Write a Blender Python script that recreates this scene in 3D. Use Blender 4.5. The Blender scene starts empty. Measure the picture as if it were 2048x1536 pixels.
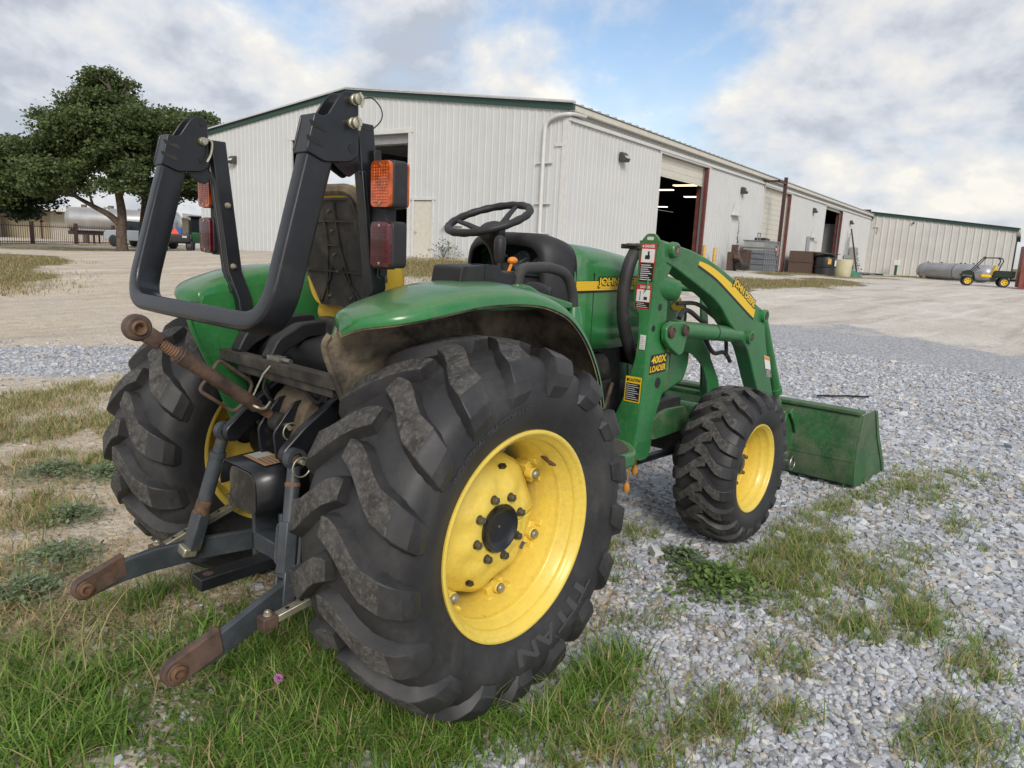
import bpy, math, random
import numpy as np
from mathutils import Vector, Matrix

random.seed(7)
rng = np.random.default_rng(11)
SC = bpy.context.scene
COL = SC.collection
R = math.radians

# ------------------------------------------------------------------ camera
YAW, PITCH, ROLL = 0.7135, -0.1891, 0.0458
cam_d = bpy.data.cameras.new('camera')
cam_d.sensor_width = 36.0
cam_d.lens = 1449.44 / 2048 * 36
cam_d.clip_start = 0.05
cam_d.clip_end = 4000
cam = bpy.data.objects.new('camera', cam_d)
COL.objects.link(cam)
_f = Vector((math.cos(YAW) * math.cos(PITCH), math.sin(YAW) * math.cos(PITCH), math.sin(PITCH)))
_r = _f.cross(Vector((0, 0, 1))).normalized()
_u = _r.cross(_f)
_r2 = _r * math.cos(ROLL) + _u * math.sin(ROLL)
_u2 = -_r * math.sin(ROLL) + _u * math.cos(ROLL)
cm = Matrix((( _r2.x, _u2.x, -_f.x, -1.6383), (_r2.y, _u2.y, -_f.y, -2.2327), (_r2.z, _u2.z, -_f.z, 1.4672), (0, 0, 0, 1)))
cam.matrix_world = cm
SC.camera = cam

# ------------------------------------------------------------------ sun, sky, exposure
SUN_YAW, SUN_EL = R(-128), R(34)
sun_d = bpy.data.lights.new('sun', 'SUN')
sun_d.energy = 1.35
sun_d.angle = R(22)
sun_d.color = (1.0, 0.93, 0.84)
sun = bpy.data.objects.new('sun', sun_d)
COL.objects.link(sun)
_sd = Vector((math.cos(SUN_YAW) * math.cos(SUN_EL), math.sin(SUN_YAW) * math.cos(SUN_EL), math.sin(SUN_EL)))
sun.rotation_euler = _sd.to_track_quat('Z', 'Y').to_euler()

SC.view_settings.view_transform = 'Standard'
SC.view_settings.look = 'None'
SC.view_settings.gamma = 1.0
SC.view_settings.use_curve_mapping = False
SC.view_settings.exposure = 0.85
SC.cycles.max_bounces = 6
SC.cycles.diffuse_bounces = 3
SC.cycles.glossy_bounces = 3
SC.cycles.transmission_bounces = 2
SC.cycles.transparent_max_bounces = 4
SC.cycles.caustics_reflective = False
SC.cycles.caustics_refractive = False

world = bpy.data.worlds.new('World')
SC.world = world
world.use_nodes = True
wt = world.node_tree
wt.nodes.clear()


def wn(t, **k):
    n = wt.nodes.new(t)
    for a, b in k.items():
        setattr(n, a, b)
    return n


def wmath(op, a, b=None, clamp=False):
    n = wn('ShaderNodeMath', operation=op, use_clamp=clamp)
    for i, v in enumerate((a, b)):
        if v is None:
            continue
        if isinstance(v, (int, float)):
            n.inputs[i].default_value = v
        else:
            wt.links.new(v, n.inputs[i])
    return n.outputs[0]


def wsmooth(v, lo, hi):
    n = wn('ShaderNodeMapRange', interpolation_type='SMOOTHSTEP')
    wt.links.new(v, n.inputs[0])
    n.inputs[1].default_value = lo
    n.inputs[2].default_value = hi
    return n.outputs[0]


wout = wn('ShaderNodeOutputWorld')
sky = wn('ShaderNodeTexSky', sky_type='NISHITA')
sky.sun_disc = False
sky.sun_elevation = SUN_EL
sky.sun_rotation = math.pi / 2 - SUN_YAW
sky.air_density = 1.0
sky.dust_density = 0.6
sky.ozone_density = 1.2
bg_sky = wn('ShaderNodeBackground')
bg_sky.inputs[1].default_value = 0.085
wt.links.new(sky.outputs[0], bg_sky.inputs[0])
tc = wn('ShaderNodeTexCoord')
sep = wn('ShaderNodeSeparateXYZ')
wt.links.new(tc.outputs['Generated'], sep.inputs[0])
# clouds: billowing noise over the dome of directions, flattened a little
comb = wn('ShaderNodeCombineXYZ')
wt.links.new(sep.outputs[0], comb.inputs[0])
wt.links.new(sep.outputs[1], comb.inputs[1])
wt.links.new(wmath('MULTIPLY', sep.outputs[2], 1.6), comb.inputs[2])


def cloud_noise(off, scale, detail, rough, dist):
    mp = wn('ShaderNodeVectorMath', operation='ADD')
    wt.links.new(comb.outputs[0], mp.inputs[0])
    mp.inputs[1].default_value = off
    n = wn('ShaderNodeTexNoise', noise_dimensions='3D')
    n.inputs['Scale'].default_value = scale
    n.inputs['Detail'].default_value = detail
    n.inputs['Roughness'].default_value = rough
    n.inputs['Distortion'].default_value = dist
    wt.links.new(mp.outputs[0], n.inputs['Vector'])
    return n.outputs[0]


CO = (2.35, 5.1, 0.45)
d1 = cloud_noise(CO, 3.1, 10, 0.56, 0.15)
d2 = cloud_noise((CO[0] + math.cos(SUN_YAW) * .035, CO[1] + math.sin(SUN_YAW) * .035, CO[2] + .045), 3.1, 10, 0.56, 0.15)
big = cloud_noise((1.2, 3.7, 4.0), 1.15, 3, 0.5, 0.0)
low = wsmooth(sep.outputs[2], 0.42, 0.0)
dens = wmath('ADD', wmath('ADD', d1, wmath('MULTIPLY', wmath('SUBTRACT', big, 0.5), 0.55)), wmath('MULTIPLY', low, 0.05))
mask = wsmooth(dens, 0.34, 0.57)
lit = wmath('ADD', wmath('MULTIPLY', wmath('SUBTRACT', d1, d2), 5.6), 0.52, True)
thick = wsmooth(dens, 0.48, 0.70)
lum = wmath('SUBTRACT', lit, wmath('MULTIPLY', thick, 0.25), True)
ramp = wn('ShaderNodeValToRGB')
wt.links.new(lum, ramp.inputs[0])
cr = ramp.color_ramp
cr.elements[0].position = 0.0
cr.elements[0].color = (0.29, 0.31, 0.35, 1)
cr.elements[1].position = 1.0
cr.elements[1].color = (0.62, 0.58, 0.515, 1)
e = cr.elements.new(0.38)
e.color = (0.41, 0.42, 0.445, 1)
e = cr.elements.new(0.72)
e.color = (0.50, 0.485, 0.46, 1)
bg_cl = wn('ShaderNodeBackground')
bg_cl.inputs[1].default_value = 1.0
wt.links.new(ramp.outputs[0], bg_cl.inputs[0])
mx = wn('ShaderNodeMixShader')
veil = wmath('MULTIPLY', wsmooth(sep.outputs[2], 0.30, 0.0), 0.72)
wt.links.new(wmath('MULTIPLY', wmath('MAXIMUM', mask, veil), 0.95), mx.inputs[0])
wt.links.new(bg_sky.outputs[0], mx.inputs[1])
wt.links.new(bg_cl.outputs[0], mx.inputs[2])
wt.links.new(mx.outputs[0], wout.inputs[0])

# ------------------------------------------------------------------ materials
MATS = {}


def nodes_of(name):
    m = bpy.data.materials.new(name)
    m.use_nodes = True
    t = m.node_tree
    b = t.nodes['Principled BSDF']
    MATS[name] = m
    return m, t, b


def noise(t, scale, detail=5, rough=0.6, vec=None, dist=0.0):
    n = t.nodes.new('ShaderNodeTexNoise')
    n.inputs['Scale'].default_value = scale
    n.inputs['Detail'].default_value = detail
    n.inputs['Roughness'].default_value = rough
    n.inputs['Distortion'].default_value = dist
    if vec is None:
        tcn = t.nodes.get('TC') or t.nodes.new('ShaderNodeTexCoord')
        tcn.name = 'TC'
        vec = tcn.outputs['Object']
    t.links.new(vec, n.inputs['Vector'])
    return n.outputs[0]


def mrange(t, v, lo, hi, a=0.0, b=1.0):
    n = t.nodes.new('ShaderNodeMapRange')
    n.interpolation_type = 'SMOOTHSTEP'
    t.links.new(v, n.inputs[0])
    for i, x in enumerate((lo, hi, a, b)):
        n.inputs[i + 1].default_value = x
    return n.outputs[0]


def mixc(t, f, a, b):
    n = t.nodes.new('ShaderNodeMix')
    n.data_type = 'RGBA'
    for sock, v in ((n.inputs[0], f), (n.inputs[6], a), (n.inputs[7], b)):
        if isinstance(v, (int, float)):
            sock.default_value = v
        elif isinstance(v, tuple):
            sock.default_value = (*v, 1) if len(v) == 3 else v
        else:
            t.links.new(v, sock)
    return n.outputs[2]


def tmath(t, op, a, b, clamp=True):
    n = t.nodes.new('ShaderNodeMath')
    n.operation = op
    n.use_clamp = clamp
    for i, v in enumerate((a, b)):
        if isinstance(v, (int, float)):
            n.inputs[i].default_value = v
        else:
            t.links.new(v, n.inputs[i])
    return n.outputs[0]


def bump(t, b, h, strength=0.3, dist=0.01):
    n = t.nodes.new('ShaderNodeBump')
    n.inputs['Strength'].default_value = strength
    n.inputs['Distance'].default_value = dist
    t.links.new(h, n.inputs['Height'])
    t.links.new(n.outputs[0], b.inputs['Normal'])


DUST = (0.27, 0.215, 0.15)


def mat(name, col, rough=0.5, metal=0.0, coat=0.0, var=0.0, vscale=6.0, dirt=0.0, dscale=5.0, dcol=DUST,
        dust_up=0.0, bmp=0.0, bscale=60.0, spec=0.5, emit=None, spots=None, film=0.0):
    m, t, b = nodes_of(name)
    b.inputs['Roughness'].default_value = rough
    b.inputs['Metallic'].default_value = metal
    b.inputs['Coat Weight'].default_value = coat
    b.inputs['Coat Roughness'].default_value = 0.12
    b.inputs['Specular IOR Level'].default_value = spec
    c = None
    if var > 0:
        lo = tuple(x * (1 - var) for x in col)
        hi = tuple(min(1, x * (1 + var)) for x in col)
        c = mixc(t, mrange(t, noise(t, vscale), 0.3, 0.7), lo, hi)
    if dirt > 0 or dust_up > 0:
        n1 = noise(t, dscale, 7, 0.68, dist=0.4)
        f = mrange(t, n1, 0.62 - 0.3 * dirt, 0.80 - 0.18 * dirt, 0, min(1.0, 0.25 + 0.7 * dirt)) if dirt > 0 else None
        if dust_up > 0:
            g = t.nodes.new('ShaderNodeNewGeometry')
            s = t.nodes.new('ShaderNodeSeparateXYZ')
            t.links.new(g.outputs['Normal'], s.inputs[0])
            up = mrange(t, s.outputs[2], 0.35, 0.95, 0, dust_up)
            n2 = mrange(t, noise(t, dscale * 2.3, 6, 0.7), 0.25, 0.75, 0.25, 1)
            up = tmath(t, 'MULTIPLY', up, n2)
            f = up if f is None else tmath(t, 'MAXIMUM', f, up)
        c = mixc(t, f, c if c is not None else col, dcol)
        rr = t.nodes.new('ShaderNodeMapRange')
        t.links.new(f, rr.inputs[0])
        rr.inputs[3].default_value = rough
        rr.inputs[4].default_value = 0.85
        t.links.new(rr.outputs[0], b.inputs['Roughness'])
    if film > 0:
        f1 = mrange(t, noise(t, 55, 8, .8), .42, .72, 0, film)
        f2 = mrange(t, noise(t, 2.2, 4, .6), .30, .70, .35, 1)
        c = mixc(t, tmath(t, 'MULTIPLY', f1, f2), c if c is not None else col, DUST)
    if spots:
        sc_, lo_s, cs = spots
        c = mixc(t, mrange(t, noise(t, sc_, 6, 0.72, dist=0.8), lo_s, lo_s + .05, 0, .9), c if c is not None else col, cs)
    if c is None:
        b.inputs['Base Color'].default_value = (*col, 1)
    else:
        t.links.new(c, b.inputs['Base Color'])
    if bmp > 0:
        bump(t, b, noise(t, bscale, 6, 0.7), bmp, 0.01)
    if emit:
        b.inputs['Emission Color'].default_value = (*col, 1)
        b.inputs['Emission Strength'].default_value = emit
    return m


GREEN = (0.018, 0.165, 0.042)
mat('green', GREEN, 0.30, coat=0.45, var=0.12, vscale=3, dirt=0.22, dscale=5, dust_up=0.36, dcol=(.25, .235, .16), film=.30)
mat('green_loader', (0.016, 0.15, 0.04), 0.38, coat=0.2, var=0.18, vscale=4, dirt=0.22, dscale=5, dust_up=0.3, bmp=0.02, bscale=30, spots=(16, .72, (.10, .07, .045)), film=.34)
mat('green_bucket', (0.014, 0.10, 0.03), 0.5, var=0.3, vscale=4, dirt=0.75, dscale=3.2, dcol=(0.115, 0.145, 0.09), dust_up=0.6, spots=(9, .66, (.10, .085, .065)), film=.5)
mat('yellow', (0.80, 0.60, 0.095), 0.38, coat=0.15, var=0.06, vscale=5, dirt=0.30, dscale=6, dcol=(0.58, 0.43, 0.15), spots=(26, .70, (.30, .17, .06)), film=.35)
mat('yellow_plain', (0.80, 0.52, 0.02), 0.4)
mat('seat_yellow', (0.72, 0.47, 0.05), 0.55, var=0.1, dirt=0.35, dscale=8, dcol=(0.33, 0.24, 0.12))
mat('rubber', (0.023, 0.0235, 0.026), 0.52, var=0.3, vscale=5, dirt=0.55, dscale=4, dcol=(0.064, 0.062, 0.06), film=.07, bmp=0.05, bscale=50)
mat('rubber_worn', (0.058, 0.056, 0.054), 0.9, var=0.5, vscale=18, dirt=0.58, dscale=60, dcol=(0.175, 0.168, 0.157), bmp=0.8, bscale=110, film=.25)
mat('rubber_letter', (0.055, 0.055, 0.056), 0.8)
mat('black_paint', (0.011, 0.0125, 0.016), 0.36, coat=0.15, var=0.3, vscale=8, dirt=0.12, dscale=7, dcol=(0.06, 0.045, 0.035), bmp=0.03, bscale=90, spots=(9, .70, (.11, .05, .028)))
mat('black_plastic', (0.016, 0.016, 0.018), 0.55, var=0.25, vscale=9, dirt=0.2, dscale=8, dcol=(0.09, 0.08, 0.065), dust_up=0.3)
mat('black_dusty', (0.02, 0.019, 0.018), 0.6, var=0.3, dirt=0.6, dscale=6, dcol=(0.13, 0.11, 0.085), dust_up=0.6)
mat('seat_back_plastic', (0.028, 0.026, 0.024), 0.6, var=0.4, vscale=14, dirt=0.55, dscale=9, dcol=(0.12, 0.10, 0.07))
mat('grip', (0.035, 0.035, 0.036), 0.7, dirt=0.2, dscale=20, dust_up=0.2)
mat('hitch_grey', (0.048, 0.058, 0.068), 0.45, coat=0.1, var=0.3, vscale=9, dirt=0.3, dscale=10, dcol=(0.14, 0.10, 0.065), bmp=0.08, bscale=60, spots=(14, .66, (.17, .10, .055)))
mat('rust', (0.135, 0.075, 0.043), 0.75, var=0.5, vscale=18, dirt=0.4, dscale=25, dcol=(0.07, 0.045, 0.035), bmp=0.3, bscale=90)
mat('rust_dark', (0.085, 0.055, 0.042), 0.62, var=0.5, vscale=15, dirt=0.45, dscale=14, dcol=(0.17, 0.085, 0.045), bmp=0.2, bscale=80)
mat('zinc', (0.52, 0.49, 0.38), 0.38, metal=0.75, var=0.25, vscale=20, dirt=0.3, dscale=20, dcol=(0.2, 0.16, 0.1))
mat('steel', (0.33, 0.32, 0.29), 0.45, metal=0.8, var=0.3, vscale=25)
mat('bolt_dark', (0.14, 0.13, 0.10), 0.5, metal=0.6, var=0.3, vscale=30)
mat('mud', (0.15, 0.115, 0.075), 0.95, var=0.4, vscale=12, dirt=0.7, dscale=6, dcol=(0.035, 0.03, 0.026), bmp=0.5, bscale=35)
mat('liner', (0.06, 0.053, 0.045), 0.85, var=0.55, vscale=9, dirt=0.8, dscale=4.5, dcol=(0.33, 0.26, 0.17), bmp=0.3, bscale=40)
mat('engine', (0.018, 0.018, 0.018), 0.6, var=0.5, vscale=12, dirt=0.4, dscale=12, dcol=(0.09, 0.07, 0.045), bmp=0.2)
mat('hose_rubber', (0.022, 0.022, 0.022), 0.6, var=0.3, dirt=0.25, dscale=12, dust_up=0.25, dcol=(0.09, 0.085, 0.075))
mat('orange_plastic', (0.75, 0.25, 0.02), 0.5)
mat('orange_dirty', (0.48, 0.21, 0.03), 0.6, dirt=0.4, dscale=40)
mat('sticker_faded', (0.30, 0.17, 0.09), 0.7, dirt=0.5, dscale=30)
mat('decal_white', (0.72, 0.71, 0.68), 0.5, dirt=0.1, dscale=40)
mat('decal_black', (0.014, 0.014, 0.014), 0.5)
mat('decal_red', (0.5, 0.03, 0.03), 0.5)
mat('decal_orange', (0.75, 0.26, 0.03), 0.5)
mat('gauge', (0.03, 0.04, 0.055), 0.12, coat=0.6)
mat('gauge_face', (0.10, 0.13, 0.17), 0.3)
for nm, cc in (('amber_lens', (0.62, 0.105, 0.008)), ('red_lens', (0.105, 0.004, 0.014))):
    m_, t_, b_ = nodes_of(nm)
    b_.inputs['Base Color'].default_value = (*cc, 1)
    b_.inputs['Roughness'].default_value = 0.14
    b_.inputs['Coat Weight'].default_value = 0.6
    n_l = noise(t_, 40, 3, .6)
    t_.links.new(mixc(t_, mrange(t_, n_l, .35, .65), tuple(v * .55 for v in cc), cc), b_.inputs['Base Color'])
# background
mat('wall_white', (0.575, 0.59, 0.59), 0.42, var=0.03, vscale=0.9, dirt=0.12, dscale=0.7, dcol=(0.46, 0.45, 0.40), spec=0.4)
mat('wall_side', (0.56, 0.565, 0.56), 0.5, var=0.03, vscale=0.7, dirt=0.16, dscale=0.55, dcol=(0.46, 0.445, 0.40), spec=0.3)
mat('wall_wing', (0.56, 0.55, 0.52), 0.5, var=0.06, vscale=0.5, dirt=0.3, dscale=0.4, dcol=(0.50, 0.48, 0.42))
mat('trim_green', (0.022, 0.062, 0.048), 0.4)
mat('trim_white', (0.62, 0.615, 0.60), 0.45, var=0.05, dirt=0.2, dscale=2, dcol=(0.5, 0.47, 0.4))
mat('cream', (0.60, 0.575, 0.50), 0.5, var=0.06, dirt=0.25, dscale=1.5, dcol=(0.45, 0.38, 0.26))
mat('roof_metal', (0.42, 0.42, 0.41), 0.45, metal=0.4, var=0.1)
mat('red_oxide', (0.125, 0.036, 0.026), 0.6, var=0.25, vscale=3)
mat('brown_pipe', (0.065, 0.03, 0.028), 0.6)
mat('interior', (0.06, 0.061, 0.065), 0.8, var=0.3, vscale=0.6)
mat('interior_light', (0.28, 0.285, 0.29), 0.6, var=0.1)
mat('concrete', (0.34, 0.325, 0.30), 0.85, var=0.2, vscale=2, dirt=0.3, dscale=2)
mat('tube_light', (1.0, 0.88, 0.62), 0.5, emit=1.6)
mat('lamp_grey', (0.06, 0.058, 0.052), 0.6)
mat('lamp_glass', (0.55, 0.56, 0.57), 0.15)
mat('bollard_yellow', (0.55, 0.34, 0.06), 0.6, var=0.2, dirt=0.3, dscale=5)
mat('tank_silver', (0.40, 0.40, 0.42), 0.35, metal=0.55, var=0.12, vscale=1.5, dirt=0.3, dscale=1.2, dcol=(0.27, 0.26, 0.26))
mat('chrome_tank', (0.48, 0.475, 0.46), 0.32, metal=0.8, var=0.1, vscale=1)
mat('tote_plastic', (0.36, 0.37, 0.35), 0.45, var=0.1, vscale=1.5, dirt=0.35, dscale=2.2, dcol=(0.22, 0.22, 0.20))
mat('tote_fluid', (0.17, 0.19, 0.21), 0.45, var=0.15, vscale=2)
mat('cage', (0.28, 0.29, 0.31), 0.45, metal=0.6)
mat('drum_black', (0.018, 0.019, 0.022), 0.4)
mat('barrel_cream', (0.55, 0.51, 0.34), 0.5, var=0.08, vscale=2)
mat('tarp_green', (0.02, 0.16, 0.075), 0.5, var=0.2, vscale=3)
mat('container_red', (0.23, 0.062, 0.042), 0.6, var=0.25, vscale=1.2, dirt=0.3, dscale=1.5, dcol=(0.16, 0.10, 0.08))
mat('utv_green', (0.010, 0.020, 0.011), 0.4)
mat('tractor_green_far', (0.012, 0.09, 0.03), 0.4)
mat('smv_orange', (0.9, 0.10, 0.02), 0.5)
mat('blue_seat', (0.05, 0.13, 0.42), 0.5)
mat('glass_dark', (0.02, 0.025, 0.03), 0.08)
mat('truck_white', (0.42, 0.46, 0.50), 0.35, coat=0.4)
mat('truck_red', (0.4, 0.06, 0.04), 0.4)
mat('fence_brown', (0.06, 0.028, 0.025), 0.6)
mat('tan_wall', (0.36, 0.31, 0.21), 0.7, var=0.08)
mat('tan_wall_light', (0.46, 0.43, 0.36), 0.7, var=0.08)
mat('pole_wood', (0.14, 0.125, 0.105), 0.9, var=0.2)
mat('bark', (0.105, 0.078, 0.058), 0.95, var=0.35, vscale=6, bmp=0.8, bscale=14)
mat('pink_petal', (0.45, 0.13, 0.42), 0.6)
mat('weed_stem', (.10, .14, .05), .7)
mat('elec_grey', (0.30, 0.31, 0.31), 0.5)


def col_mat(name, rough=0.7, trans=0.0, spec=0.3):
    m, t, b = nodes_of(name)
    a = t.nodes.new('ShaderNodeAttribute')
    a.attribute_name = 'Col'
    t.links.new(a.outputs['Color'], b.inputs['Base Color'])
    b.inputs['Roughness'].default_value = rough
    b.inputs['Specular IOR Level'].default_value = spec
    if trans > 0:
        tr = t.nodes.new('ShaderNodeBsdfTranslucent')
        t.links.new(a.outputs['Color'], tr.inputs[0])
        mxn = t.nodes.new('ShaderNodeMixShader')
        mxn.inputs[0].default_value = trans
        t.links.new(b.outputs[0], mxn.inputs[1])
        t.links.new(tr.outputs[0], mxn.inputs[2])
        t.links.new(mxn.outputs[0], t.nodes['Material Output'].inputs[0])
    return m


col_mat('blade', 0.5, 0.38, 0.4)
col_mat('leaf', 0.5, 0.28, 0.35)
m_ = col_mat('stone', 0.85, 0, 0.25)

# ------------------------------------------------------------------ mesh building


def tag(o, label=None, cat=None, group=None, kind=None):
    if label:
        o['label'] = label
    if cat:
        o['category'] = cat
    if group:
        o['group'] = group
    if kind:
        o['kind'] = kind
    return o


def empty(name, loc=(0, 0, 0), rz=0.0, label=None, cat=None, group=None, kind=None):
    o = bpy.data.objects.new(name, None)
    o.empty_display_size = 0.2
    COL.objects.link(o)
    o.location = loc
    o.rotation_euler = (0, 0, rz)
    return tag(o, label, cat, group, kind)


class MB:
    def __init__(self):
        self.v = []
        self.f = []
        self.mi = []
        self.cur = 0

    def m(self, i):
        self.cur = i
        return self

    def add(self, vs, fs):
        b = len(self.v)
        self.v += [tuple(p) for p in vs]
        self.f += [tuple(i + b for i in q) for q in fs]
        self.mi += [self.cur] * len(fs)
        return self

    def box(self, c, s, rot=None):
        hx, hy, hz = s[0] / 2, s[1] / 2, s[2] / 2
        pts = [Vector((sx * hx, sy * hy, sz * hz)) for sx in (-1, 1) for sy in (-1, 1) for sz in (-1, 1)]
        if rot is not None:
            pts = [rot @ p for p in pts]
        pts = [(p.x + c[0], p.y + c[1], p.z + c[2]) for p in pts]
        return self.add(pts, [(0, 1, 3, 2), (4, 6, 7, 5), (0, 4, 5, 1), (2, 3, 7, 6), (0, 2, 6, 4), (1, 5, 7, 3)])

    def bx(self, x0, x1, y0, y1, z0, z1):
        return self.box(((x0 + x1) / 2, (y0 + y1) / 2, (z0 + z1) / 2), (abs(x1 - x0), abs(y1 - y0), abs(z1 - z0)))

    def prism(self, pts, a0, a1, axis='y'):
        """outline in the plane across `axis`, extruded between a0 and a1"""
        def P(p, a):
            if axis == 'y':
                return (p[0], a, p[1])
            if axis == 'x':
                return (a, p[0], p[1])
            return (p[0], p[1], a)
        n = len(pts)
        vs = [P(p, a0) for p in pts] + [P(p, a1) for p in pts]
        fs = [tuple(range(n)), tuple(range(2 * n - 1, n - 1, -1))]
        fs += [(i, i + n, (i + 1) % n + n, (i + 1) % n) for i in range(n)]
        return self.add(vs, fs)

    def cyl(self, p0, p1, r0, r1=None, n=16, caps=True):
        r1 = r0 if r1 is None else r1
        p0, p1 = Vector(p0), Vector(p1)
        d = (p1 - p0).normalized()
        a = d.orthogonal().normalized()
        b = d.cross(a)
        vs = []
        for p, r in ((p0, r0), (p1, r1)):
            for i in range(n):
                t = 2 * math.pi * i / n
                vs.append(p + (a * math.cos(t) + b * math.sin(t)) * r)
        fs = [(i, (i + 1) % n, (i + 1) % n + n, i + n) for i in range(n)]
        if caps:
            fs += [tuple(range(n - 1, -1, -1)), tuple(range(n, 2 * n))]
        return self.add(vs, fs)

    def tube(self, path, r, n=10, closed=False, caps=True, tip=None):
        P = [Vector(p) for p in path]
        k = len(P)
        rs = [r] * k if isinstance(r, (int, float)) else list(r)
        vs = []
        prev = None
        for i in range(k):
            if closed:
                d = (P[(i + 1) % k] - P[i - 1]).normalized()
            else:
                d = (P[min(i + 1, k - 1)] - P[max(i - 1, 0)]).normalized()
            if prev is None:
                a = d.orthogonal().normalized()
            else:
                a = (prev - d * prev.dot(d))
                a = a.normalized() if a.length > 1e-6 else d.orthogonal().normalized()
            prev = a
            b = d.cross(a)
            for j in range(n):
                t = 2 * math.pi * j / n
                vs.append(P[i] + (a * math.cos(t) + b * math.sin(t)) * rs[i])
        fs = []
        for i in range(k if closed else k - 1):
            i2 = (i + 1) % k
            for j in range(n):
                fs.append((i * n + j, i * n + (j + 1) % n, i2 * n + (j + 1) % n, i2 * n + j))
        if caps and not closed:
            fs += [tuple(range(n - 1, -1, -1)), tuple((k - 1) * n + j for j in range(n))]
        return self.add(vs, fs)

    def sweep(self, path, nrm, a, b, sect=None):
        """rectangular bar along a planar path; `nrm` is the plane's normal, a = size along it, b = across"""
        P = [Vector(p) for p in path]
        N = Vector(nrm).normalized()
        k = len(P)
        if sect is None:
            ra = .011
            sect = []
            for (sa, sb_, t0) in ((1, 1, 0), (-1, 1, 90), (-1, -1, 180), (1, -1, 270)):
                for q in range(4):
                    tt = R(t0 + 30 * q)
                    sect.append(((sa * (a / 2 - ra) + ra * math.cos(tt)) / a, (sb_ * (b / 2 - ra) + ra * math.sin(tt)) / b))
        n = len(sect)
        vs = []
        for i in range(k):
            d = (P[min(i + 1, k - 1)] - P[max(i - 1, 0)]).normalized()
            s = N.cross(d).normalized()
            sc = 1.0
            if 0 < i < k - 1:
                d1 = (P[i] - P[i - 1]).normalized()
                d2 = (P[i + 1] - P[i]).normalized()
                sc = 1 / max(0.5, math.cos(d1.angle(d2) / 2))
            for u, w in sect:
                vs.append(P[i] + N * (u * a) + s * (w * b * sc))
        fs = []
        for i in range(k - 1):
            for j in range(n):
                fs.append((i * n + j, i * n + (j + 1) % n, (i + 1) * n + (j + 1) % n, (i + 1) * n + j))
        fs += [tuple(range(n - 1, -1, -1)), tuple((k - 1) * n + j for j in range(n))]
        return self.add(vs, fs)

    def lathe(self, prof, c=(0, 0, 0), axis=(0, 1, 0), n=48, closed=False):
        """prof: list of (radius, height along axis)"""
        A = Vector(axis).normalized()
        a = A.orthogonal().normalized()
        b = A.cross(a)
        C = Vector(c)
        vs = []
        k = len(prof)
        for i in range(n):
            t = 2 * math.pi * i / n
            e = a * math.cos(t) + b * math.sin(t)
            for r, h in prof:
                vs.append(C + A * h + e * r)
        fs = []
        for i in range(n):
            i2 = (i + 1) % n
            for j in range(k if closed else k - 1):
                j2 = (j + 1) % k
                fs.append((i * k + j, i2 * k + j, i2 * k + j2, i * k + j2))
        return self.add(vs, fs)

    def ball(self, c, r, n=12, sc=(1, 1, 1)):
        prof = [(math.sin(math.pi * i / n), -math.cos(math.pi * i / n)) for i in range(n + 1)]
        vs = []
        fs = []
        m2 = n * 2
        for i in range(n + 1):
            for j in range(m2):
                t = 2 * math.pi * j / m2
                vs.append((c[0] + r * sc[0] * prof[i][0] * math.cos(t), c[1] + r * sc[1] * prof[i][0] * math.sin(t), c[2] + r * sc[2] * prof[i][1]))
        for i in range(n):
            for j in range(m2):
                fs.append((i * m2 + j, i * m2 + (j + 1) % m2, (i + 1) * m2 + (j + 1) % m2, (i + 1) * m2 + j))
        return self.add(vs, fs)

    def grid(self, rows, closed=False):
        k = len(rows[0])
        vs = [p for r in rows for p in r]
        fs = []
        for i in range(len(rows) - 1):
            for j in range(k if closed else k - 1):
                j2 = (j + 1) % k
                fs.append((i * k + j, i * k + j2, (i + 1) * k + j2, (i + 1) * k + j))
        return self.add(vs, fs)

    def mirror(self):
        o = MB()
        o.v = [(x, -y, z) for x, y, z in self.v]
        o.f = [tuple(reversed(q)) for q in self.f]
        o.mi = list(self.mi)
        return o

    def build(self, name, mats, parent=None, bevel=0.0, smooth=40, origin=None, segs=2, solid=0.0, clean=False):
        me = bpy.data.meshes.new(name)
        vs = self.v
        if origin is None and parent is None:
            a = np.array(vs)
            origin = ((a[:, 0].min() + a[:, 0].max()) / 2, (a[:, 1].min() + a[:, 1].max()) / 2, a[:, 2].min())
        if origin is not None:
            vs = [(p[0] - origin[0], p[1] - origin[1], p[2] - origin[2]) for p in vs]
        me.from_pydata([tuple(p) for p in vs], [], self.f)
        for mm in ([mats] if isinstance(mats, str) else mats):
            me.materials.append(MATS[mm])
        me.polygons.foreach_set('material_index', self.mi)
        if clean:
            import bmesh
            bm = bmesh.new()
            bm.from_mesh(me)
            bmesh.ops.remove_doubles(bm, verts=bm.verts, dist=1e-5)
            bmesh.ops.recalc_face_normals(bm, faces=bm.faces)
            bm.to_mesh(me)
            bm.free()
        if smooth:
            me.polygons.foreach_set('use_smooth', [True] * len(me.polygons))
            me.set_sharp_from_angle(angle=R(smooth))
        me.update()
        o = bpy.data.objects.new(name, me)
        COL.objects.link(o)
        if origin is not None:
            o.location = origin
        if parent is not None:
            o.parent = parent
        if solid:
            s = o.modifiers.new('solid', 'SOLIDIFY')
            s.thickness = solid
            s.offset = 0
        if bevel:
            bv = o.modifiers.new('bevel', 'BEVEL')
            bv.width = bevel
            bv.segments = segs
            bv.limit_method = 'ANGLE'
            bv.angle_limit = R(40)
        return o


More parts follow.
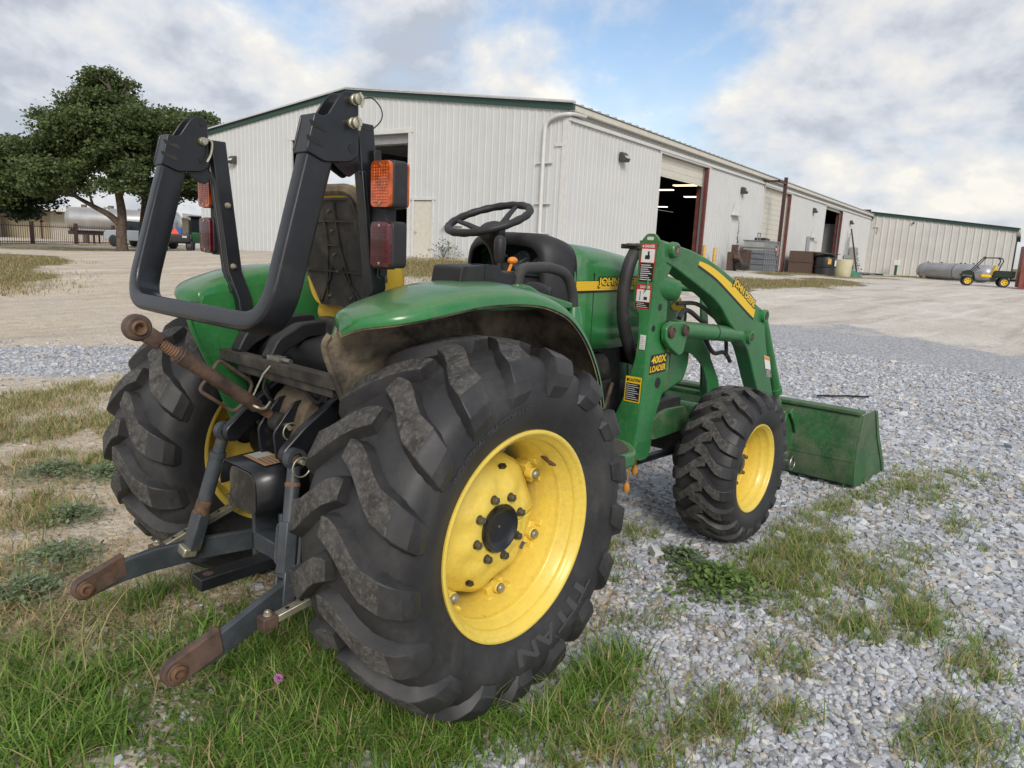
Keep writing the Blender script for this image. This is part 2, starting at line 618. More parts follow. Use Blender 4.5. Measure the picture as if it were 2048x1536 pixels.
def smooth_path(pts, n=8):
    """Catmull-Rom through the points"""
    P = [Vector(p) for p in pts]
    out = []
    for i in range(len(P) - 1):
        p0 = P[max(i - 1, 0)]
        p1, p2 = P[i], P[i + 1]
        p3 = P[min(i + 2, len(P) - 1)]
        for j in range(n):
            t = j / n
            out.append(0.5 * ((2 * p1) + (-p0 + p2) * t + (2 * p0 - 5 * p1 + 4 * p2 - p3) * t * t + (-p0 + 3 * p1 - 3 * p2 + p3) * t ** 3))
    out.append(P[-1])
    return out


def rounded(pts, rad, n=4):
    """round the corners of a closed 2-D outline"""
    out = []
    k = len(pts)
    for i in range(k):
        p = Vector(pts[i])
        a = Vector(pts[i - 1]) - p
        b = Vector(pts[(i + 1) % k]) - p
        r = min(rad, a.length * 0.45, b.length * 0.45)
        s, e2 = p + a.normalized() * r, p + b.normalized() * r
        for j in range(n + 1):
            t = j / n
            out.append(tuple((1 - t) ** 2 * s + 2 * t * (1 - t) * p + t * t * e2))
    return out


def round_path(pts, rad, n=6):
    P = [Vector(p) for p in pts]
    out = [P[0]]
    for i in range(1, len(P) - 1):
        a, b = P[i - 1] - P[i], P[i + 1] - P[i]
        r = min(rad, a.length * 0.48, b.length * 0.48)
        s, e2 = P[i] + a.normalized() * r, P[i] + b.normalized() * r
        for j in range(n + 1):
            t = j / n
            out.append((1 - t) ** 2 * s + 2 * t * (1 - t) * P[i] + t * t * e2)
    out.append(P[-1])
    return out


TEXT_CACHE = {}


def text_geo(s, bold=0.0):
    key = (s, bold)
    if key in TEXT_CACHE:
        return TEXT_CACHE[key]
    cu = bpy.data.curves.new('t', 'FONT')
    cu.body = s
    cu.size = 1.0
    cu.offset = bold
    cu.resolution_u = 3
    cu.align_x = 'CENTER'
    cu.align_y = 'CENTER'
    o = bpy.data.objects.new('t', cu)
    COL.objects.link(o)
    dg = bpy.context.evaluated_depsgraph_get()
    dg.update()
    me = bpy.data.meshes.new_from_object(o.evaluated_get(dg))
    vs = np.array([v.co[:2] for v in me.vertices])
    fs = [tuple(p.vertices) for p in me.polygons]
    bpy.data.objects.remove(o)
    bpy.data.meshes.remove(me)
    bpy.data.curves.remove(cu)
    mid = (vs.min(0) + vs.max(0)) / 2
    vs = vs - mid
    TEXT_CACHE[key] = (vs, fs)
    return vs, fs


def text_on(mb, s, o, u, v, w, h, off=0.002, bold=0.0, italic=0.0):
    """lay lettering w wide and h high on a plane: centre o, reading along u, up v"""
    vs, fs = text_geo(s, bold)
    ext = vs.max(0) - vs.min(0)
    o, u, v = Vector(o), Vector(u).normalized(), Vector(v).normalized()
    n = u.cross(v)
    pts = []
    for x, y in vs:
        yy = y / ext[1] * h
        pts.append(o + u * (x / ext[0] * w + italic * yy) + v * yy + n * off)
    mb.add(pts, fs)


def quad_on(mb, o, u, v, x0, x1, y0, y1, off=0.001):
    o, u, v = Vector(o), Vector(u).normalized(), Vector(v).normalized()
    n = u.cross(v)
    mb.add([o + u * a + v * b + n * off for a, b in ((x0, y0), (x1, y0), (x1, y1), (x0, y1))], [(0, 1, 2, 3)])


def fast_mesh(name, V, F, mats, cols=None, kind=None, parent=None, smooth=False, loc=None):
    """V (n,3) floats, F (m,3) or (m,4) ints"""
    me = bpy.data.meshes.new(name)
    V = np.asarray(V, dtype=np.float32)
    F = np.asarray(F, dtype=np.int32)
    k = F.shape[1]
    me.vertices.add(len(V))
    me.vertices.foreach_set('co', V.ravel())
    me.loops.add(F.size)
    me.loops.foreach_set('vertex_index', F.ravel())
    me.polygons.add(len(F))
    me.polygons.foreach_set('loop_start', np.arange(0, F.size, k, dtype=np.int32))
    me.polygons.foreach_set('loop_total', np.full(len(F), k, dtype=np.int32))
    me.polygons.foreach_set('use_smooth', np.full(len(F), smooth, dtype=bool))
    for mm in ([mats] if isinstance(mats, str) else mats):
        me.materials.append(MATS[mm])
    if cols is not None:
        a = me.color_attributes.new('Col', 'FLOAT_COLOR', 'POINT')
        c4 = np.ones((len(V), 4), np.float32)
        c4[:, :3] = cols
        a.data.foreach_set('color', c4.ravel())
    me.update(calc_edges=True)
    me.validate()
    o = bpy.data.objects.new(name, me)
    COL.objects.link(o)
    if loc is not None:
        o.location = loc
    if parent is not None:
        o.parent = parent
    if kind:
        o['kind'] = kind
    return o


def copy_tree(o, parent=None):
    c = o.copy()
    COL.objects.link(c)
    c.parent = parent
    for ch in list(o.children):
        copy_tree(ch, c)
    return c

# ------------------------------------------------------------------ the yard: one terrain sheet
CTRL = np.array([
    (0, 6, 0), (-6, 4, 0), (6, 6, .03), (9, 2, 0), (9, -4, 0), (0, -9, 0), (-9, -6, 0), (-8, 12, 0), (2.6, 15.2, .02), (-3, 17, .05), (7, 14, .12),
    (0, 21, .30), (5, 24, .40), (-6, 24, .32), (3, 29, .42), (9.5, 30, .36), (8, 22, .38), (-12, 40, .3), (14, 40, .16), (14, 53, .13), (20, 58, .13), (5, 60, .13), (-20, 70, 0), (26, 84, -.05), (40, 90, 0),
    (17.7, 20, .87), (18.4, 13.6, .86), (16.3, 31.5, .64), (16, 36, .40), (14, 17, .72), (12, 12, .40), (8, 8.5, .10), (11, 20, .55), (12, 26, .50), (20, 11, .72), (26, 12.5, .78), (32, 13.5, .72), (40, 14.8, .64), (52, 16, .36), (66, 17.8, .30), (78, 20, .32), (78, 10, .12),
    (58, 6, .12), (45, 9, .30), (30, 8, .40), (20, 5, .18), (15, 1, .03), (30, 0, .05), (60, -6, .05), (30, -12, 0), (90, 0, .05), (95, 30, .1), (60, 40, .4), (30, 25, .6)], float)


def _phi(d2):
    return np.sqrt(d2 + 6.0)


_A = _phi(((CTRL[:, None, :2] - CTRL[None, :, :2]) ** 2).sum(-1))
_n = len(CTRL)
_M = np.block([[_A, np.ones((_n, 1))], [np.ones((1, _n)), np.zeros((1, 1))]])
_W = np.linalg.solve(_M, np.concatenate([CTRL[:, 2], [0]]))


def sstep(x, a, b):
    t = np.clip((x - a) / (b - a), 0, 1)
    return t * t * (3 - 2 * t)


_tab = rng.random((64, 64))


def vnoise(x, y):
    """smooth value noise, tiled 64"""
    xi, yi = np.floor(x).astype(int), np.floor(y).astype(int)
    fx_, fy_ = x - xi, y - yi
    fx_, fy_ = fx_ * fx_ * (3 - 2 * fx_), fy_ * fy_ * (3 - 2 * fy_)
    a = _tab[xi % 64, yi % 64]
    b = _tab[(xi + 1) % 64, yi % 64]
    c_ = _tab[xi % 64, (yi + 1) % 64]
    d_ = _tab[(xi + 1) % 64, (yi + 1) % 64]
    return (a * (1 - fx_) + b * fx_) * (1 - fy_) + (c_ * (1 - fx_) + d_ * fx_) * fy_


def fbm(x, y, o=4):
    s, a, t = 0.0, 1.0, 0.0
    for i in range(o):
        s = s + a * vnoise(x * 2 ** i + 17 * i, y * 2 ** i + 5 * i)
        t += a
        a *= .55
    return s / t


def ground_z(x, y):
    x, y = np.asarray(x, float), np.asarray(y, float)
    z = np.full(x.shape, _W[-1])
    for i in range(_n):
        z = z + _W[i] * _phi((x - CTRL[i, 0]) ** 2 + (y - CTRL[i, 1]) ** 2)
    far = np.hypot(x - 20, y - 20)
    z = z * (1 - sstep(far, 80, 140))
    near = np.hypot((x - 1.2) * .8, y)
    z = z * sstep(near, 3.6, 7.5)
    z = z + (fbm(x * 1.3, y * 1.3, 3) - .5) * .045 * sstep(near, .5, 4) + (fbm(x * 5, y * 5, 3) - .5) * .018
    z = z + (fbm(x * .35, y * .35, 2) - .5) * .10 * sstep(near, 6, 14)
    return z - .012


def seg_d(x, y, pts):
    best = np.full(np.shape(x), 1e9)
    for (ax_, ay_), (bx_, by_) in zip(pts[:-1], pts[1:]):
        dx, dy = bx_ - ax_, by_ - ay_
        t = np.clip(((x - ax_) * dx + (y - ay_) * dy) / (dx * dx + dy * dy), 0, 1)
        best = np.minimum(best, np.hypot(x - ax_ - t * dx, y - ay_ - t * dy))
    return best


def w_gravel(x, y):
    """how much loose grey stone lies here, 0 to 1"""
    wob = (fbm(x * .8, y * .8, 4) - .5)
    road = 1 - sstep(seg_d(x, y, [(-9, 9.6), (.6, 7.1), (3.5, 5.8), (9, 3.2)]) + wob * .9, .7, 1.35)
    yard = sstep(x - .15 * y + wob * 2.0, .2, 1.6) * (1 - sstep(y + wob * 2 - np.maximum(0, x - 6) * .35, 1.0, 2.6)) * (1 - sstep(x + wob * 5, 12, 17))
    fore = sstep(-y + wob * .7, .50, .95) * sstep(x + wob, -.9, -.2) * (1 - sstep(x, 12, 16))
    return np.clip(np.maximum(np.maximum(road, yard), fore), 0, 1)


def w_grass(x, y):
    """sward and thatch"""
    wob = (fbm(x * .5 + 9, y * .5 + 3, 4) - .5)
    g = 1 - sstep(np.hypot((x - 13.8) / 3.6, (y - 15.5) / 4.0) + wob * 1.1, .62, 1.05)
    sgn_ = (x - 3.04) * -.909 + (y - 14.9) * .416 + wob * 3
    alo = (x - 3.04) * .416 + (y - 14.9) * .909
    bank = sstep(sgn_, -.2, 1.0) * sstep(alo + wob, -.6, .6) * (1 - sstep(alo, 11.5, 14))
    s1 = 1 - sstep(seg_d(x, y, [(17, 8.5), (26, 8.6), (37, 9.5)]) + wob * 3, .6, 1.9)
    s2 = 1 - sstep(seg_d(x, y, [(34, 12.6), (48, 13.6), (60, 13)]) + wob * 2.4, .4, 1.3)
    s3 = 1 - sstep(seg_d(x, y, [(66, 16.4), (76, 15), (76, 9)]) + wob * 2, .5, 1.5)
    lf = 1 - sstep(np.hypot((x + 1.0) / 2.6, (y - 4.2) / 2.1) + wob * 1.0, .6, 1.05)
    far = sstep(np.hypot(x - 20, y - 20), 60, 90)
    park = 1 - sstep(np.hypot((x - 15) / 9, (y - 44) / 4) + wob, .6, 1)
    fe = 1 - sstep(np.abs(y - 55 - (x - 15) * .7) + wob * 3, 1.2, 2.4)
    return np.clip(np.maximum.reduce([g * .9, bank, s1 * .85, s2 * .8, s3 * .85, lf * .38, far, park * .6, fe * .8]), 0, 1)


def axis_coords(c0, lo, hi, n, k=6.2):
    t = np.linspace(-1, 1, n)
    s = np.sinh(k * t) / np.sinh(k)
    return c0 + np.where(s < 0, s * (c0 - lo), s * (hi - c0))


gx = axis_coords(1.0, -900, 1500, 341, 7.4)
gy = axis_coords(1.5, -900, 1500, 341, 7.4)
GX, GY = np.meshgrid(gx, gy, indexing='ij')
gxf, gyf = GX.ravel(), GY.ravel()
gz = ground_z(gxf, gyf)
ni, nj = len(gx), len(gy)
idx = np.arange(ni * nj).reshape(ni, nj)
F = np.stack([idx[:-1, :-1].ravel(), idx[1:, :-1].ravel(), idx[1:, 1:].ravel(), idx[:-1, 1:].ravel()], 1)
tanw = np.clip(1 - sstep(gxf - .3 * gyf + (fbm(gxf * .3, gyf * .3, 3) - .5) * 10, 2, 16), 0, 1)
zone = np.stack([w_gravel(gxf, gyf), w_grass(gxf, gyf), tanw], 1)

m_, t_, b_ = nodes_of('ground')
at_ = t_.nodes.new('ShaderNodeAttribute')
at_.attribute_name = 'Col'
sp_ = t_.nodes.new('ShaderNodeSeparateXYZ')
t_.links.new(at_.outputs['Vector'], sp_.inputs[0])
tcn = t_.nodes.new('ShaderNodeTexCoord')
tcn.name = 'TC'
n_big = noise(t_, .55, 6, .6)
n_mid = noise(t_, 3.5, 6, .65)
n_fine = noise(t_, 26, 5, .7)
vor = t_.nodes.new('ShaderNodeTexVoronoi')
vor.inputs['Scale'].default_value = 30
t_.links.new(tcn.outputs['Object'], vor.inputs['Vector'])
dirt_c = mixc(t_, mrange(t_, n_big, .3, .7), (.58, .53, .46), (.74, .70, .64))
dirt_c = mixc(t_, mrange(t_, n_fine, .38, .68, 0, .75), dirt_c, (.46, .42, .365))
dirt_c = mixc(t_, mrange(t_, n_mid, .52, .74, 0, .8), dirt_c, (.52, .49, .45))
dirt_c = mixc(t_, tmath(t_, 'MULTIPLY', sp_.outputs[2], mrange(t_, n_big, .25, .75, .45, 1)), dirt_c, mixc(t_, mrange(t_, n_mid, .35, .65), (.50, .405, .29), (.62, .53, .41)))
mpn = t_.nodes.new('ShaderNodeMapping')
mpn.inputs['Scale'].default_value = (.10, 1.0, 1)
mpn.inputs['Rotation'].default_value = (0, 0, R(-9))
t_.links.new(tcn.outputs['Object'], mpn.inputs['Vector'])
n_rut = noise(t_, 1.6, 6, .62, mpn.outputs[0])
dirt_c = mixc(t_, mrange(t_, n_rut, .50, .66, 0, .65), dirt_c, (.40, .355, .30))
dirt_c = mixc(t_, mrange(t_, n_rut, .46, .34, 0, .5), dirt_c, (.78, .745, .69))
vor2 = t_.nodes.new('ShaderNodeTexVoronoi')
vor2.inputs['Scale'].default_value = 14
t_.links.new(tcn.outputs['Object'], vor2.inputs['Vector'])
vs2 = t_.nodes.new('ShaderNodeSeparateColor')
t_.links.new(vor2.outputs['Color'], vs2.inputs[0])
dirt_c = mixc(t_, tmath(t_, 'MULTIPLY', mrange(t_, vor2.outputs['Distance'], .42, .25), mrange(t_, vs2.outputs[1], .5, .75)), dirt_c, mixc(t_, vs2.outputs[0], (.25, .235, .22), (.78, .76, .72)))
vc = t_.nodes.new('ShaderNodeSeparateColor')
t_.links.new(vor.outputs['Color'], vc.inputs[0])
stone_c = mixc(t_, vc.outputs[0], (.32, .33, .355), (.64, .65, .68))
stone_c = mixc(t_, mrange(t_, vor.outputs['Distance'], .35, .75, 0, .75), stone_c, (.22, .215, .21))
stone_c = mixc(t_, mrange(t_, n_mid, .55, .75, 0, .5), stone_c, (.50, .475, .44))
grass_c = mixc(t_, mrange(t_, n_mid, .35, .65), (.20, .17, .07), (.085, .11, .03))
grass_c = mixc(t_, mrange(t_, n_fine, .3, .7, 0, .6), grass_c, (.30, .245, .13))
w1 = mrange(t_, tmath(t_, 'ADD', sp_.outputs[0], tmath(t_, 'MULTIPLY', tmath(t_, 'SUBTRACT', n_mid, .5, False), .9, False), False), .38, .62)
w2 = mrange(t_, tmath(t_, 'ADD', sp_.outputs[1], tmath(t_, 'MULTIPLY', tmath(t_, 'SUBTRACT', n_mid, .5, False), 1.3, False), False), .35, .75)
cc = mixc(t_, w1, dirt_c, stone_c)
cc = mixc(t_, w2, cc, grass_c)
t_.links.new(cc, b_.inputs['Base Color'])
b_.inputs['Roughness'].default_value = .95
b_.inputs['Specular IOR Level'].default_value = .15
hsum = tmath(t_, 'ADD', tmath(t_, 'MULTIPLY', vor.outputs['Distance'], -.8, False), n_fine, False)
bump(t_, b_, hsum, .75, .025)
ground = fast_mesh('ground', np.stack([gxf, gyf, gz], 1), F, 'ground', zone, 'structure', smooth=True)

# ------------------------------------------------------------------ the tractor
# frame: x forward, y to the tractor's left, z up, origin on the ground under the rear axle
T = empty('tractor', (0, 0, 0), 0, 'green farm tractor with yellow wheels, folded black roll bar and front loader bucket', 'tractor')


def tyre_mesh(prof, lug_n, lug_path, lug_h, wid, half_pitch=0.5, seg=120, sub=None):
    """prof: list of (lateral, radius) for one half from crown to bead; outward side is -y"""
    mb = MB()
    full = [(r, -w) for w, r in reversed(prof)] + [(r, w) for w, r in prof[1:]]
    mb.m(0).lathe(full, axis=(0, 1, 0), n=seg)
    P = [Vector((w, r)) for w, r in prof]
    L = [0.0]
    for i in range(1, len(P)):
        L.append(L[-1] + (P[i] - P[i - 1]).length)

    def at(s):
        sgn = 1 if s >= 0 else -1
        s = abs(s)
        for i in range(1, len(P)):
            if s <= L[i] or i == len(P) - 1:
                t = (s - L[i - 1]) / (L[i] - L[i - 1])
                p = P[i - 1].lerp(P[i], t)
                d = (P[i] - P[i - 1]).normalized()
                n = Vector((-d.y, d.x))
                if n.dot(Vector((p.x * 0.6, p.y - 0.2))) < 0:
                    n = -n
                return Vector((p.x * sgn, p.y)), Vector((n.x * sgn, n.y))

    for side in (-1, 1):
        for k in range(lug_n):
            ph0 = 2 * math.pi * (k + (half_pitch if side > 0 else 0)) / lug_n
            jit = random.uniform(-0.004, 0.004)
            rows = []
            for (s, dphi, hh, ww) in lug_path:
                p, n = at(s * side)
                h = lug_h * hh
                row = []
                for (u, f) in ((-0.5, -0.012), (-0.42, 0.95), (-0.385, 1.0), (0.385, 1.0), (0.42, 0.95), (0.5, -0.012)):
                    q = p + n * (h * f if f > 0 else -0.006)
                    base = 1.0 if abs(u) < 0.45 else 1.12
                    a = ph0 + dphi + jit + u * base * ww * wid / max(q.y, 0.05)
                    row.append((q.y * math.cos(a), q.x, q.y * math.sin(a)))
                rows.append(row)
            base = len(mb.v)
            kk = len(rows[0])
            vs = [p for r in rows for p in r]
            f0, f1 = [], []
            for i in range(len(rows) - 1):
                for j in range(kk - 1):
                    q = (i * kk + j, i * kk + j + 1, (i + 1) * kk + j + 1, (i + 1) * kk + j)
                    if side < 0:
                        q = tuple(reversed(q))
                    tread = j in (1, 2, 3) and lug_path[i + 1][2] > 0.97
                    (f1 if tread else f0).append(q)
            ends = [tuple(range(kk)), tuple((len(rows) - 1) * kk + j for j in reversed(range(kk)))]
            if side < 0:
                ends = [tuple(reversed(q)) for q in ends]
            mb.m(0).add(vs, f0 + ends)
            nb = len(mb.f)
            mb.f += [tuple(i + base for i in q) for q in f1]
            mb.mi += [1] * len(f1)
    mb.cur = 0
    return mb


def arc_text(mb, s, r_mid, h, ang_c, width, yfun, flip=1):
    """raised lettering round the sidewall; letters' feet towards the rim"""
    vs, fs = text_geo(s, 0.03)
    ext = vs.max(0) - vs.min(0)
    pts = []
    for x, y in vs:
        rr = r_mid + y / ext[1] * h
        a = ang_c - (x / ext[0]) * width / r_mid * flip
        pts.append((rr * math.cos(a), yfun(rr), rr * math.sin(a)))
    mb.add(pts, [tuple(reversed(q)) for q in fs] if flip > 0 else fs)


# --- rear wheels
rear_prof = [(0, .563), (.05, .5625), (.10, .559), (.145, .551), (.18, .540), (.205, .521), (.222, .492), (.2285, .46), (.225, .42), (.212, .38), (.198, .352), (.192, .336)]
rear_lug = [(-.022, -.03, 1, .66), (.0, -.022, 1, .80), (.035, .0, 1, .90), (.07, .045, 1, .96), (.105, .105, 1, 1.0), (.145, .16, 1, 1.05), (.183, .195, 1, 1.1),
            (.203, .212, .96, 1.1), (.232, .24, .82, 1.02), (.262, .268, .56, .90), (.29, .288, .14, .7)]
rear_tyre = tyre_mesh(rear_prof, 17, rear_lug, .038, .102, .5, 160)


def sidewall_rear(r):
    w = np.interp(r, [.336, .352, .38, .42, .46, .495], [.192, .198, .212, .225, .2285, .222])
    return -(w + 0.0022)


rim_prof = [(.3375, -.186), (.3395, -.192), (.338, -.1985), (.332, -.201), (.325, -.199), (.321, -.191), (.3165, -.184), (.307, -.178), (.3045, -.168),
            (.3035, -.135), (.300, -.128), (.2915, -.122), (.289, -.115), (.2885, -.07), (.283, -.055), (.275, -.03), (.272, .0), (.272, .09), (.285, .11), (.30, .13), (.304, .17), (.318, .185), (.338, .192)]
rim = MB()
rim.lathe(rim_prof, axis=(0, 1, 0), n=96)
rim.lathe([(.335, -.186), (.300, -.16), (.27, .0), (.30, .16), (.335, .186)], axis=(0, 1, 0), n=48)
disc = MB()
rows = []
for i in range(97):
    ph = 2 * math.pi * i / 96
    lob = math.cos(7 * (ph + .40))
    redge = .240 + .020 * lob
    row = []
    for r0, y0 in ((.060, -.092), (.078, -.094), (.118, -.094), (.128, -.088), (.150, -.083), (.175, -.072), (.205, -.050), (.228, -.028)):
        yy = y0 + (0.010 * lob if r0 > .19 else 0) + (-.007 * math.cos(8 * (ph - 2 * math.pi * .35 / 8)) if r0 in (.128, .150) else 0)
        row.append((r0 * math.cos(ph), yy, r0 * math.sin(ph)))
    row.append((redge * math.cos(ph), .004 - .006 * lob, redge * math.sin(ph)))
    row.append((redge * math.cos(ph), .022 - .006 * lob, redge * math.sin(ph)))
    rows.append(row)
disc.grid(rows)
clamps = []
for k in range(7):
    clamp, clampb = MB(), MB()
    ph = -.40 + k * 2 * math.pi / 7
    rot = Matrix.Rotation(-ph, 4, 'Y').to_3x3()
    clamp.box(tuple(rot @ Vector((.260, -.004, 0))), (.032, .060, .078), rot)
    clamp.box(tuple(rot @ Vector((.274, -.040, .042))), (.010, .040, .022), rot)
    clamp.box(tuple(rot @ Vector((.274, -.034, -.042))), (.010, .030, .022), rot)
    p = rot @ Vector((.255, -.02, 0))
    clamp.cyl(p, p + Vector((0, -.034, 0)), .020, .020, 16)
    clampb.lathe([(.0175, -.001), (.0175, -.005), (.012, -.013), (.0, -.016)], c=p + Vector((0, -.034, 0)), axis=(0, 1, 0), n=14)
    clamps.append((clamp, clampb))
hub_cap = MB().lathe([(.076, -.092), (.080, -.106), (.076, -.114), (.071, -.112), (.066, -.103), (.045, -.098), (.0, -.0965)], n=40)
hub_cap_pin = MB().cyl((0.002, -.096, .004), (0.002, -.100, .004), .005, .004, 8)
holes_l = []
for k in range(4):
    holes = MB()
    ph = R(78 + 82 * k)
    rot = Matrix.Rotation(-ph, 4, 'Y').to_3x3() @ Matrix.Rotation(R(-42), 4, 'Z').to_3x3()
    holes.box(tuple(Matrix.Rotation(-ph, 4, 'Y').to_3x3() @ Vector((.193, -.0655, 0))), (.016, .014, .025), rot)
    holes_l.append(holes)
valve = MB().cyl((.215, -.09, .195), (.20, -.135, .185), .007, .006, 10).cyl((.20, -.135, .185), (.197, -.16, .183), .0085, .005, 10)


def bolt_mb(p, d, r, h):
    """a hexagon-headed bolt with washer and stud end, head pointing along d"""
    mb = MB()
    d = Vector(d).normalized()
    p = Vector(p)
    mb.cyl(p, p + d * h * .18, r * 1.25, r * 1.2, 16)
    mb.cyl(p + d * h * .18, p + d * h * .8, r, r, 6)
    mb.cyl(p + d * h * .8, p + d * h * .9, r * .8, r * .7, 12)
    mb.cyl(p + d * h * .9, p + d * h * 1.05, r * .45, r * .42, 10)
    return mb


def add_rear_wheel(sign):
    def mm(b):
        return b if sign < 0 else b.mirror()
    w = mm(rim).build('rear_wheel', 'yellow', T, smooth=50)
    w.location = (0, .688 * sign, .58)
    mm(rear_tyre).build('tyre', ['rubber', 'rubber_worn'], w, smooth=24)
    mm(disc).build('wheel_disc', 'yellow', w, smooth=60, solid=.006)
    for ca, cb_ in clamps:
        cl_o = mm(ca).build('rim_clamp', 'yellow', w, bevel=.003)
        mm(cb_).build('clamp_bolt', 'steel', w)
    mm(hub_cap).build('hub_cap', 'black_paint', w, smooth=50)
    mm(hub_cap_pin).build('cap_rivet', 'steel', w)
    for hh_ in holes_l:
        mm(hh_).build('square_hole', 'decal_black', w)
    for k in range(8):
        a = 2 * math.pi * (k + .35) / 8
        p = (.104 * math.cos(a), -.095, .104 * math.sin(a))
        mm(bolt_mb(p, (0, -1, 0), .0125, .024)).build('lug_nut', 'bolt_dark', w)
    mm(valve).build('valve_stem', 'rust_dark', w)
    if sign < 0:
        tx = MB()
        arc_text(tx, 'TITAN', .402, .056, R(-64), .40, sidewall_rear)
        tx.build('tyre_lettering', 'rubber_letter', w, smooth=0)
        tx = MB()
        arc_text(tx, 'INDUSTRIAL TRACTOR LUG', .42, .020, R(118), .36, sidewall_rear)
        tx.build('tyre_lettering', 'rubber_letter', w, smooth=0)
    return w


add_rear_wheel(-1)
add_rear_wheel(1)

# --- front wheels
fp = [(0, .380), (.05, .3785), (.09, .373), (.118, .363), (.138, .347), (.149, .325), (.152, .30), (.149, .275), (.140, .250), (.128, .234), (.122, .228)]
front_lug = [(-.034, -.075, 1, .9), (-.02, -.075, 1, 1), (.0, -.055, 1, 1.0), (.022, -.02, 1, 1.0), (.05, .055, 1, 1), (.085, .14, 1, 1.0), (.112, .165, 1, 1.05),
             (.128, .175, .92, 1.05), (.15, .18, .7, 1.0), (.172, .184, .4, .9), (.188, .186, .08, .8)]
front_tyre = tyre_mesh(fp, 20, front_lug, .024, .060, .5, 120)
frim_prof = [(.230, -.118), (.2325, -.124), (.230, -.1295), (.224, -.129), (.219, -.121), (.211, -.116), (.208, -.108), (.206, -.085), (.198, -.078), (.195, -.07), (.193, -.02), (.186, -.005), (.182, .02), (.181, .10), (.205, .115), (.228, .124)]
frim = MB().lathe(frim_prof, n=80)
frim.lathe([(.228, -.118), (.19, -.05), (.185, .0), (.2, .1), (.228, .12)], n=40)
fdisc = MB().lathe([(.182, .055), (.16, .03), (.14, .0), (.125, -.008), (.095, -.010), (.075, -.010), (.07, -.004)], n=64)
fhub = MB().lathe([(.072, .03), (.072, -.022), (.066, -.032), (.05, -.036), (.045, -.05), (.03, -.056), (0, -.057)], n=32)


def add_front_wheel(sign):
    def mm(b):
        return b if sign < 0 else b.mirror()
    w = mm(frim).build('front_wheel', 'yellow', T, smooth=50)
    w.location = (1.896, .722 * sign, .40)
    mm(front_tyre).build('tyre', ['rubber', 'rubber_worn'], w, smooth=24)
    mm(fdisc).build('wheel_disc', 'yellow', w, smooth=60, solid=.006)
    mm(fhub).build('hub', 'black_paint', w)
    for k in range(8):
        a = 2 * math.pi * (k + .2) / 8
        mm(bolt_mb((.108 * math.cos(a), -.012, .108 * math.sin(a)), (0, -1, 0), .012, .024)).build('lug_nut', 'bolt_dark', w)
    mm(MB().cyl((-.15, -.02, -.09), (-.155, -.06, -.093), .006, .005, 8)).build('valve_stem', 'rust_dark', w)
    return w


add_front_wheel(-1)
add_front_wheel(1)

# --- fenders
lip = [(-.400, -.505, 1.190), (-.388, -.58, 1.217), (-.332, -.66, 1.234), (-.255, -.70, 1.249), (-.155, -.72, 1.267), (-.026, -.72, 1.281), (.114, -.72, 1.283), (.23, -.72, 1.275), (.32, -.72, 1.256), (.401, -.72, 1.225), (.468, -.72, 1.178), (.532, -.72, 1.113), (.59, -.72, 1.029), (.63, -.72, .945), (.657, -.72, .856)]
lips = smooth_path(lip, 6)


def fender_rows(inset):
    rows = []
    n = len(lips)
    sect = ((0, 0.0), (.001, .18), (.02, .45), (.09, .76), (.23, .95), (.40, 1.06), (.63, 1.1), (.83, 1.04), (.945, .85), (.985, .5), (1, -.3))
    for i, p in enumerate(lips):
        t = i / (n - 1)
        d = lips[min(i + 1, n - 1)] - lips[max(i - 1, 0)]
        d.y = 0
        d.normalize()
        nx, nz = -d.z, d.x
        if p.x < -.30:
            f_ = min(1, (-.30 - p.x) / .08)
            nx, nz = nx * (1 - f_) - .35 * f_, nz * (1 - f_) + .94 * f_
        crown = np.interp(t, [0, .07, .16, .30, .45, .68, .85, 1], [.016, .028, .042, .058, .058, .040, .034, .034])
        back = .045 * max(0, 1 - t / .18)
        row = []
        for (w_, h) in sect:
            y = p.y + (-.422 - p.y) * w_
            k_ = crown * h - inset
            row.append((p.x + nx * k_ + back * w_, y + (inset if w_ < .4 else -inset * .6), p.z + nz * k_))
        rows.append(row)
    return rows


def inner_wall(y):
    out = [(-.37, 1.185), (-.40, 1.15), (-.385, 1.09), (-.35, 1.0), (-.30, .88), (-.25, .745), (-.20, .72), (.1, .72), (.4, .72), (.56, .80)]
    top = [(q.x, q.z) for q in reversed(lips)]
    top = [q for q in top if q[0] > -.36 and q[0] < .62]
    return out + [(a, b + .0) for a, b in top]


for sign in (-1, 1):
    b = MB().grid(fender_rows(0.0))
    b.prism(inner_wall(0), -.424, -.418, 'y')
    l = MB().grid(fender_rows(0.007))
    l.prism(inner_wall(0), -.4345, -.4255, 'y')
    # the nose closing plate
    if sign > 0:
        b, l = b.mirror(), l.mirror()
    f = b.build('fender', 'green', T, smooth=50)
    l.build('fender_liner', 'liner', f, smooth=60)
# rear roll of the right fender, seen from behind as a rounded dirty edge
for sign in (-1, 1):
    e = MB()
    pth = smooth_path([(-.395, -.44, 1.185), (-.408, -.43, 1.15), (-.385, -.43, 1.08), (-.35, -.43, 1.0), (-.30, -.43, .88), (-.25, -.43, .75)], 4)
    e.tube(pth, .010, 8)
    (e if sign < 0 else e.mirror()).build('fender_edge', 'green' if sign > 0 else 'liner', T)

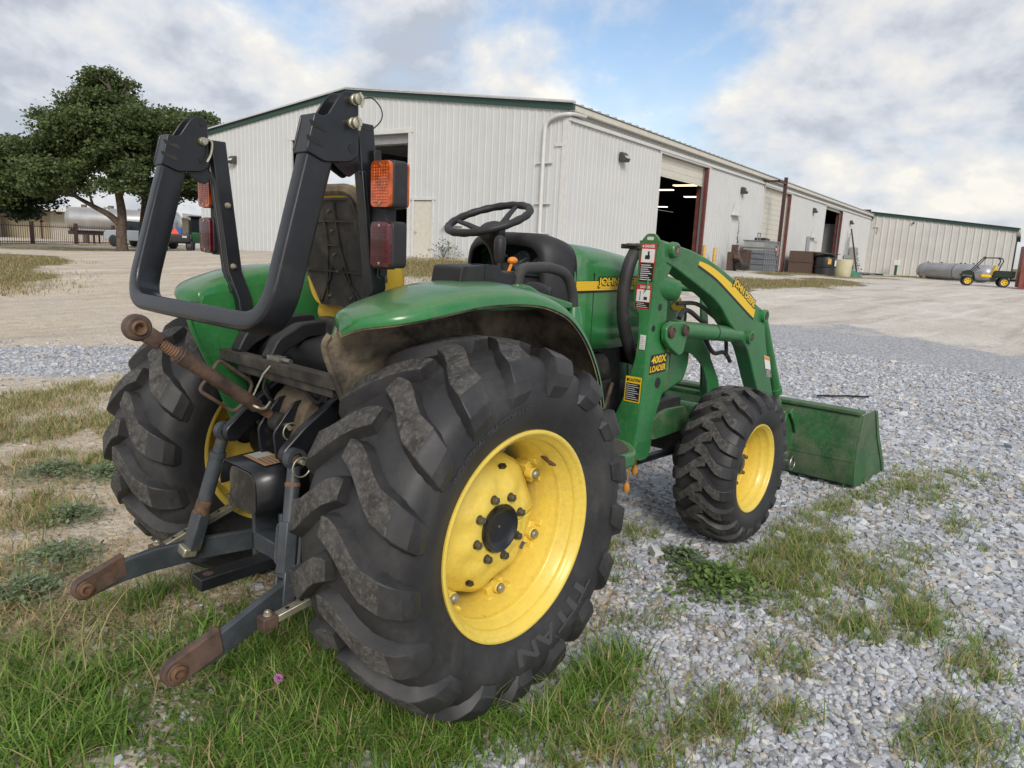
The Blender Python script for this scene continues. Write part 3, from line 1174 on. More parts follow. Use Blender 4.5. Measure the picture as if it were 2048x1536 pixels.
# right-hand console on the fender: cup holder, armrest, levers
c = MB()
cons = rounded([(.005, 1.325), (.02, 1.394), (.19, 1.398), (.215, 1.375), (.29, 1.368), (.32, 1.35), (.33, 1.325)], .015)
c.prism(cons, -.565, -.43, 'y')
con = c.build('console', 'black_plastic', T, bevel=.01, segs=3)
MB().bx(.125, .165, -.5665, -.50, 1.352, 1.3995).build('cup_slot', 'decal_black', con)
MB().bx(.23, .33, -.54, -.45, 1.362, 1.376).build('lever_plate', 'black_dusty', con, bevel=.004)
base = MB()
base.prism(rounded([(-.06, 1.285), (.0, 1.332), (.34, 1.332), (.40, 1.305), (.60, 1.262), (.60, 1.24), (-.06, 1.25)], .02), -.585, -.425, 'y')
base.build('console_base', 'green', T, bevel=.015, segs=3)
lv = MB().cyl((.35, -.42, 1.36), (.352, -.42, 1.405), .008, .008, 10)
lv.lathe([(.0, .0), (.012, .004), (.018, .02), (.022, .05), (.0225, .075), (.018, .092), (.008, .10), (0, .101)], c=(.352, -.42, 1.40), axis=(.02, 0, 1), n=20)
lv.build('shift_lever', 'black_plastic', T)
ok = MB().cyl((.425, -.40, 1.36), (.445, -.40, 1.40), .006, .006, 8)
ok.ball((.45, -.40, 1.41), .018, 8, (1.3, .9, .8))
ok.build('range_lever', 'orange_plastic', T)
gh = MB().tube(round_path([(.295, -.56, 1.31), (.305, -.56, 1.388), (.47, -.56, 1.395), (.585, -.56, 1.37), (.63, -.56, 1.29), (.635, -.56, 1.22)], .07, 6), .020, 14)
gh.build('grab_handle', 'grip', T)
for xx, zz in ((.295, 1.305), (.635, 1.215)):
    MB().lathe([(.042, -.035), (.036, -.005), (.028, .028), (.024, .03), (0, .03)], c=(xx, -.56, zz), axis=(0, 0, 1), n=20).build('handle_boot', 'green', T)
MB().ball((.50, -.47, 1.285), .050, 10, (1.7, 1, 1)).build('joystick_boot', 'black_plastic', T)

# --- roll bar: two uprights, hinge brackets, folded hoop
for sign in (-1, 1):
    u = MB()
    yo, yi = -.454, -.416
    rws = []
    for (z, xf, sh) in ((1.793, -.250, 0), (1.60, -.229, 0), (1.32, -.198, 0), (1.22, -.186, .050), (1.0, -.159, .052), (.79, -.134, .052)):
        xr = xf - .058
        rws.append([(xr, yo + sh, z), (xf, yo + sh, z), (xf, yi + sh, z), (xr, yi + sh, z)])
    u.grid(rws, closed=True)
    u.add(rws[0], [(0, 1, 2, 3)])
    u.add(rws[-1], [(3, 2, 1, 0)])
    # folded outer flange along the back edge
    rws = []
    for (z, xf, sh) in ((1.66, -.2355, 0), (1.32, -.198, 0), (1.24, -.188, .04)):
        xr = xf - .062
        rws.append([(xr, yo - .006 + sh, z), (xr + .016, yo - .006 + sh, z), (xr + .016, yo + .01 + sh, z), (xr, yo + .01 + sh, z)])
    u.grid(rws, closed=True)
    u.add(rws[0], [(0, 1, 2, 3)])
    u.add(rws[-1], [(3, 2, 1, 0)])
    if sign > 0:
        u = u.mirror()
    post = u.build('roll_bar_post', 'black_paint', T, bevel=.004, clean=True)
    s = -sign
    for (x, z, k) in ((-.252, 1.565, 0), (-.236, 1.34, 0)):
        bolt_mb((x, .4155 * sign, z), (0, -sign, 0), .009, .014).build('bolt', 'zinc', post)
    for (x, z, r) in ((-.255, 1.52, .013), (-.25, 1.475, .006)):
        MB().cyl((x, .4155 * sign, z), (x, .4148 * sign, z), r, r, 16).build('bolt_hole', 'decal_black', post)
    # hinge bracket: two cheek plates joined by a rear wrap
    cheek = rounded([(-.466, 1.795), (-.440, 1.787), (-.425, 1.794), (-.391, 1.845), (-.368, 1.866), (-.338, 1.866), (-.322, 1.848), (-.322, 1.694), (-.350, 1.676), (-.434, 1.668), (-.470, 1.682), (-.494, 1.690)], .012)
    br = MB()
    br.prism(cheek, -.4775, -.4712, 'y')
    br.prism(cheek, -.4128, -.4065, 'y')
    br.prism([(-.491, 1.688), (-.475, 1.688), (-.448, 1.788), (-.463, 1.793)], -.4765, -.4075, 'y')
    if sign > 0:
        br = br.mirror()
    hb = br.build('hinge_bracket', 'black_paint', T, bevel=.004)
    for k, (x, z) in enumerate(((-.452, 1.762), (-.462, 1.722))):
        sl = MB()
        sl.prism(rounded([(x - .032, z + .012), (x + .022, z - .004), (x + .026, z - .018), (x - .028, z - .002)], .008), -.4787, -.4765, 'y')
        if sign > 0:
            sl = MB().prism(rounded([(x - .032, z + .012), (x + .022, z - .004), (x + .026, z - .018), (x - .028, z - .002)], .008), .4053, .4075, 'y')
        sl.build('slot', 'black_dusty', hb)
    ysd = -.4780 if sign < 0 else .4060
    MB().cyl((-.345, ysd, 1.715), (-.345, ysd - .001, 1.715), .013, .013, 18).build('pin_hole', 'decal_black', hb)
    if sign > 0:
        MB().cyl((-.340, ysd, 1.845), (-.340, ysd - .001, 1.845), .013, .013, 18).build('pin_hole', 'decal_black', hb)
    # pivot pins
    pin = MB()
    y0 = ysd
    for (x, z) in ([(-.345, 1.782)] + ([(-.338, 1.845)] if sign < 0 else [])):
        pin.cyl((x, y0 + .1, z), (x, y0 - .022, z), .0115, .0115, 16)
        if sign < 0:
            pin.lathe([(0, .0), (.0155, .0), (.0155, -.007), (.012, -.009)], c=(x, y0, z), n=20)
            pin.lathe([(.0145, -.013), (.0155, -.017), (.0155, -.026), (.010, -.029), (0, -.029)], c=(x, y0, z), n=20)
            pin.tube([(x - .004, y0 - .030, z + .016), (x + .004, y0 - .036, z - .004), (x - .002, y0 - .034, z - .022)], .0035, 6)
        else:
            pin.cyl((x, y0, z), (x, y0 - .012, z), .015, .014, 18)
    pin.build('hinge_pin', 'zinc', hb)
    # ears on the post that the bracket turns on
    ear = MB().prism(rounded([(-.338, 1.79), (-.325, 1.845), (-.30, 1.79), (-.30, 1.66), (-.335, 1.635), (-.375, 1.66), (-.40, 1.68)], .012), -.4500, -.4450, 'y')
    ear.prism(rounded([(-.40, 1.68), (-.33, 1.70), (-.305, 1.66), (-.335, 1.632), (-.38, 1.655)], .012), -.426, -.418, 'y')
    (ear if sign < 0 else ear.mirror()).build('post_ear', 'black_paint', post, bevel=.002)
    cable = MB()
    if sign < 0:
        cable.tube(smooth_path([(-.338, -.522, 1.845), (-.315, -.53, 1.848), (-.285, -.53, 1.825), (-.285, -.53, 1.795), (-.315, -.52, 1.765), (-.345, -.515, 1.772)], 5), .0018, 6)
        cable.build('lanyard', 'decal_black', hb)
    else:
        cable.tube(smooth_path([(-.338, .388, 1.79), (-.32, .385, 1.78), (-.325, .385, 1.74), (-.34, .385, 1.71)], 5), .004, 6)
        cable.build('hitch_pin_clip', 'zinc', hb)

hoop_n = Vector((-.50, 0, 1.72)) - Vector((-.645, 0, 1.22))
leg_d = hoop_n.normalized()
nrm = Vector((leg_d.z, 0, -leg_d.x))
Yh = .442
hp = round_path([(-.427, -Yh, 1.735), (-.576, -Yh, 1.215), (-.576, Yh, 1.215), (-.427, Yh, 1.735)], .125, 10)
MB().sweep(hp, tuple(nrm), .088, .055).build('roll_bar_hoop', 'black_paint', T, smooth=30)
for sign in (-1, 1):
    MB().sweep([(-.4315, Yh * sign, 1.72), (-.4415, Yh * sign, 1.682)], tuple(nrm), .094, .061).build('weld_bead', 'black_paint', T, smooth=30)

# --- lamps on the posts
for sign in (-1, 1):
    for nm, zc_, m_l in (('turn_lamp', 1.622, 'amber_lens'), ('tail_lamp', 1.452, 'red_lens')):
        yc = -.531
        sh = rounded([(-.046, -.067), (.046, -.067), (.046, .067), (-.046, .067)], .018, 5)
        bd = MB().prism([(yc + p[0], zc_ + p[1]) for p in sh], -.276, -.222, 'x')
        if sign > 0:
            bd = bd.mirror()
        body = bd.build(nm, 'black_plastic', T, bevel=.004)
        ln = MB()
        sh2 = rounded([(-.043, -.064), (.043, -.064), (.043, .064), (-.043, .064)], .016, 5)
        ln.prism([(yc + p[0], zc_ + p[1]) for p in sh2], -.287, -.2755, 'x')
        # moulded ribs of the lens
        if nm == 'turn_lamp':
            for a in range(13):
                for b_ in range(6):
                    ln.bx(-.289, -.2872, yc - .032 + b_ * .0113, yc - .032 + b_ * .0113 + .0085, zc_ - .052 + a * .0082, zc_ - .052 + a * .0082 + .006)
        else:
            for a in range(20):
                ln.bx(-.2892, -.2872, yc - .030, yc + .030, zc_ - .05 + a * .0052, zc_ - .05 + a * .0052 + .0028)
        if nm == 'turn_lamp':
            ln.prism([(yc + p[0], zc_ + p[1]) for p in sh2], -.2225, -.214, 'x')
        if sign > 0:
            ln = ln.mirror()
        lo = ln.build('lens', m_l, body, bevel=.0025)
        for dz in (-.054, .054):
            MB().lathe([(.0045, -.0005), (.004, -.0025), (0, -.003)], c=(-.288, yc * -sign, zc_ + dz), axis=(1, 0, 0), n=12).build('lens_screw', 'zinc', body)
    st = MB().prism(rounded([(-.262, 1.72), (-.235, 1.725), (-.205, 1.36), (-.232, 1.35)], .01), -.470, -.464, 'y')
    st.bx(-.262, -.225, -.53, -.462, 1.38, 1.66)
    (st if sign < 0 else st.mirror()).build('lamp_bracket', 'black_plastic', T, bevel=.004)
MB().tube(smooth_path([(-.25, -.489, 1.48), (-.256, -.492, 1.40), (-.262, -.492, 1.36), (-.25, -.489, 1.35)], 5), .003, 6).build('lamp_cable', 'decal_black', T)

# --- seat
tilt = R(-10)
SM = Matrix.Translation((0.015, 0, 1.20)) @ Matrix.Rotation(tilt, 4, 'Y')


def seat_pts(pts):
    return [tuple(SM @ Vector(p)) for p in pts]


sb = MB()
outl = rounded([(-.225, 0), (-.245, .16), (-.215, .36), (-.13, .455), (.13, .455), (.215, .36), (.245, .16), (.225, 0)], .07, 5)
k = len(outl)
lays = [(-.02, .80), (-.028, .94), (0.0, 1.0), (.05, .985), (.085, .9), (.095, .7)]
vs = []
for (xx, sc) in lays:
    for y, z in outl:
        vs.append((xx, y * sc, .22 + (z - .22) * sc))
fs = []
for i in range(len(lays) - 1):
    for j in range(k):
        fs.append((i * k + j, i * k + (j + 1) % k, (i + 1) * k + (j + 1) % k, (i + 1) * k + j))
fs += [tuple(reversed(range(k))), tuple((len(lays) - 1) * k + j for j in range(k))]
sb.add(seat_pts(vs), fs)
# front bolsters
seat = sb.build('seat', 'seat_yellow', T, smooth=60)
bk = MB()
hexo = rounded([(-.13, .02), (-.20, .16), (-.125, .415), (.125, .415), (.20, .16), (.13, .02)], .02, 3)
b2 = MB().prism(hexo, -.040, -.022, 'x')
b2.v = seat_pts(b2.v)
panel = b2.build('seat_back_panel', 'seat_back_plastic', seat, bevel=.004)
ribs = MB()


def rib(y0, z0, y1, z1, h=.007, w=.006):
    p0, p1 = Vector((0, y0, z0)), Vector((0, y1, z1))
    d = (p1 - p0).normalized()
    s = Vector((0, -d.z, d.y)) * w / 2
    vs = [(-.041 - (h if q else 0), p.y + s_ * s.y, p.z + s_ * s.z) for p in (p0, p1) for q in (0, 1) for s_ in (-1, 1)]
    ribs.add(seat_pts(vs), [(0, 1, 3, 2), (4, 6, 7, 5), (0, 2, 6, 4), (1, 5, 7, 3), (2, 3, 7, 6), (0, 4, 5, 1)])


for sgn in (-1, 1):
    rib(.035 * sgn, .40, .035 * sgn, .25)
    rib(.035 * sgn, .25, .085 * sgn, .05)
    rib(.195 * sgn, .16, .125 * sgn, .41)
    rib(.195 * sgn, .16, .13 * sgn, .025)
    rib(.03 * sgn, .17, .055 * sgn, .12)
    rib(.06 * sgn, .12, .13 * sgn, .035)
rib(-.145, .335, .145, .335)
rib(-.195, .155, .195, .155)
rib(-.12, .412, .12, .412)
rib(-.13, .026, .13, .026)
rib(-.04, .25, .04, .25)
ribs.build('panel_rib', 'seat_back_plastic', panel)
for (y, z) in ((0.0, .37), (0, .30), (-.06, .06), (.07, .06), (0.005, .215), (.0, .155)):
    p = SM @ Vector((-.040, y, z))
    bolt_mb(p, (-1, 0, -.17), .006, .010).build('panel_screw', 'bolt_dark', panel)
rim_s = MB()
pts = [(-.012, y * .90, .22 + (z - .22) * .93) for y, z in outl if z > .1]
rim_s.tube(seat_pts(pts), .022, 8)
rim_s.build('seat_frame', 'mud', seat)
sc_ = MB()
sc_.prism(rounded([(.0, 1.16), (.02, 1.23), (.42, 1.25), (.46, 1.21), (.44, 1.15), (.05, 1.12)], .03, 4), -.24, .24, 'y')
sc_.build('seat_cushion', 'seat_yellow', seat, bevel=.03, segs=3)
sp = MB()
sp.prism(rounded([(-.06, .98), (-.05, 1.17), (.36, 1.14), (.36, .98)], .03), -.15, .15, 'y')
sp.build('seat_pedestal', 'black_dusty', T, bevel=.01)

# --- platform, covers behind the seat
pf = MB()
pf.grid([[(x, y, z) for y in (-.42, -.3, 0, .3, .42)] for x, z in ((-.17, .98), (-.165, 1.04), (-.14, 1.08), (-.06, 1.10), (.05, 1.11))])
pf.build('rear_deck', 'black_plastic', T, smooth=60, solid=.01)
for yy in (.08, .30):
    hump = MB()
    hump.prism(rounded([(-.29, 1.03), (-.25, 1.10), (-.15, 1.15), (.05, 1.16), (.05, 1.10), (-.12, 1.10), (-.22, 1.05), (-.25, 1.02)], .02), yy, yy + .06, 'y')
    hump.build('deck_rib', 'black_plastic', T, bevel=.006)
bar = MB().bx(-.30, -.255, -.42, .42, .985, 1.028)
bar.bx(-.29, -.26, -.30, .30, .955, .985)
bar.build('deck_rail', 'black_dusty', T, bevel=.004)
MB().bx(.0, 1.0, -.42, .42, .735, .765).build('floor_plate', 'black_dusty', T)

# --- rear housing and three-point hitch
hs = MB()
hs.prism(rounded([(-.22, .42), (-.26, .55), (-.26, .76), (-.18, .93), (.25, .96), (.25, .40)], .03), -.17, .17, 'y')
hs.build('transmission_case', 'engine', T, bevel=.02)
md = MB()
md.prism(rounded([(-.285, .60), (-.295, .78), (-.25, .90), (-.16, .95), (-.14, .62)], .03), -.10, .11, 'y')
md.build('mud_caked_bracket', 'mud', T, bevel=.02)
MB().prism(rounded([(-.22, .90), (-.2, .965), (-.02, .975), (.0, .90)], .012), -.16, .03, 'y').build('valve_block', 'engine', T, bevel=.01)
for y0 in (-.055, .045):
    pl = MB().prism(rounded([(-.345, .70), (-.355, .80), (-.27, .90), (-.20, .90), (-.19, .72), (-.29, .66)], .02), y0, y0 + .010, 'y')
    tb = pl.build('top_link_bracket', 'black_paint', T, bevel=.002)
    for (x, z) in ((-.318, .735), (-.30, .70), (-.25, .72), (-.275, .78), (-.32, .785)):
        MB().cyl((x, y0 - .0006, z), (x, y0 - .001, z), .0125, .0125, 14).build('pin_hole', 'decal_black', tb)
# axle
ax = MB().cyl((0, -.62, .58), (0, .62, .58), .075, .075, 24)
ax.cyl((0, -.45, .58), (0, -.2, .58), .10, .15, 24).cyl((0, .2, .58), (0, .45, .58), .15, .10, 24)
ax.build('rear_axle', 'engine', T)
# rockshaft arms
for sign in (-1, 1):
    la = MB()
    pth = [(-.10, -.16, .925), (-.20, -.17, .895), (-.30, -.19, .825), (-.385, -.20, .755)]
    for i in range(3):
        pass
    arm_o = rounded([(-.06, .955), (-.20, .93), (-.33, .845), (-.412, .775), (-.412, .735), (-.37, .722), (-.29, .785), (-.18, .86), (-.06, .885)], .018)
    la.prism(arm_o, -.205, -.170, 'y')
    (la if sign < 0 else la.mirror()).build('lift_arm', 'black_paint', T, bevel=.006)
    pn = MB().lathe([(0, .022), (.018, .022), (.018, -.02), (.0115, -.022), (.0115, -.038), (0, -.038)], c=(-.388, -.225, .756), n=20)
    (pn if sign < 0 else pn.mirror()).build('lift_pin', 'rust_dark', T)
# lift rods
rods = {1: ((-.388, .225, .756), (-.487, .30, .318)), -1: ((-.388, -.235, .756), (-.487, -.325, .345))}
for sign, (a, b_) in rods.items():
    A, B = Vector(a), Vector(b_)
    d = (B - A).normalized()
    rd = MB()
    side = d.cross(Vector((1, 0, 0))).normalized()
    rotm = Matrix((side, side.cross(d) * -1, d)).transposed()
    rd.lathe([(.036, -.016), (.036, .016), (.021, .018), (.021, -.018), (.036, -.016)], c=A, axis=(0, 1, 0), n=24)
    rd.cyl(A + d * .025, A + d * .085, .021, .022, 18)
    ro = rd.build('lift_rod', 'hitch_grey', T, smooth=40, bevel=.002)
    b2 = MB()
    if sign > 0:
        b2.cyl(A + d * .085, A + d * .30, .0265, .0265, 24)
        b2.cyl(A + d * .082, A + d * .10, .030, .030, 24)
        b2.build('rod_tube', 'hitch_grey', ro, smooth=40)
        MB().cyl(A + d * .272, A + d * .325, .0275, .030, 20).build('rust_ring', 'rust', ro)
        fk = MB().box(A + d * .395, (.062, .046, .15), rotm)
        fk.build('rod_fork', 'hitch_grey', ro, bevel=.006)
        MB().box(A + d * .462 + Vector((-.018, 0, -.008)), (.058, .052, .035), rotm).build('clevis_bolt', 'zinc', ro, bevel=.006)
    else:
        b2.cyl(A + d * .085, A + d * .24, .0235, .0235, 24)
        b2.build('rod_tube', 'hitch_grey', ro, smooth=40)
        MB().cyl(A + d * .075, A + d * .088, .025, .025, 20).build('rust_ring', 'rust', ro)
        tb = MB().cyl(A + d * .20, A + d * .36, .034, .034, 6)
        tb.build('turnbuckle', 'hitch_grey', ro, smooth=20, bevel=.002)
        hd = MB()
        for s2 in (-1, 1):
            o_ = side * (.033 * s2)
            hd.tube(round_path([A + d * .212 + o_, A + d * .212 + o_ * 2.1, A + d * .335 + o_ * 2.1, A + d * .335 + o_], .02, 5), .006, 8)
        hd.build('turnbuckle_handle', 'hitch_grey', ro)
        fk = MB()
        for s2 in (-1, 1):
            o_ = side * (.022 * s2)
            fk.box(A + d * .415 + o_ * 1.15, (.011, .044, .125), rotm)
        fk.box(A + d * .36, (.052, .044, .03), rotm)
        fk.build('rod_fork', 'hitch_grey', ro, bevel=.004)
        MB().cyl(A + d * .455 + side * -.04, A + d * .455 + side * .045, .015, .015, 16).build('clevis_bolt', 'rust_dark', ro)
rg = MB()
rg.tube([(-.392 + .032 * math.cos(t), -.282, .74 + .032 * math.sin(t)) for t in np.linspace(0, 2 * math.pi, 25)[:-1]], .0028, 6, closed=True)
rg.cyl((-.388, -.235, .756), (-.388, -.29, .756), .0105, .009, 12)
rg.build('linch_pin', 'zinc', T)
rg = MB()
rg.tube([(-.30 + .03 * math.cos(t), -.075, .80 + .03 * math.sin(t)) for t in np.linspace(0, 2 * math.pi, 25)[:-1]], .0028, 6, closed=True)
rg.cyl((-.30, -.04, .82), (-.31, -.085, .815), .010, .008, 12)
rg.build('linch_pin', 'zinc', T)
# lower links
for sign in (-1, 1):
    yb, yf = (-.345, -.27) if sign < 0 else (.345, .27)
    pth = ([(-.842, yb, .253), (-.72, yb * .995, .277), (-.62, yb * .98, .288), (-.45, yb * .95, .286), (-.15, yf, .276), (.10, yf, .31)] if sign > 0 else
           [(-.842, yb, .253), (-.72, yb * .995, .278), (-.60, yb * .98, .322), (-.45, yb * .95, .372), (-.15, yf, .42), (.10, yf, .43)])
    lk = MB()
    hts = [.074, .078, .084, .084, .078, .07]
    thick = .026
    sects = []
    for i, p in enumerate(pth):
        pv = Vector(p)
        dz = hts[i] / 2
        sects.append([(pv.x, pv.y - thick / 2, pv.z - dz), (pv.x, pv.y + thick / 2, pv.z - dz), (pv.x, pv.y + thick / 2, pv.z + dz), (pv.x, pv.y - thick / 2, pv.z + dz)])
    lk.grid(sects, closed=True)
    lk.add(sects[-1], [(0, 1, 2, 3)])
    ob = lk.build('lower_link', 'hitch_grey', T, bevel=.005)
    # rounded rusty eye with its ball
    ey = MB()
    cx, cz = -.842, .253
    d = Vector((.12, 0, .037)).normalized()
    eo = []
    for i in range(15):
        t = R(90 + 180 * i / 14)
        eo.append((cx + math.cos(t + math.atan2(.037, .12)) * .041, cz + math.sin(t + math.atan2(.037, .12)) * .041))
    eo += [(cx + .145 - .006, cz + .0447 - .040), (cx + .145 - .018, cz + .0447 + .042)]
    ey.prism(eo, yb - .0155, yb + .0155, 'y')
    ey.build('link_eye', 'rust_dark', ob, bevel=.006)
    yy = yb - .017
    bl = MB().lathe([(.030, .005), (.0295, -.001), (.026, -.003), (.024, -.001), (.023, -.008), (.014, -.0105), (.0135, .0), (.0, .0)], c=(cx, yy, cz), n=28)
    bl.build('ball', 'rust', ob, smooth=50)
    # stabiliser
    sy = -.52 if sign < 0 else .50
    s0, s1 = Vector((-.575, yb - .04 * (1 if sign < 0 else -1), .318 if sign < 0 else .30)), Vector((-.10, sy * .86, .43))
    sd = (s1 - s0).normalized()
    sdw = sd.cross(Vector((0, 0, 1))).normalized()
    rotm = Matrix((sd, sdw, sd.cross(sdw) * -1)).transposed()
    stb = MB().box((s0 + s1) / 2, ((s1 - s0).length, .032, .022), rotm)
    so = stb.build('stabilizer', 'zinc', T, bevel=.002)
    for q in range(6):
        p = s0.lerp(s1, .12 + q * .10) + Vector((0, 0, .0125))
        MB().cyl(p, p + Vector((0, 0, .0012)), .007, .007, 12).build('hole', 'decal_black', so)
    MB().bx(s0.x - .03, s0.x + .02, s0.y - .022, s0.y + .022, s0.z - .022, s0.z + .022).build('stabilizer_clevis', 'rust_dark', so, bevel=.004)
    bolt_mb(s0 + Vector((-.005, 0, .022)), (0, 0, 1), .011, .016).build('clevis_bolt', 'zinc', so)
    p = s0.lerp(s1, .62)
    MB().cyl(p, p + Vector((0, 0, .05)), .005, .005, 8).cyl(p + Vector((0, 0, .05)), p + Vector((0, 0, .058)), .010, .010, 10).build('adjust_pin', 'steel', so)
# drawbar
db = MB().bx(-.615, .05, -.034, .034, .296, .338)
do = db.build('drawbar', 'black_paint', T, bevel=.003)
for x in (-.575, -.43):
    MB().cyl((x, 0, .3383), (x, 0, .339), .017, .017, 20).build('pin_hole', 'rust_dark' if x < -.5 else 'decal_black', do)
hg = MB().bx(-.36, -.30, -.10, .10, .33, .40)
hg.bx(-.36, -.22, -.10, -.08, .29, .52).bx(-.36, -.22, .08, .10, .29, .52)
hg.build('drawbar_support', 'hitch_grey', T, bevel=.006)
# power take-off shield
ps = MB()
arch = [(-.115, .54), (-.122, .60), (-.118, .655), (-.09, .688), (.09, .694), (.115, .66), (.12, .60)]
r0 = [(-.46, y, z) for y, z in arch]
r1 = [(-.245, y, z + .01) for y, z in arch]
ps.grid([r0, r1])
pso = ps.build('power_take_off_shield', 'black_paint', T, smooth=45, solid=.006)
ps = MB().prism(rounded([(-.118, .545), (-.122, .66), (-.09, .686), (.03, .688), (.045, .66), (.045, .56), (.01, .545)], .02, 4), -.466, -.460, 'x')
ps.build('shield_flap', 'black_dusty', pso, bevel=.002)
dq = MB()
ou, ov = (-0.02, -1, -0.02), (.999, -.02, .046)
dq.m(0)
quad_on(dq, (-.36, -.01, .7005), ou, ov, -.075, .075, -.045, .04, .003)
dq.m(1)
quad_on(dq, (-.36, -.01, .7005), ou, ov, -.07, -.01, -.03, .03, .004)
dq.m(2)
for q in range(4):
    quad_on(dq, (-.36, -.01, .7005), ou, ov, .0, .068, -.03 + q * .016, -.023 + q * .016, .004)
dq.build('warning_sticker', ['sticker_faded', 'tote_plastic', 'mud'], pso, smooth=0)
MB().cyl((-.40, 0, .60), (-.22, 0, .60), .018, .018, 18).build('power_take_off_shaft', 'steel', T)
# top link, held up by its wire hook
A, B = Vector((-.76, .005, 1.178)), Vector((-.297, 0, .822))
d = (B - A).normalized()
tl = MB()
L_ = (B - A).length
tl.cyl(A + d * .17, A + d * (L_ - .11), .0235, .0235, 24)
tl.cyl(A + d * .145, A + d * .19, .028, .026, 24)
tl.cyl(A + d * .14, A + d * .155, .024, .03, 24)
tlo = tl.build('top_link', 'rust_dark', T, smooth=40)
MB().cyl(A + d * .06, A + d * .15, .0155, .0155, 18).build('screw', 'rust', tlo)
th = MB()
for q in range(9):
    p = A + d * (.07 + q * .0085)
    th.lathe([(.0155, -.003), (.0178, 0), (.0155, .003)], c=p, axis=d, n=16)
th.build('thread', 'rust', tlo)
ey = MB().lathe([(.022, -.022), (.036, -.02), (.040, -.012), (.040, .012), (.036, .02), (.022, .022)], c=A, n=28)
ey.box(A + d * .055, (.05, .036, .05), Matrix.Rotation(-math.atan2(d.z, d.x), 4, 'Y').to_3x3())
ey.build('link_eye', 'rust_dark', tlo, bevel=.004)
MB().lathe([(.0, -.012), (.012, -.012), (.0125, -.026), (.019, -.030), (.026, -.018), (.026, .018), (.019, .03), (.0, .03)], c=A, n=24).build('ball', 'rust', tlo, smooth=60)
MB().cyl(A + d * (L_ - .12), A + d * (L_ - .05), .016, .016, 16).build('screw', 'rust', tlo)
MB().lathe([(.014, -.03), (.034, -.028), (.036, .0), (.034, .028), (.014, .03)], c=B + Vector((0.0, 0, -.005)), n=24).build('link_eye', 'engine', tlo)
for s2 in (-1, 1):
    up = Vector((-d.z, 0, d.x)) * s2
    up = -up
    hd = MB().tube(round_path([A + d * .27 + up * .02, A + d * .268 + up * .058, A + d * .415 + up * .058, A + d * .425 + up * .02], .02, 5), .0062, 8)
    hd.build('turning_handle', 'rust_dark', tlo)
hk = MB().tube(smooth_path([(-.35, -.03, .905), (-.375, -.034, .885), (-.40, -.03, .892), (-.41, .0, .905), (-.405, .04, .915)], 4), .0045, 8)
hk.tube([(-.39, .03, .90), (-.33, .05, .985), (-.27, .06, 1.035)], .0038, 8)
hk.build('top_link_hook', 'zinc', T)
br = MB().bx(-.285, -.255, .02, .10, 1.02, 1.045).cyl((-.27, .03, 1.035), (-.27, -.03, 1.035), .009, .009, 12)
br.build('hook_bracket', 'steel', T)
for (pts, r) in (([(-.25, .12, .98), (-.3, .10, .93), (-.28, .08, .88), (-.22, .1, .85)], .006), ([(-.26, -.05, .97), (-.24, -.09, .93), (-.22, -.12, .9), (-.2, -.15, .95)], .008),
                 ([(-.28, .15, .98), (-.24, .16, .85), (-.26, .15, .7), (-.3, .2, .6)], .008)):
    MB().tube(smooth_path(pts, 5), r, 8).build('hydraulic_hose', 'hose_rubber', T)
MB().prism([(-.275, .22), (-.26, .22), (-.25, .8), (-.27, .8)], .18, .2, 'y').build('hitch_strap', 'black_paint', T)

# --- dash, steering
ds = MB()
rows = []
for (x, hw, zt, zs) in ((.845, .215, 1.470, 1.28), (.86, .238, 1.505, 1.28), (.89, .258, 1.520, 1.28), (.93, .278, 1.520, 1.28), (.97, .292, 1.510, 1.28), (1.0, .297, 1.500, 1.28)):
    row = []
    for i in range(17):
        a = math.pi * i / 16
        cy = math.cos(a)
        sy_ = math.sin(a)
        y = -hw * math.copysign(abs(cy) ** .45, cy)
        z = zs + (zt - zs) * abs(sy_) ** .42
        row.append((x, y, z))
    row = [(x, -hw, .95)] + row + [(x, hw, .95)]
    rows.append(row)
ds.grid(rows)
dash = ds.build('dash_cowl', 'black_plastic', T, smooth=60, solid=.012)
gp = MB()
GM = Matrix.Translation((.93, 0, 1.39)) @ Matrix.Rotation(R(28), 4, 'Y')
go = rounded([(-.185, -.065), (.185, -.065), (.165, .07), (-.165, .07)], .03)
g1 = MB().prism(go, -.005, .01, 'x')
g1.v = [tuple(GM @ Vector(p)) for p in g1.v]
gpo = g1.build('instrument_panel', 'gauge', dash, bevel=.004)
gf = MB()
for (y, r) in ((-.03, .055), (.085, .038), (-.135, .032)):
    gf.lathe([(0, -.0065), (r, -.0065), (r, -.009), (r * 1.06, -.009), (r * 1.06, -.005)], c=(0, y, 0), axis=(1, 0, 0), n=28)
gf.v = [tuple(GM @ Vector(p)) for p in gf.v]
gf.build('gauge_dial', 'gauge_face', gpo)
nd = MB()
for (y, r, a) in ((-.03, .045, .6), (.085, .03, 2.0), (-.135, .025, 1.2)):
    nd.box((-.0085, y - math.cos(a) * r * .4, math.sin(a) * r * .4), (.001, r * .9, .004), Matrix.Rotation(-a, 3, 'X'))
    for q in range(9):
        t = R(-30 + q * 30)
        nd.box((-.0075, y - math.cos(t) * r, math.sin(t) * r), (.001, .008, .002), Matrix.Rotation(-t, 3, 'X'))
nd.v = [tuple(GM @ Vector(p)) for p in nd.v]
nd.build('gauge_needle', 'decal_white', gpo)
lowp = MB().prism(rounded([(.80, .80), (.80, 1.1), (.845, 1.28), (.90, 1.33), (.985, 1.34), (.985, .80)], .03), -.26, .26, 'y')
lowp.build('dash_panel', 'black_plastic', T, bevel=.02)
SW = Matrix.Translation((.736, 0, 1.577)) @ Matrix.Rotation(R(-22), 4, 'Y')
ring = MB()
pp = []
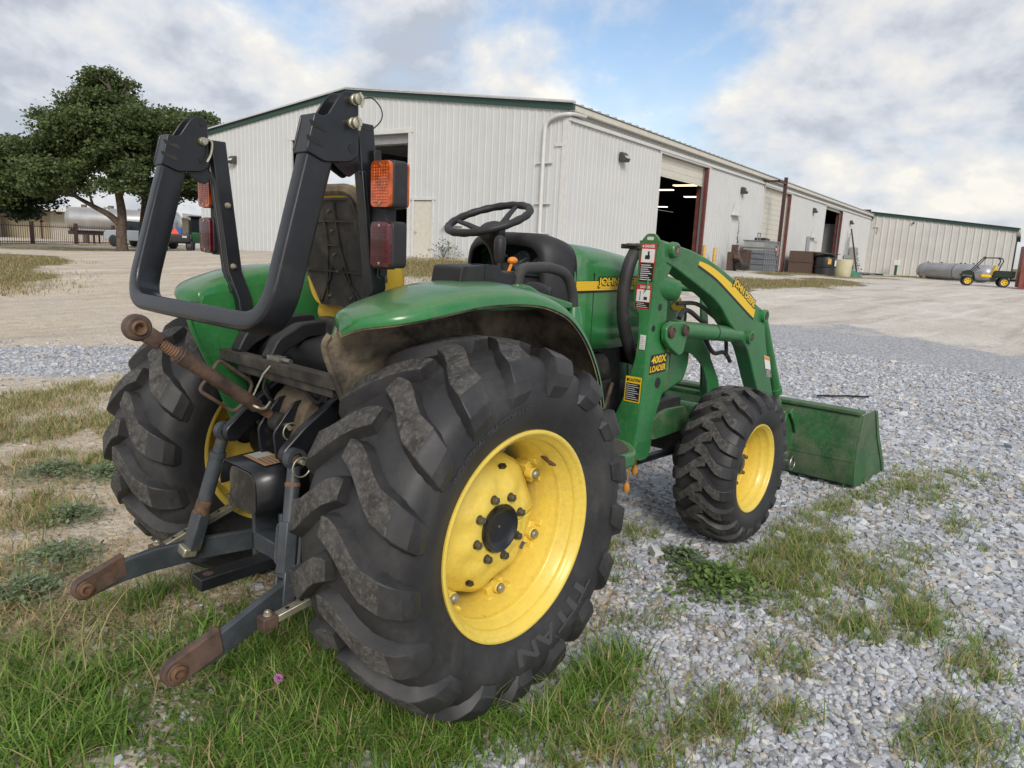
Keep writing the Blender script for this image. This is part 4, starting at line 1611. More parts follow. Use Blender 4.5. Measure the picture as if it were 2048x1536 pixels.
for i in range(72):
    t = 2 * math.pi * i / 72
    pp.append(SW @ Vector((.184 * math.cos(t), .184 * math.sin(t), 0)))
rr = [.0165 + .0012 * math.sin(i * math.pi * .5) for i in range(72)]
ring.tube(pp, rr, 14, closed=True)
swo = ring.build('steering_wheel', 'black_plastic', T, smooth=60)
sk = MB()
for a in (R(180 + 55), R(180 - 80), R(-5)):
    e_ = Vector((math.cos(a), math.sin(a), 0))
    n_ = Vector((-math.sin(a), math.cos(a), 0))
    rws = []
    for (rr_, zz, w_, t_) in ((.03, -.05, .05, .03), (.07, -.048, .042, .026), (.12, -.022, .034, .020), (.178, 0, .028, .014)):
        cpt = e_ * rr_ + Vector((0, 0, zz))
        rws.append([SW @ (cpt + n_ * w_ * .5 * math.cos(t) + Vector((0, 0, t_ * .5 * math.sin(t)))) for t in np.linspace(0, 2 * math.pi, 13)[:-1]])
    sk.grid(rws, closed=True)
sk.build('spoke', 'black_plastic', swo, smooth=60)
hb_ = MB().lathe([(.0, -.018), (.035, -.022), (.058, -.035), (.064, -.055), (.055, -.085), (.036, -.12), (.03, -.16), (.03, -.28)], axis=(0, 0, 1), n=28)
hb_.v = [tuple(SW @ Vector(p)) for p in hb_.v]
hb_.build('steering_column', 'black_plastic', swo, smooth=50)
MB().lathe([(.075, 0), (.062, .06), (.045, .14), (.04, .17)], c=(.90, 0, 1.24), axis=(-.45, 0, 1), n=24).build('column_boot', 'black_plastic', swo)

# --- hood
ho = MB()
st_ = [(.985, .301, 1.492, 1.02), (1.10, .303, 1.490, 1.01), (1.30, .303, 1.478, 1.0), (1.52, .30, 1.450, 1.0), (1.72, .292, 1.412, 1.0), (1.90, .282, 1.362, 1.0), (2.02, .272, 1.312, .98), (2.10, .258, 1.255, .96), (2.145, .24, 1.20, .94), (2.165, .22, 1.15, .93)]
rows = []
for (x, hw, zt, zb) in st_:
    half = [(-hw * 1.0, zb), (-hw * 1.0, zb + .10), (-hw * 1.0, zb + .2), (-hw * .995, zt - .19), (-hw * .985, zt - .13), (-hw * .95, zt - .075), (-hw * .87, zt - .036), (-hw * .72, zt - .016), (-hw * .45, zt - .004), (0, zt)]
    row = [(x, y, z) for y, z in half] + [(x, -y, z) for y, z in reversed(half[:-1])]
    rows.append(row)
ho.grid(rows)
hood = ho.build('hood', 'green', T, smooth=50, solid=.006)
MB().bx(.975, .983, -.30, .30, 1.0, 1.36).build('hood_seal', 'black_plastic', hood)
# side crease seam
sm = MB()
for sgn in (-1, 1):
    sm.bx(1.128, 1.134, .3045 * sgn - .0015, .3045 * sgn + .0015, 1.012, 1.36)
sm.build('hood_seam', 'decal_black', hood)
gr = MB().prism(rounded([(2.06, .80), (2.06, 1.20), (2.15, 1.19), (2.175, 1.12), (2.165, .80)], .02), -.245, .245, 'y')
gro = gr.build('grille', 'black_plastic', T, bevel=.01)
for sgn in (-1, 1):
    MB().bx(2.10, 2.19, .10 * sgn, .215 * sgn, 1.06, 1.15).build('headlight', 'lamp_glass', gro, bevel=.02)
    gl = MB()
    for q in range(9):
        gl.bx(2.168, 2.178, -.2, .2, .82 + q * .024, .83 + q * .024)
    if sgn > 0:
        gl.build('grille_bar', 'black_dusty', gro)
# lower front cowl with its slots
for sgn in (1, -1):
    lc = MB()
    lc.prism(rounded([(1.56, .70), (1.60, 1.02), (2.12, 1.03), (2.15, .86), (2.10, .75), (1.72, .655)], .04), .255 * sgn, .300 * sgn, 'y')
    lco = lc.build('lower_cowl', 'green', T, bevel=.02, segs=3)
for q in range(2):
    MB().prism(rounded([(1.80 + q * .07, .74), (1.825 + q * .07, .98), (1.85 + q * .07, .98), (1.835 + q * .07, .74)], .012), -.3015, -.299, 'y').build('cowl_slot', 'mud', lco)
# stripe and lettering on the hood
for sgn in (-1, 1):
    sp_ = MB()
    sp_.m(1)
    ysd = .3075 * sgn
    u = (1, 0, 0) if sgn < 0 else (-1, 0, 0)
    o0 = (1.30, ysd, 1.30)
    x0, x1 = -.31, .40
    if sgn > 0:
        x0, x1 = -x1, -x0
    quad_on(sp_, o0, u, (0, 0, 1), x0, x1, -.030, .024, .0005)
    sp_.m(0)
    quad_on(sp_, o0, u, (0, 0, 1), x0, x1, -.020, .022, .0012)
    sp_.m(2)
    for q in range(4):
        quad_on(sp_, o0, u, (0, 0, 1), x0, x1, -.013 + q * .009, -.0115 + q * .009, .0018)
    so = sp_.build('hood_stripe', ['yellow_plain', 'decal_black', 'bollard_yellow'], hood, smooth=0)
    t1, t2 = MB(), MB()
    text_on(t1, 'JOHN DEERE', (1.345, ysd, 1.316), u, (0, 0, 1), .385, .057, .0022, .09)
    t1.build('lettering_outline', 'decal_black', so, smooth=0)
    text_on(t2, 'JOHN DEERE', (1.345, ysd, 1.316), u, (0, 0, 1), .37, .045, .0034, .04)
    t2.build('lettering', 'yellow_plain', so, smooth=0)
    st2 = MB().prism([(1.90, 1.18), (1.995, 1.225), (2.06, 1.16), (2.05, 1.145), (1.92, 1.16)], .283 * sgn, .287 * sgn, 'y')
    st2.build('nose_stripe', 'yellow_plain', hood)
# engine and running gear
en = MB()
en.prism(rounded([(1.0, .62), (1.0, 1.02), (1.55, 1.08), (1.60, .62)], .02), -.20, .20, 'y')
en.cyl((1.12, -.22, .90), (1.30, -.25, .90), .075, .075, 20)
en.cyl((1.22, -.20, .80), (1.22, -.30, .80), .055, .055, 20)
en.cyl((1.08, -.22, .74), (1.08, -.28, .74), .04, .04, 16)
en.bx(1.02, 1.14, -.30, -.2, .90, .98)
en.bx(1.26, 1.36, -.29, -.2, .66, .84)
en.build('engine_block', 'engine', T, bevel=.008)
for (pts, r) in (([(1.03, -.30, 1.02), (1.04, -.31, .85), (1.06, -.30, .68)], .011), ([(1.0, -.28, .72), (1.1, -.33, .68), (1.25, -.32, .70), (1.35, -.3, .82)], .010), ([(1.05, -.3, .80), (1.12, -.34, .83), (1.2, -.33, .78), (1.25, -.3, .72)], .008),
                 ([(1.1, -.32, .63), (1.16, -.36, .66), (1.22, -.36, .62), (1.2, -.35, .56)], .012)):
    MB().tube(smooth_path(pts, 5), r, 8).build('engine_pipe', 'rust_dark', T)
MB().bx(.80, 1.05, -.33, -.20, .55, .95).build('fuel_tank', 'engine', T, bevel=.03)
ch = MB().bx(.2, 2.15, -.16, .16, .50, .68)
ch.bx(1.3, 2.2, -.24, -.18, .52, .64).bx(1.3, 2.2, .18, .24, .52, .64)
ch.build('chassis', 'engine', T, bevel=.01)
fx = MB().bx(1.83, 1.96, -.50, .50, .40, .53)
fx.cyl((1.896, -.70, .40), (1.896, -.42, .40), .065, .10, 20).cyl((1.896, .70, .40), (1.896, .42, .40), .065, .10, 20)
fx.bx(1.80, 1.99, -.60, -.48, .30, .56).bx(1.80, 1.99, .48, .60, .30, .56)
fx.build('front_axle', 'engine', T, bevel=.012)
MB().cyl((.5, 0, .40), (1.85, 0, .42), .03, .03, 14).build('drive_shaft', 'engine', T)
MB().cyl((1.05, -.46, .465), (2.0, -.40, .40), .021, .021, 16).build('steering_rod', 'black_paint', T)
# guard plate over the axle, dusty green
gpz = MB().prism(rounded([(1.40, .565), (1.50, .665), (1.60, .685), (1.80, .675), (1.86, .60), (1.80, .545), (1.5, .54)], .03), -.475, -.455, 'y')
gpz.build('axle_guard', 'green_bucket', T, bevel=.004)
# brush guard
for sgn in (-1, 1):
    bg = MB().prism(rounded([(2.27, 1.27), (2.33, 1.27), (2.50, .78), (2.50, .60), (2.40, .60), (2.38, .75)], .012), .255 * sgn, .268 * sgn, 'y')
    gs = bg.build('brush_guard_post', 'green_loader', T, bevel=.003)
    g2 = MB().prism(rounded([(1.74, 1.03), (2.16, 1.03), (2.30, .92), (2.50, .70), (2.50, .60), (2.37, .60), (2.335, .72), (2.25, .83), (2.11, .91), (1.92, .945), (1.76, .93)], .05, 4), .318 * sgn, .330 * sgn, 'y')
    g2.build('loader_side_plate', 'green_loader', T, bevel=.004)
for zz, xx in ((1.262, 2.30), (.98, 2.395), (.62, 2.45)):
    MB().cyl((xx, -.262, zz), (xx, .262, zz), .018, .018, 14).build('brush_guard_bar', 'green_loader', T)
for sgn in (-1, 1):
    pass
# step
stp = MB().prism(rounded([(.56, -.80), (.80, -.80), (.905, -.70), (.925, -.52), (.56, -.45)], .04), .625, .685, 'z')
stpo = stp.build('foot_step', 'green_loader', T, bevel=.012, segs=3)
MB().prism(rounded([(.60, -.77), (.78, -.775), (.87, -.68), (.89, -.53), (.6, -.47)], .03), .6855, .690, 'z').build('step_mat', 'grip', stpo)
# radiator/air hose hanging by the mast
hz = smooth_path([(1.30, -.42, 1.475), (1.262, -.425, 1.455), (1.222, -.425, 1.39), (1.205, -.42, 1.27), (1.225, -.42, 1.14), (1.29, -.42, 1.02), (1.37, -.40, .95)], 6)
MB().tube(hz, .030, 16).build('intake_hose', 'hose_rubber', T, smooth=60)
hc = MB().bx(1.245, 1.34, -.47, -.36, 1.475, 1.497)
hc.bx(1.225, 1.262, -.455, -.40, 1.487, 1.50)
hc.build('hose_clamp', 'black_dusty', T, bevel=.004)
for k_, (x, y, z, l) in enumerate(((1.20, -.52, .50, .12), (1.33, -.48, .49, .06))):
    oc = MB().tube([(x, y, z + .03), (x + .004, y, z - l * .5), (x - .004, y, z - l)], .003, 6)
    oc.lathe([(.004, .02), (.014, .008), (.017, -.02), (.011, -.03), (0, -.032)], c=(x - .004, y, z - l), axis=(0, 0, 1), n=14)
    oc.build('dust_cap', 'orange_dirty', T)
for a_, b_, r_a in (((1.22, -.46, .52), (1.225, -.46, .43), .015), ((1.18, -.46, .52), (1.18, -.46, .40), .009)):
    MB().cyl(a_, b_, r_a, r_a * .85, 12).build('hydraulic_coupler', 'rust_dark', T)

# --- loader masts
rear_edge = [(1.532, 1.257, -.463), (1.507, 1.257, -.455), (1.345, 1.242, -.470), (1.311, 1.241, -.452), (1.225, 1.235, -.465), (1.197, 1.232, -.497), (1.088, 1.218, -.513), (.986, 1.212, -.508), (.896, 1.206, -.490), (.789, 1.198, -.467), (.704, 1.190, -.436), (.667, 1.185, -.417), (.63, 1.180, -.40), (.60, 1.172, -.43), (.557, 1.168, -.47), (.52, 1.168, -.50)]
front_edge = [(1.534, 1.275), (1.487, 1.30), (1.40, 1.34), (1.249, 1.371), (1.153, 1.374), (1.09, 1.36), (1.05, 1.372), (1.017, 1.40), (.986, 1.432), (.891, 1.437), (.765, 1.373), (.69, 1.338), (.6, 1.325), (.52, 1.315)]


def mast_mb():
    mb = MB()
    zs = np.linspace(1.515, .535, 34)
    ze = [e_[0] for e_ in rear_edge][::-1]
    rx = [e_[1] for e_ in rear_edge][::-1]
    ry = [e_[2] for e_ in rear_edge][::-1]
    fz = [e_[0] for e_ in front_edge][::-1]
    fx_ = [e_[1] for e_ in front_edge][::-1]
    rows = []
    for z in zs:
        x = np.interp(z, ze, rx)
        yi = np.interp(z, ze, ry)
        xf = np.interp(z, fz, fx_)
        rad = .014
        rows.append([(x + .012, yi + .012, z), (x, yi + .004, z), (x, -.56 + rad, z), (x + rad * .3, -.56 + rad * .3, z), (x + rad, -.56, z), (xf - .008, -.56, z), (xf, -.552, z), (xf, -.545, z), (xf - .02, -.53, z), (x + .03, -.52, z)])
    mb.grid(rows, closed=True)
    n = len(rows[0])
    mb.add(rows[0], [tuple(range(n))])
    mb.add(rows[-1], [tuple(reversed(range(n)))])
    # rounded tab at the top with its slot
    mb.prism(rounded([(-.462, 1.49), (-.468, 1.520), (-.492, 1.546), (-.528, 1.546), (-.552, 1.520), (-.557, 1.49)], .012), 1.254, 1.272, 'x')
    # rounded foot
    mb.prism(rounded([(1.168, .56), (1.178, .53), (1.225, .505), (1.29, .505), (1.318, .54), (1.322, .60), (1.20, .60)], .02), -.5605, -.48, 'y')
    return mb


for sgn in (-1, 1):
    b = mast_mb()
    if sgn > 0:
        b = b.mirror()
    mo = b.build('loader_mast', 'green_loader', T, smooth=40, clean=True)

    def mm(x):
        return x if sgn < 0 else x.mirror()
    mm(MB().prism(rounded([(-.493, 1.517), (-.493, 1.532), (-.527, 1.532), (-.527, 1.517)], .0075), 1.2525, 1.254, 'x')).build('tab_slot', 'trim_white', mo)
    # pivot boss and knuckle
    kn = MB()
    kn.prism(rounded([(1.28, 1.515), (1.30, 1.52), (1.405, 1.508), (1.42, 1.46), (1.41, 1.40), (1.38, 1.36), (1.30, 1.30), (1.26, 1.30)], .02), -.545, -.47, 'y')
    kn.cyl((1.377, -.545, 1.478), (1.377, -.582, 1.478), .038, .034, 24)
    kno = mm(kn).build('pivot_knuckle', 'green_loader', mo, bevel=.008)
    mm(MB().cyl((1.377, -.582, 1.478), (1.377, -.5835, 1.478), .022, .022, 20)).build('pin_bore', 'rust', kno)
    mm(MB().cyl((1.377, -.583, 1.478), (1.377, -.585, 1.478), .011, .011, 12)).build('pin_end', 'steel', kno)
    bs = MB().lathe([(.066, .07), (.064, .0), (.056, -.06), (.049, -.110), (.046, -.114), (.02, -.114), (.018, -.105), (0, -.105)], c=(1.325, -.51, 1.31), axis=(-.80, .60, .15), n=28)
    mm(bs).build('mast_boss', 'green_loader', mo, smooth=35, bevel=.004)
    for (x, z, r) in ((1.30, 1.22, .017), (1.255, 1.125, .015), (1.335, .865, .026)):
        mm(MB().cyl((x, -.5602, z), (x, -.5612, z), r, r, 20)).build('mast_hole', 'decal_black', mo)
    lh = MB().prism(rounded([(1.31, 1.07), (1.305, 1.13), (1.35, 1.152), (1.49, 1.148), (1.515, 1.10), (1.49, 1.0), (1.45, .985), (1.36, 1.03)], .02), -.60, -.568, 'y')
    lho = mm(lh).build('cylinder_lug', 'green_loader', mo, bevel=.006)
    for (x, z) in ((1.345, 1.108), (1.475, 1.109)):
        mm(MB().lathe([(.028, 0), (.028, -.012), (.020, -.016), (.018, -.010), (.0, -.010)], c=(x, -.60, z), n=20)).build('pin', 'rust_dark', lho)

# --- loader arms
arm_top = [(1.29, 1.512), (1.403, 1.504), (1.564, 1.483), (1.742, 1.447), (1.921, 1.395), (2.084, 1.338), (2.241, 1.269), (2.406, 1.196), (2.515, 1.160), (2.545, 1.13), (2.555, 1.06), (2.60, .963), (2.70, .786), (2.90, .45), (3.06, .235)]
arm_bot = [(2.98, .175), (2.80, .40), (2.50, .74), (2.395, .88), (2.33, .955), (2.208, 1.030), (2.10, 1.09), (2.028, 1.135), (1.951, 1.196), (1.845, 1.248), (1.686, 1.306), (1.532, 1.36), (1.422, 1.398), (1.30, 1.43)]
for sgn in (-1, 1):
    def mm(x):
        return x if sgn < 0 else x.mirror()
    am = MB().prism(rounded(arm_top + arm_bot, .03, 3), -.552, -.462, 'y')
    ao = mm(am).build('loader_arm', 'green_loader', T, bevel=.008, segs=3)
    # welded lower flange strips
    for (x, z, r) in ((2.512, 1.128, .034), (2.335, 1.015, .034)):
        mm(MB().lathe([(r * 1.15, 0), (r * 1.1, -.02), (r * .75, -.022), (r * .72, -.016), (r * .45, -.016), (r * .4, -.02), (0, -.02)], c=(x, -.552, z), n=24)).build('pivot_boss', 'green_loader', ao, smooth=40)
        mm(MB().cyl((x, -.569, z), (x, -.5735, z), r * .5, r * .5, 16)).build('pivot_pin', 'rust_dark', ao)
    # stripe
    up = smooth_path([(1.655, 0, 1.432), (1.75, 0, 1.416), (1.886, 0, 1.377), (2.068, 0, 1.309), (2.239, 0, 1.236), (2.384, 0, 1.168)], 4)
    lo_ = smooth_path([(1.650, 0, 1.414), (1.716, 0, 1.394), (1.864, 0, 1.345), (2.047, 0, 1.266), (2.225, 0, 1.186), (2.372, 0, 1.122)], 4)
    s1_ = MB().grid([[(p.x, -.5532, p.z) for p in lo_], [(q.x, -.5532, q.z) for q in up]])
    s1_.m(1)
    lo2 = [p + Vector((-.006, 0, -.012)) for p in lo_]
    s1_.grid([[(p.x, -.5532, p.z) for p in lo2], [(q.x, -.5532, q.z) for q in lo_]])
    so = mm(s1_).build('arm_stripe', ['yellow_plain', 'decal_black'], ao, smooth=0)
    tdir = Vector((2.359, 0, 1.183)) - Vector((2.079, 0, 1.312))
    td = tdir.normalized()
    cpt = Vector((2.215, -.5535, 1.262))
    tx1, tx2 = MB(), MB()
    if sgn < 0:
        text_on(tx1, 'JOHN DEERE', cpt, td, (-td.z, 0, td.x), .345, .063, .001, .09)
        text_on(tx2, 'JOHN DEERE', cpt, td, (-td.z, 0, td.x), .33, .050, .002, .04)
        tx1.build('lettering_outline', 'decal_black', so, smooth=0)
        tx2.build('lettering', 'yellow_plain', so, smooth=0)
        dl = MB()
        u_, v_ = Vector((.50, 0, .0)), Vector((-.50, 0, .84))
        wo = Vector((2.66, -.5535, .815))
        quad_on(dl.m(0), wo, (1, 0, -.2), (-.45, 0, .86), -.045, .045, -.075, .075, .0012)
        quad_on(dl.m(1), wo, (1, 0, -.2), (-.45, 0, .86), -.042, .042, .047, .072, .002)
        quad_on(dl.m(2), wo, (1, 0, -.2), (-.45, 0, .86), -.042, .042, -.072, -.02, .002)
        for q in range(5):
            quad_on(dl.m(0), wo, (1, 0, -.2), (-.45, 0, .86), -.036, .03, -.066 + q * .009, -.063 + q * .009, .003)
        dl.build('arm_sticker', ['decal_white', 'decal_orange', 'decal_black'], ao, smooth=0)
    # lift cylinder
    lcy = MB()
    lcy.cyl((1.56, -.515, 1.100), (2.26, -.515, 1.030), .043, .043, 28)
    lcy.cyl((1.53, -.515, 1.103), (1.58, -.515, 1.098), .047, .047, 28)
    lo3 = mm(lcy).build('lift_cylinder', 'green_loader', T, smooth=40, bevel=.003)
    mm(MB().cyl((1.95, -.515, 1.061), (1.957, -.515, 1.060), .0445, .0445, 28)).build('cylinder_band', 'decal_black', lo3)
    mm(MB().cyl((1.45, -.515, 1.110), (1.54, -.515, 1.102), .036, .036, 20)).build('cylinder_cap', 'black_paint', lo3)
    hs_l = [MB() for _ in range(3)]
    hs_l[0].tube(smooth_path([(1.60, -.50, 1.15), (1.66, -.49, 1.185), (1.75, -.48, 1.175), (1.86, -.48, 1.13), (1.93, -.48, 1.11)], 5), .012, 10)
    hs_l[1].tube(smooth_path([(1.62, -.47, 1.22), (1.85, -.46, 1.21), (2.05, -.46, 1.14), (2.2, -.46, 1.07), (2.25, -.46, .98), (2.27, -.46, .9)], 5), .011, 10)
    hs_l[2].tube(smooth_path([(2.0, -.45, 1.02), (2.12, -.45, .93), (2.26, -.45, .92), (2.35, -.45, .86)], 5), .012, 10)
    for hs2 in hs_l:
        mm(hs2).build('hydraulic_hose', 'hose_rubber', T)
    # bucket cylinder
    bc = MB()
    bc.cyl((2.60, -.50, 1.125), (2.965, -.50, .63), .036, .036, 24)
    bc.cyl((2.955, -.50, .645), (2.985, -.50, .605), .041, .041, 24)
    bo = mm(bc).build('bucket_cylinder', 'green_loader', T, smooth=40, bevel=.003)
    mm(MB().cyl((2.97, -.50, .62), (3.09, -.50, .455), .017, .017, 16)).build('cylinder_rod', 'steel', bo)
    mm(MB().cyl((3.03, -.50, .54), (3.105, -.50, .435), .024, .024, 16).cyl((3.10, -.545, .44), (3.10, -.455, .44), .03, .03, 16)).build('rod_eye', 'green_loader', bo)
    # bucket link and coupler
    for yy in (-.455, -.56):
        cl = MB()
        cl.prism(rounded([(3.06, .46), (3.14, .46), (3.22, .30), (3.20, .10), (3.10, .06), (3.04, .12), (3.02, .30)], .03), yy, yy + .014, 'y')
        co = mm(cl).build('coupler_plate', 'green_loader', T, bevel=.003)
    for yy in (-.585, -.43):
        lk2 = MB()
        lk2.prism(rounded([(3.06, .47), (3.10, .50), (3.22, .42), (3.24, .33), (3.20, .31), (3.16, .38)], .02), yy, yy + .012, 'y')
        mm(lk2).build('bucket_link', 'green_loader', co, bevel=.003)
    mm(MB().cyl((3.05, -.60, .20), (3.05, -.42, .20), .024, .024, 16).cyl((3.15, -.60, .12), (3.15, -.44, .12), .022, .022, 16)).build('coupler_pin', 'steel', co)
    mm(MB().tube([(3.15 + .045 * math.cos(t), -.602, .12 + .045 * math.sin(t)) for t in np.linspace(0, 2 * math.pi, 25)[:-1]], .005, 6, closed=True)).build('lynch_ring', 'steel', co)
MB().cyl((2.86, -.46, .42), (2.86, .46, .42), .045, .045, 20).build('torque_tube', 'green_loader', T)

# stickers on the right mast
rf = Vector((1.2405, -.5, 1.4))


def mast_sticker(name, zc2, h, w, yc, xo, parts):
    dl = MB()
    mats = []
    u_, v_ = Vector((0, -1, 0)), Vector((.045, 0, 1))
    o_ = Vector((xo, yc, zc2))
    for (mname, kind_, *a) in parts:
        if mname not in mats:
            mats.append(mname)
        dl.m(mats.index(mname))
        if kind_ == 'q':
            quad_on(dl, o_, u_, v_, a[0] * w, a[1] * w, a[2] * h, a[3] * h, a[4])
        else:
            text_on(dl, a[0], o_ + u_ * (a[1] * w) + v_ * (a[2] * h), u_, v_, a[3] * w, a[4] * h, a[5], .03)
    return dl.build(name, mats, T, smooth=0)


def lines(mname, x0, x1, y0, y1, n):
    out = []
    for q in range(n):
        yy = y0 + (y1 - y0) * q / max(1, n - 1)
        out.append((mname, 'q', x0, x1 - (.12 * ((q * 7) % 3)), yy - .009, yy + .009, .0032))
    return out


mast_sticker('danger_sticker', 1.415, .175, .076, -.508, 1.2465, [
    ('decal_red', 'q', -.5, .5, -.5, .5, .001), ('decal_white', 'q', -.44, .44, .02, .36, .002), ('decal_black', 'q', -.46, .46, -.47, 0.0, .002),
    ('decal_white', 't', 'DANGER', .08, .43, .66, .075, .0022), ('decal_white', 'q', -.42, -.32, .40, .45, .0022),
    ('decal_black', 'q', -.18, .14, .10, .20, .003), ('decal_black', 'q', -.02, .1, .18, .30, .003)] + lines('decal_white', -.4, .36, -.42, -.05, 8))
mast_sticker('danger_sticker', 1.265, .112, .078, -.506, 1.236, [
    ('decal_red', 'q', -.5, .5, -.5, .5, .001), ('decal_white', 'q', -.44, .44, -.20, .28, .002), ('decal_black', 'q', -.46, .46, -.46, -.22, .002),
    ('decal_white', 't', 'DANGER', .08, .39, .66, .11, .0022), ('decal_black', 'q', -.22, -.18, -.15, .22, .003), ('decal_black', 'q', .05, .28, -.12, .0, .003)] + lines('decal_white', -.38, .36, -.42, -.27, 3))
mast_sticker('serial_plate', 1.062, .066, .030, -.536, 1.2125, [('decal_white', 'q', -.5, .5, -.5, .5, .001)] + lines('decal_black', -.35, .35, -.38, .36, 6))
mast_sticker('caution_sticker', .842, .118, .084, -.512, 1.1985, [
    ('yellow_plain', 'q', -.5, .5, -.5, .5, .001), ('decal_black', 'q', -.44, .44, -.45, .24, .002), ('decal_black', 't', 'CAUTION', .08, .37, .70, .13, .0022), ('decal_black', 'q', -.42, -.3, .30, .42, .0022)] + lines('decal_white', -.4, .4, -.38, .18, 8))
mx_ = MB()
o_ = Vector((1.325, -.5605, .958))
quad_on(mx_.m(0), o_, (1, 0, 0.02), (0.06, 0, 1), -.075, .075, -.045, .045, .001)
text_on(mx_.m(1), '400X', o_ + Vector((.002, 0, .021)), (1, 0, 0.03), (0.12, 0, 1), .135, .036, .002, .03)
text_on(mx_.m(1), 'LOADER', o_ + Vector((-.002, 0, -.021)), (1, 0, 0.03), (0.12, 0, 1), .142, .030, .002, .03)
mx_.build('loader_badge', ['decal_black', 'yellow_plain'], T, smooth=0)
# sticker on the left mast facing the operator
dl = MB()
o_ = Vector((1.246, .508, 1.43))
quad_on(dl.m(0), o_, (0, -1, 0), (.045, 0, 1), -.036, .036, -.085, .085, .001)
quad_on(dl.m(1), o_, (0, -1, 0), (.045, 0, 1), -.036, .036, .06, .085, .002)
quad_on(dl.m(2), o_, (0, -1, 0), (.045, 0, 1), -.034, .034, -.08, -.025, .002)
for q in range(5):
    quad_on(dl.m(0), o_, (0, -1, 0), (.045, 0, 1), -.03, .026, -.074 + q * .01, -.071 + q * .01, .003)
quad_on(dl.m(2), o_, (0, -1, 0), (.045, 0, 1), -.012, .015, -.005, .035, .003)
dl.build('warning_sticker', ['decal_white', 'decal_orange', 'decal_black'], T, smooth=0)

# --- bucket
HW = .965
bk = MB()
prof_b = [(3.20, .500), (3.285, .505), (3.205, .40), (3.20, .12), (3.235, .035), (3.33, .0), (3.86, -.012), (3.86, .0), (3.34, .014), (3.25, .05), (3.216, .13), (3.22, .40), (3.31, .512), (3.30, .525), (3.19, .512)]
back_o = [(3.27, .50), (3.255, .495), (3.205, .32), (3.205, .13), (3.24, .035), (3.33, .004), (3.88, -.012)]
back_i = [(3.88, -.002), (3.335, .016), (3.252, .045), (3.218, .135), (3.218, .318), (3.268, .488), (3.283, .495)]
bk.prism(back_o + back_i, -HW, HW, 'y')
bko = bk.build('bucket', 'green_bucket', T, bevel=.003)
MB().bx(3.235, 3.33, -HW, HW, .4985, .522).build('bucket_top_lip', 'green_bucket', bko, bevel=.004)
for sgn in (-1, 1):
    sd_ = MB().prism([(3.262, .4975), (3.208, .31), (3.2085, .13), (3.243, .032), (3.335, -.002), (3.88, -.016), (3.84, .06), (3.62, .30), (3.50, .4975)], HW * sgn, (HW + .012) * sgn, 'y')
    so = sd_.build('side_plate', 'green_bucket', bko, bevel=.002)
    MB().prism([(3.50, .497), (3.62, .30), (3.84, .06), (3.88, .0), (3.93, .0), (3.87, .09), (3.66, .32), (3.54, .497)], (HW - .002) * sgn, (HW + .020) * sgn, 'y').build('side_cutter', 'green_bucket', so, bevel=.002)
MB().bx(3.60, 3.94, -HW - .01, HW + .01, -.018, -.0135).build('cutting_edge', 'steel', bko)
MB().bx(3.2005, 3.2045, -HW, HW, .196, .206).build('weld_line', 'green_bucket', bko)

# ------------------------------------------------------------------ the big white metal shed
SY = R(6.57)
shed = empty('metal_shed', (18.46, 13.25, .3), SY, 'long white corrugated metal shed with green rake trim and open bay doors', 'building')
ZB = -.3          # local z = world z - .3
EAVE, RIDGE, WID, LEN = 6.14 - .3, 7.38 - .3, 21.07, 60.0


def rib_profile(w, pitch, depth, minor=True):
    """(s, out) points of one ribbed sheet of width w"""
    pts = []
    n = int(round(w / pitch))
    for i in range(n):
        s = i * pitch
        pts += [(s, 0), (s + pitch * .06, depth), (s + pitch * .20, depth), (s + pitch * .28, 0)]
        if minor:
            pts += [(s + pitch * .48, 0), (s + pitch * .51, depth * .18), (s + pitch * .56, depth * .18), (s + pitch * .59, 0),
                    (s + pitch * .74, 0), (s + pitch * .77, depth * .18), (s + pitch * .82, depth * .18), (s + pitch * .85, 0)]
    pts.append((w, 0))
    return pts


def sheet_wall(parent, total, top_fn, openings, place, material, pitch=.305, depth=.024, sheet_w=.915, name='wall_panel', bottom=-.6):
    s0 = 0.0
    while s0 < total - .02:
        w = min(sheet_w, total - s0)
        prof = rib_profile(w, pitch if w >= pitch else w, depth)
        prof = [p for p in prof if p[0] <= w + 1e-6]
        # cut at the edges of openings
        cuts = set()
        for (a, b, z0, z1) in openings:
            for q in (a, b):
                if s0 < q < s0 + w:
                    cuts.add(q - s0)
        ss = sorted(set([p[0] for p in prof]) | cuts)
        px_ = [p[0] for p in prof]
        po = [p[1] for p in prof]
        mb = MB()
        for a, b in zip(ss[:-1], ss[1:]):
            if b - a < 1e-4:
                continue
            mid = s0 + (a + b) / 2
            spans = [(bottom, None)]
            for (oa, ob, z0, z1) in openings:
                if oa < mid < ob:
                    spans = ([(bottom, z0)] if z0 > bottom + .01 else []) + [(z1, None)]
            oa_, ob_ = np.interp(a, px_, po), np.interp(b, px_, po)
            ta, tb = top_fn(s0 + a), top_fn(s0 + b)
            for (z0, z1) in spans:
                mb.add([place(s0 + a, oa_, z0), place(s0 + b, ob_, z0), place(s0 + b, ob_, tb if z1 is None else z1), place(s0 + a, oa_, ta if z1 is None else z1)], [(0, 1, 2, 3)])
        mb.build(name, material, parent, smooth=0)
        s0 += w


def gable_top(s):
    return EAVE + (RIDGE - EAVE) * (1 - abs(s - WID / 2) / (WID / 2)) - .02


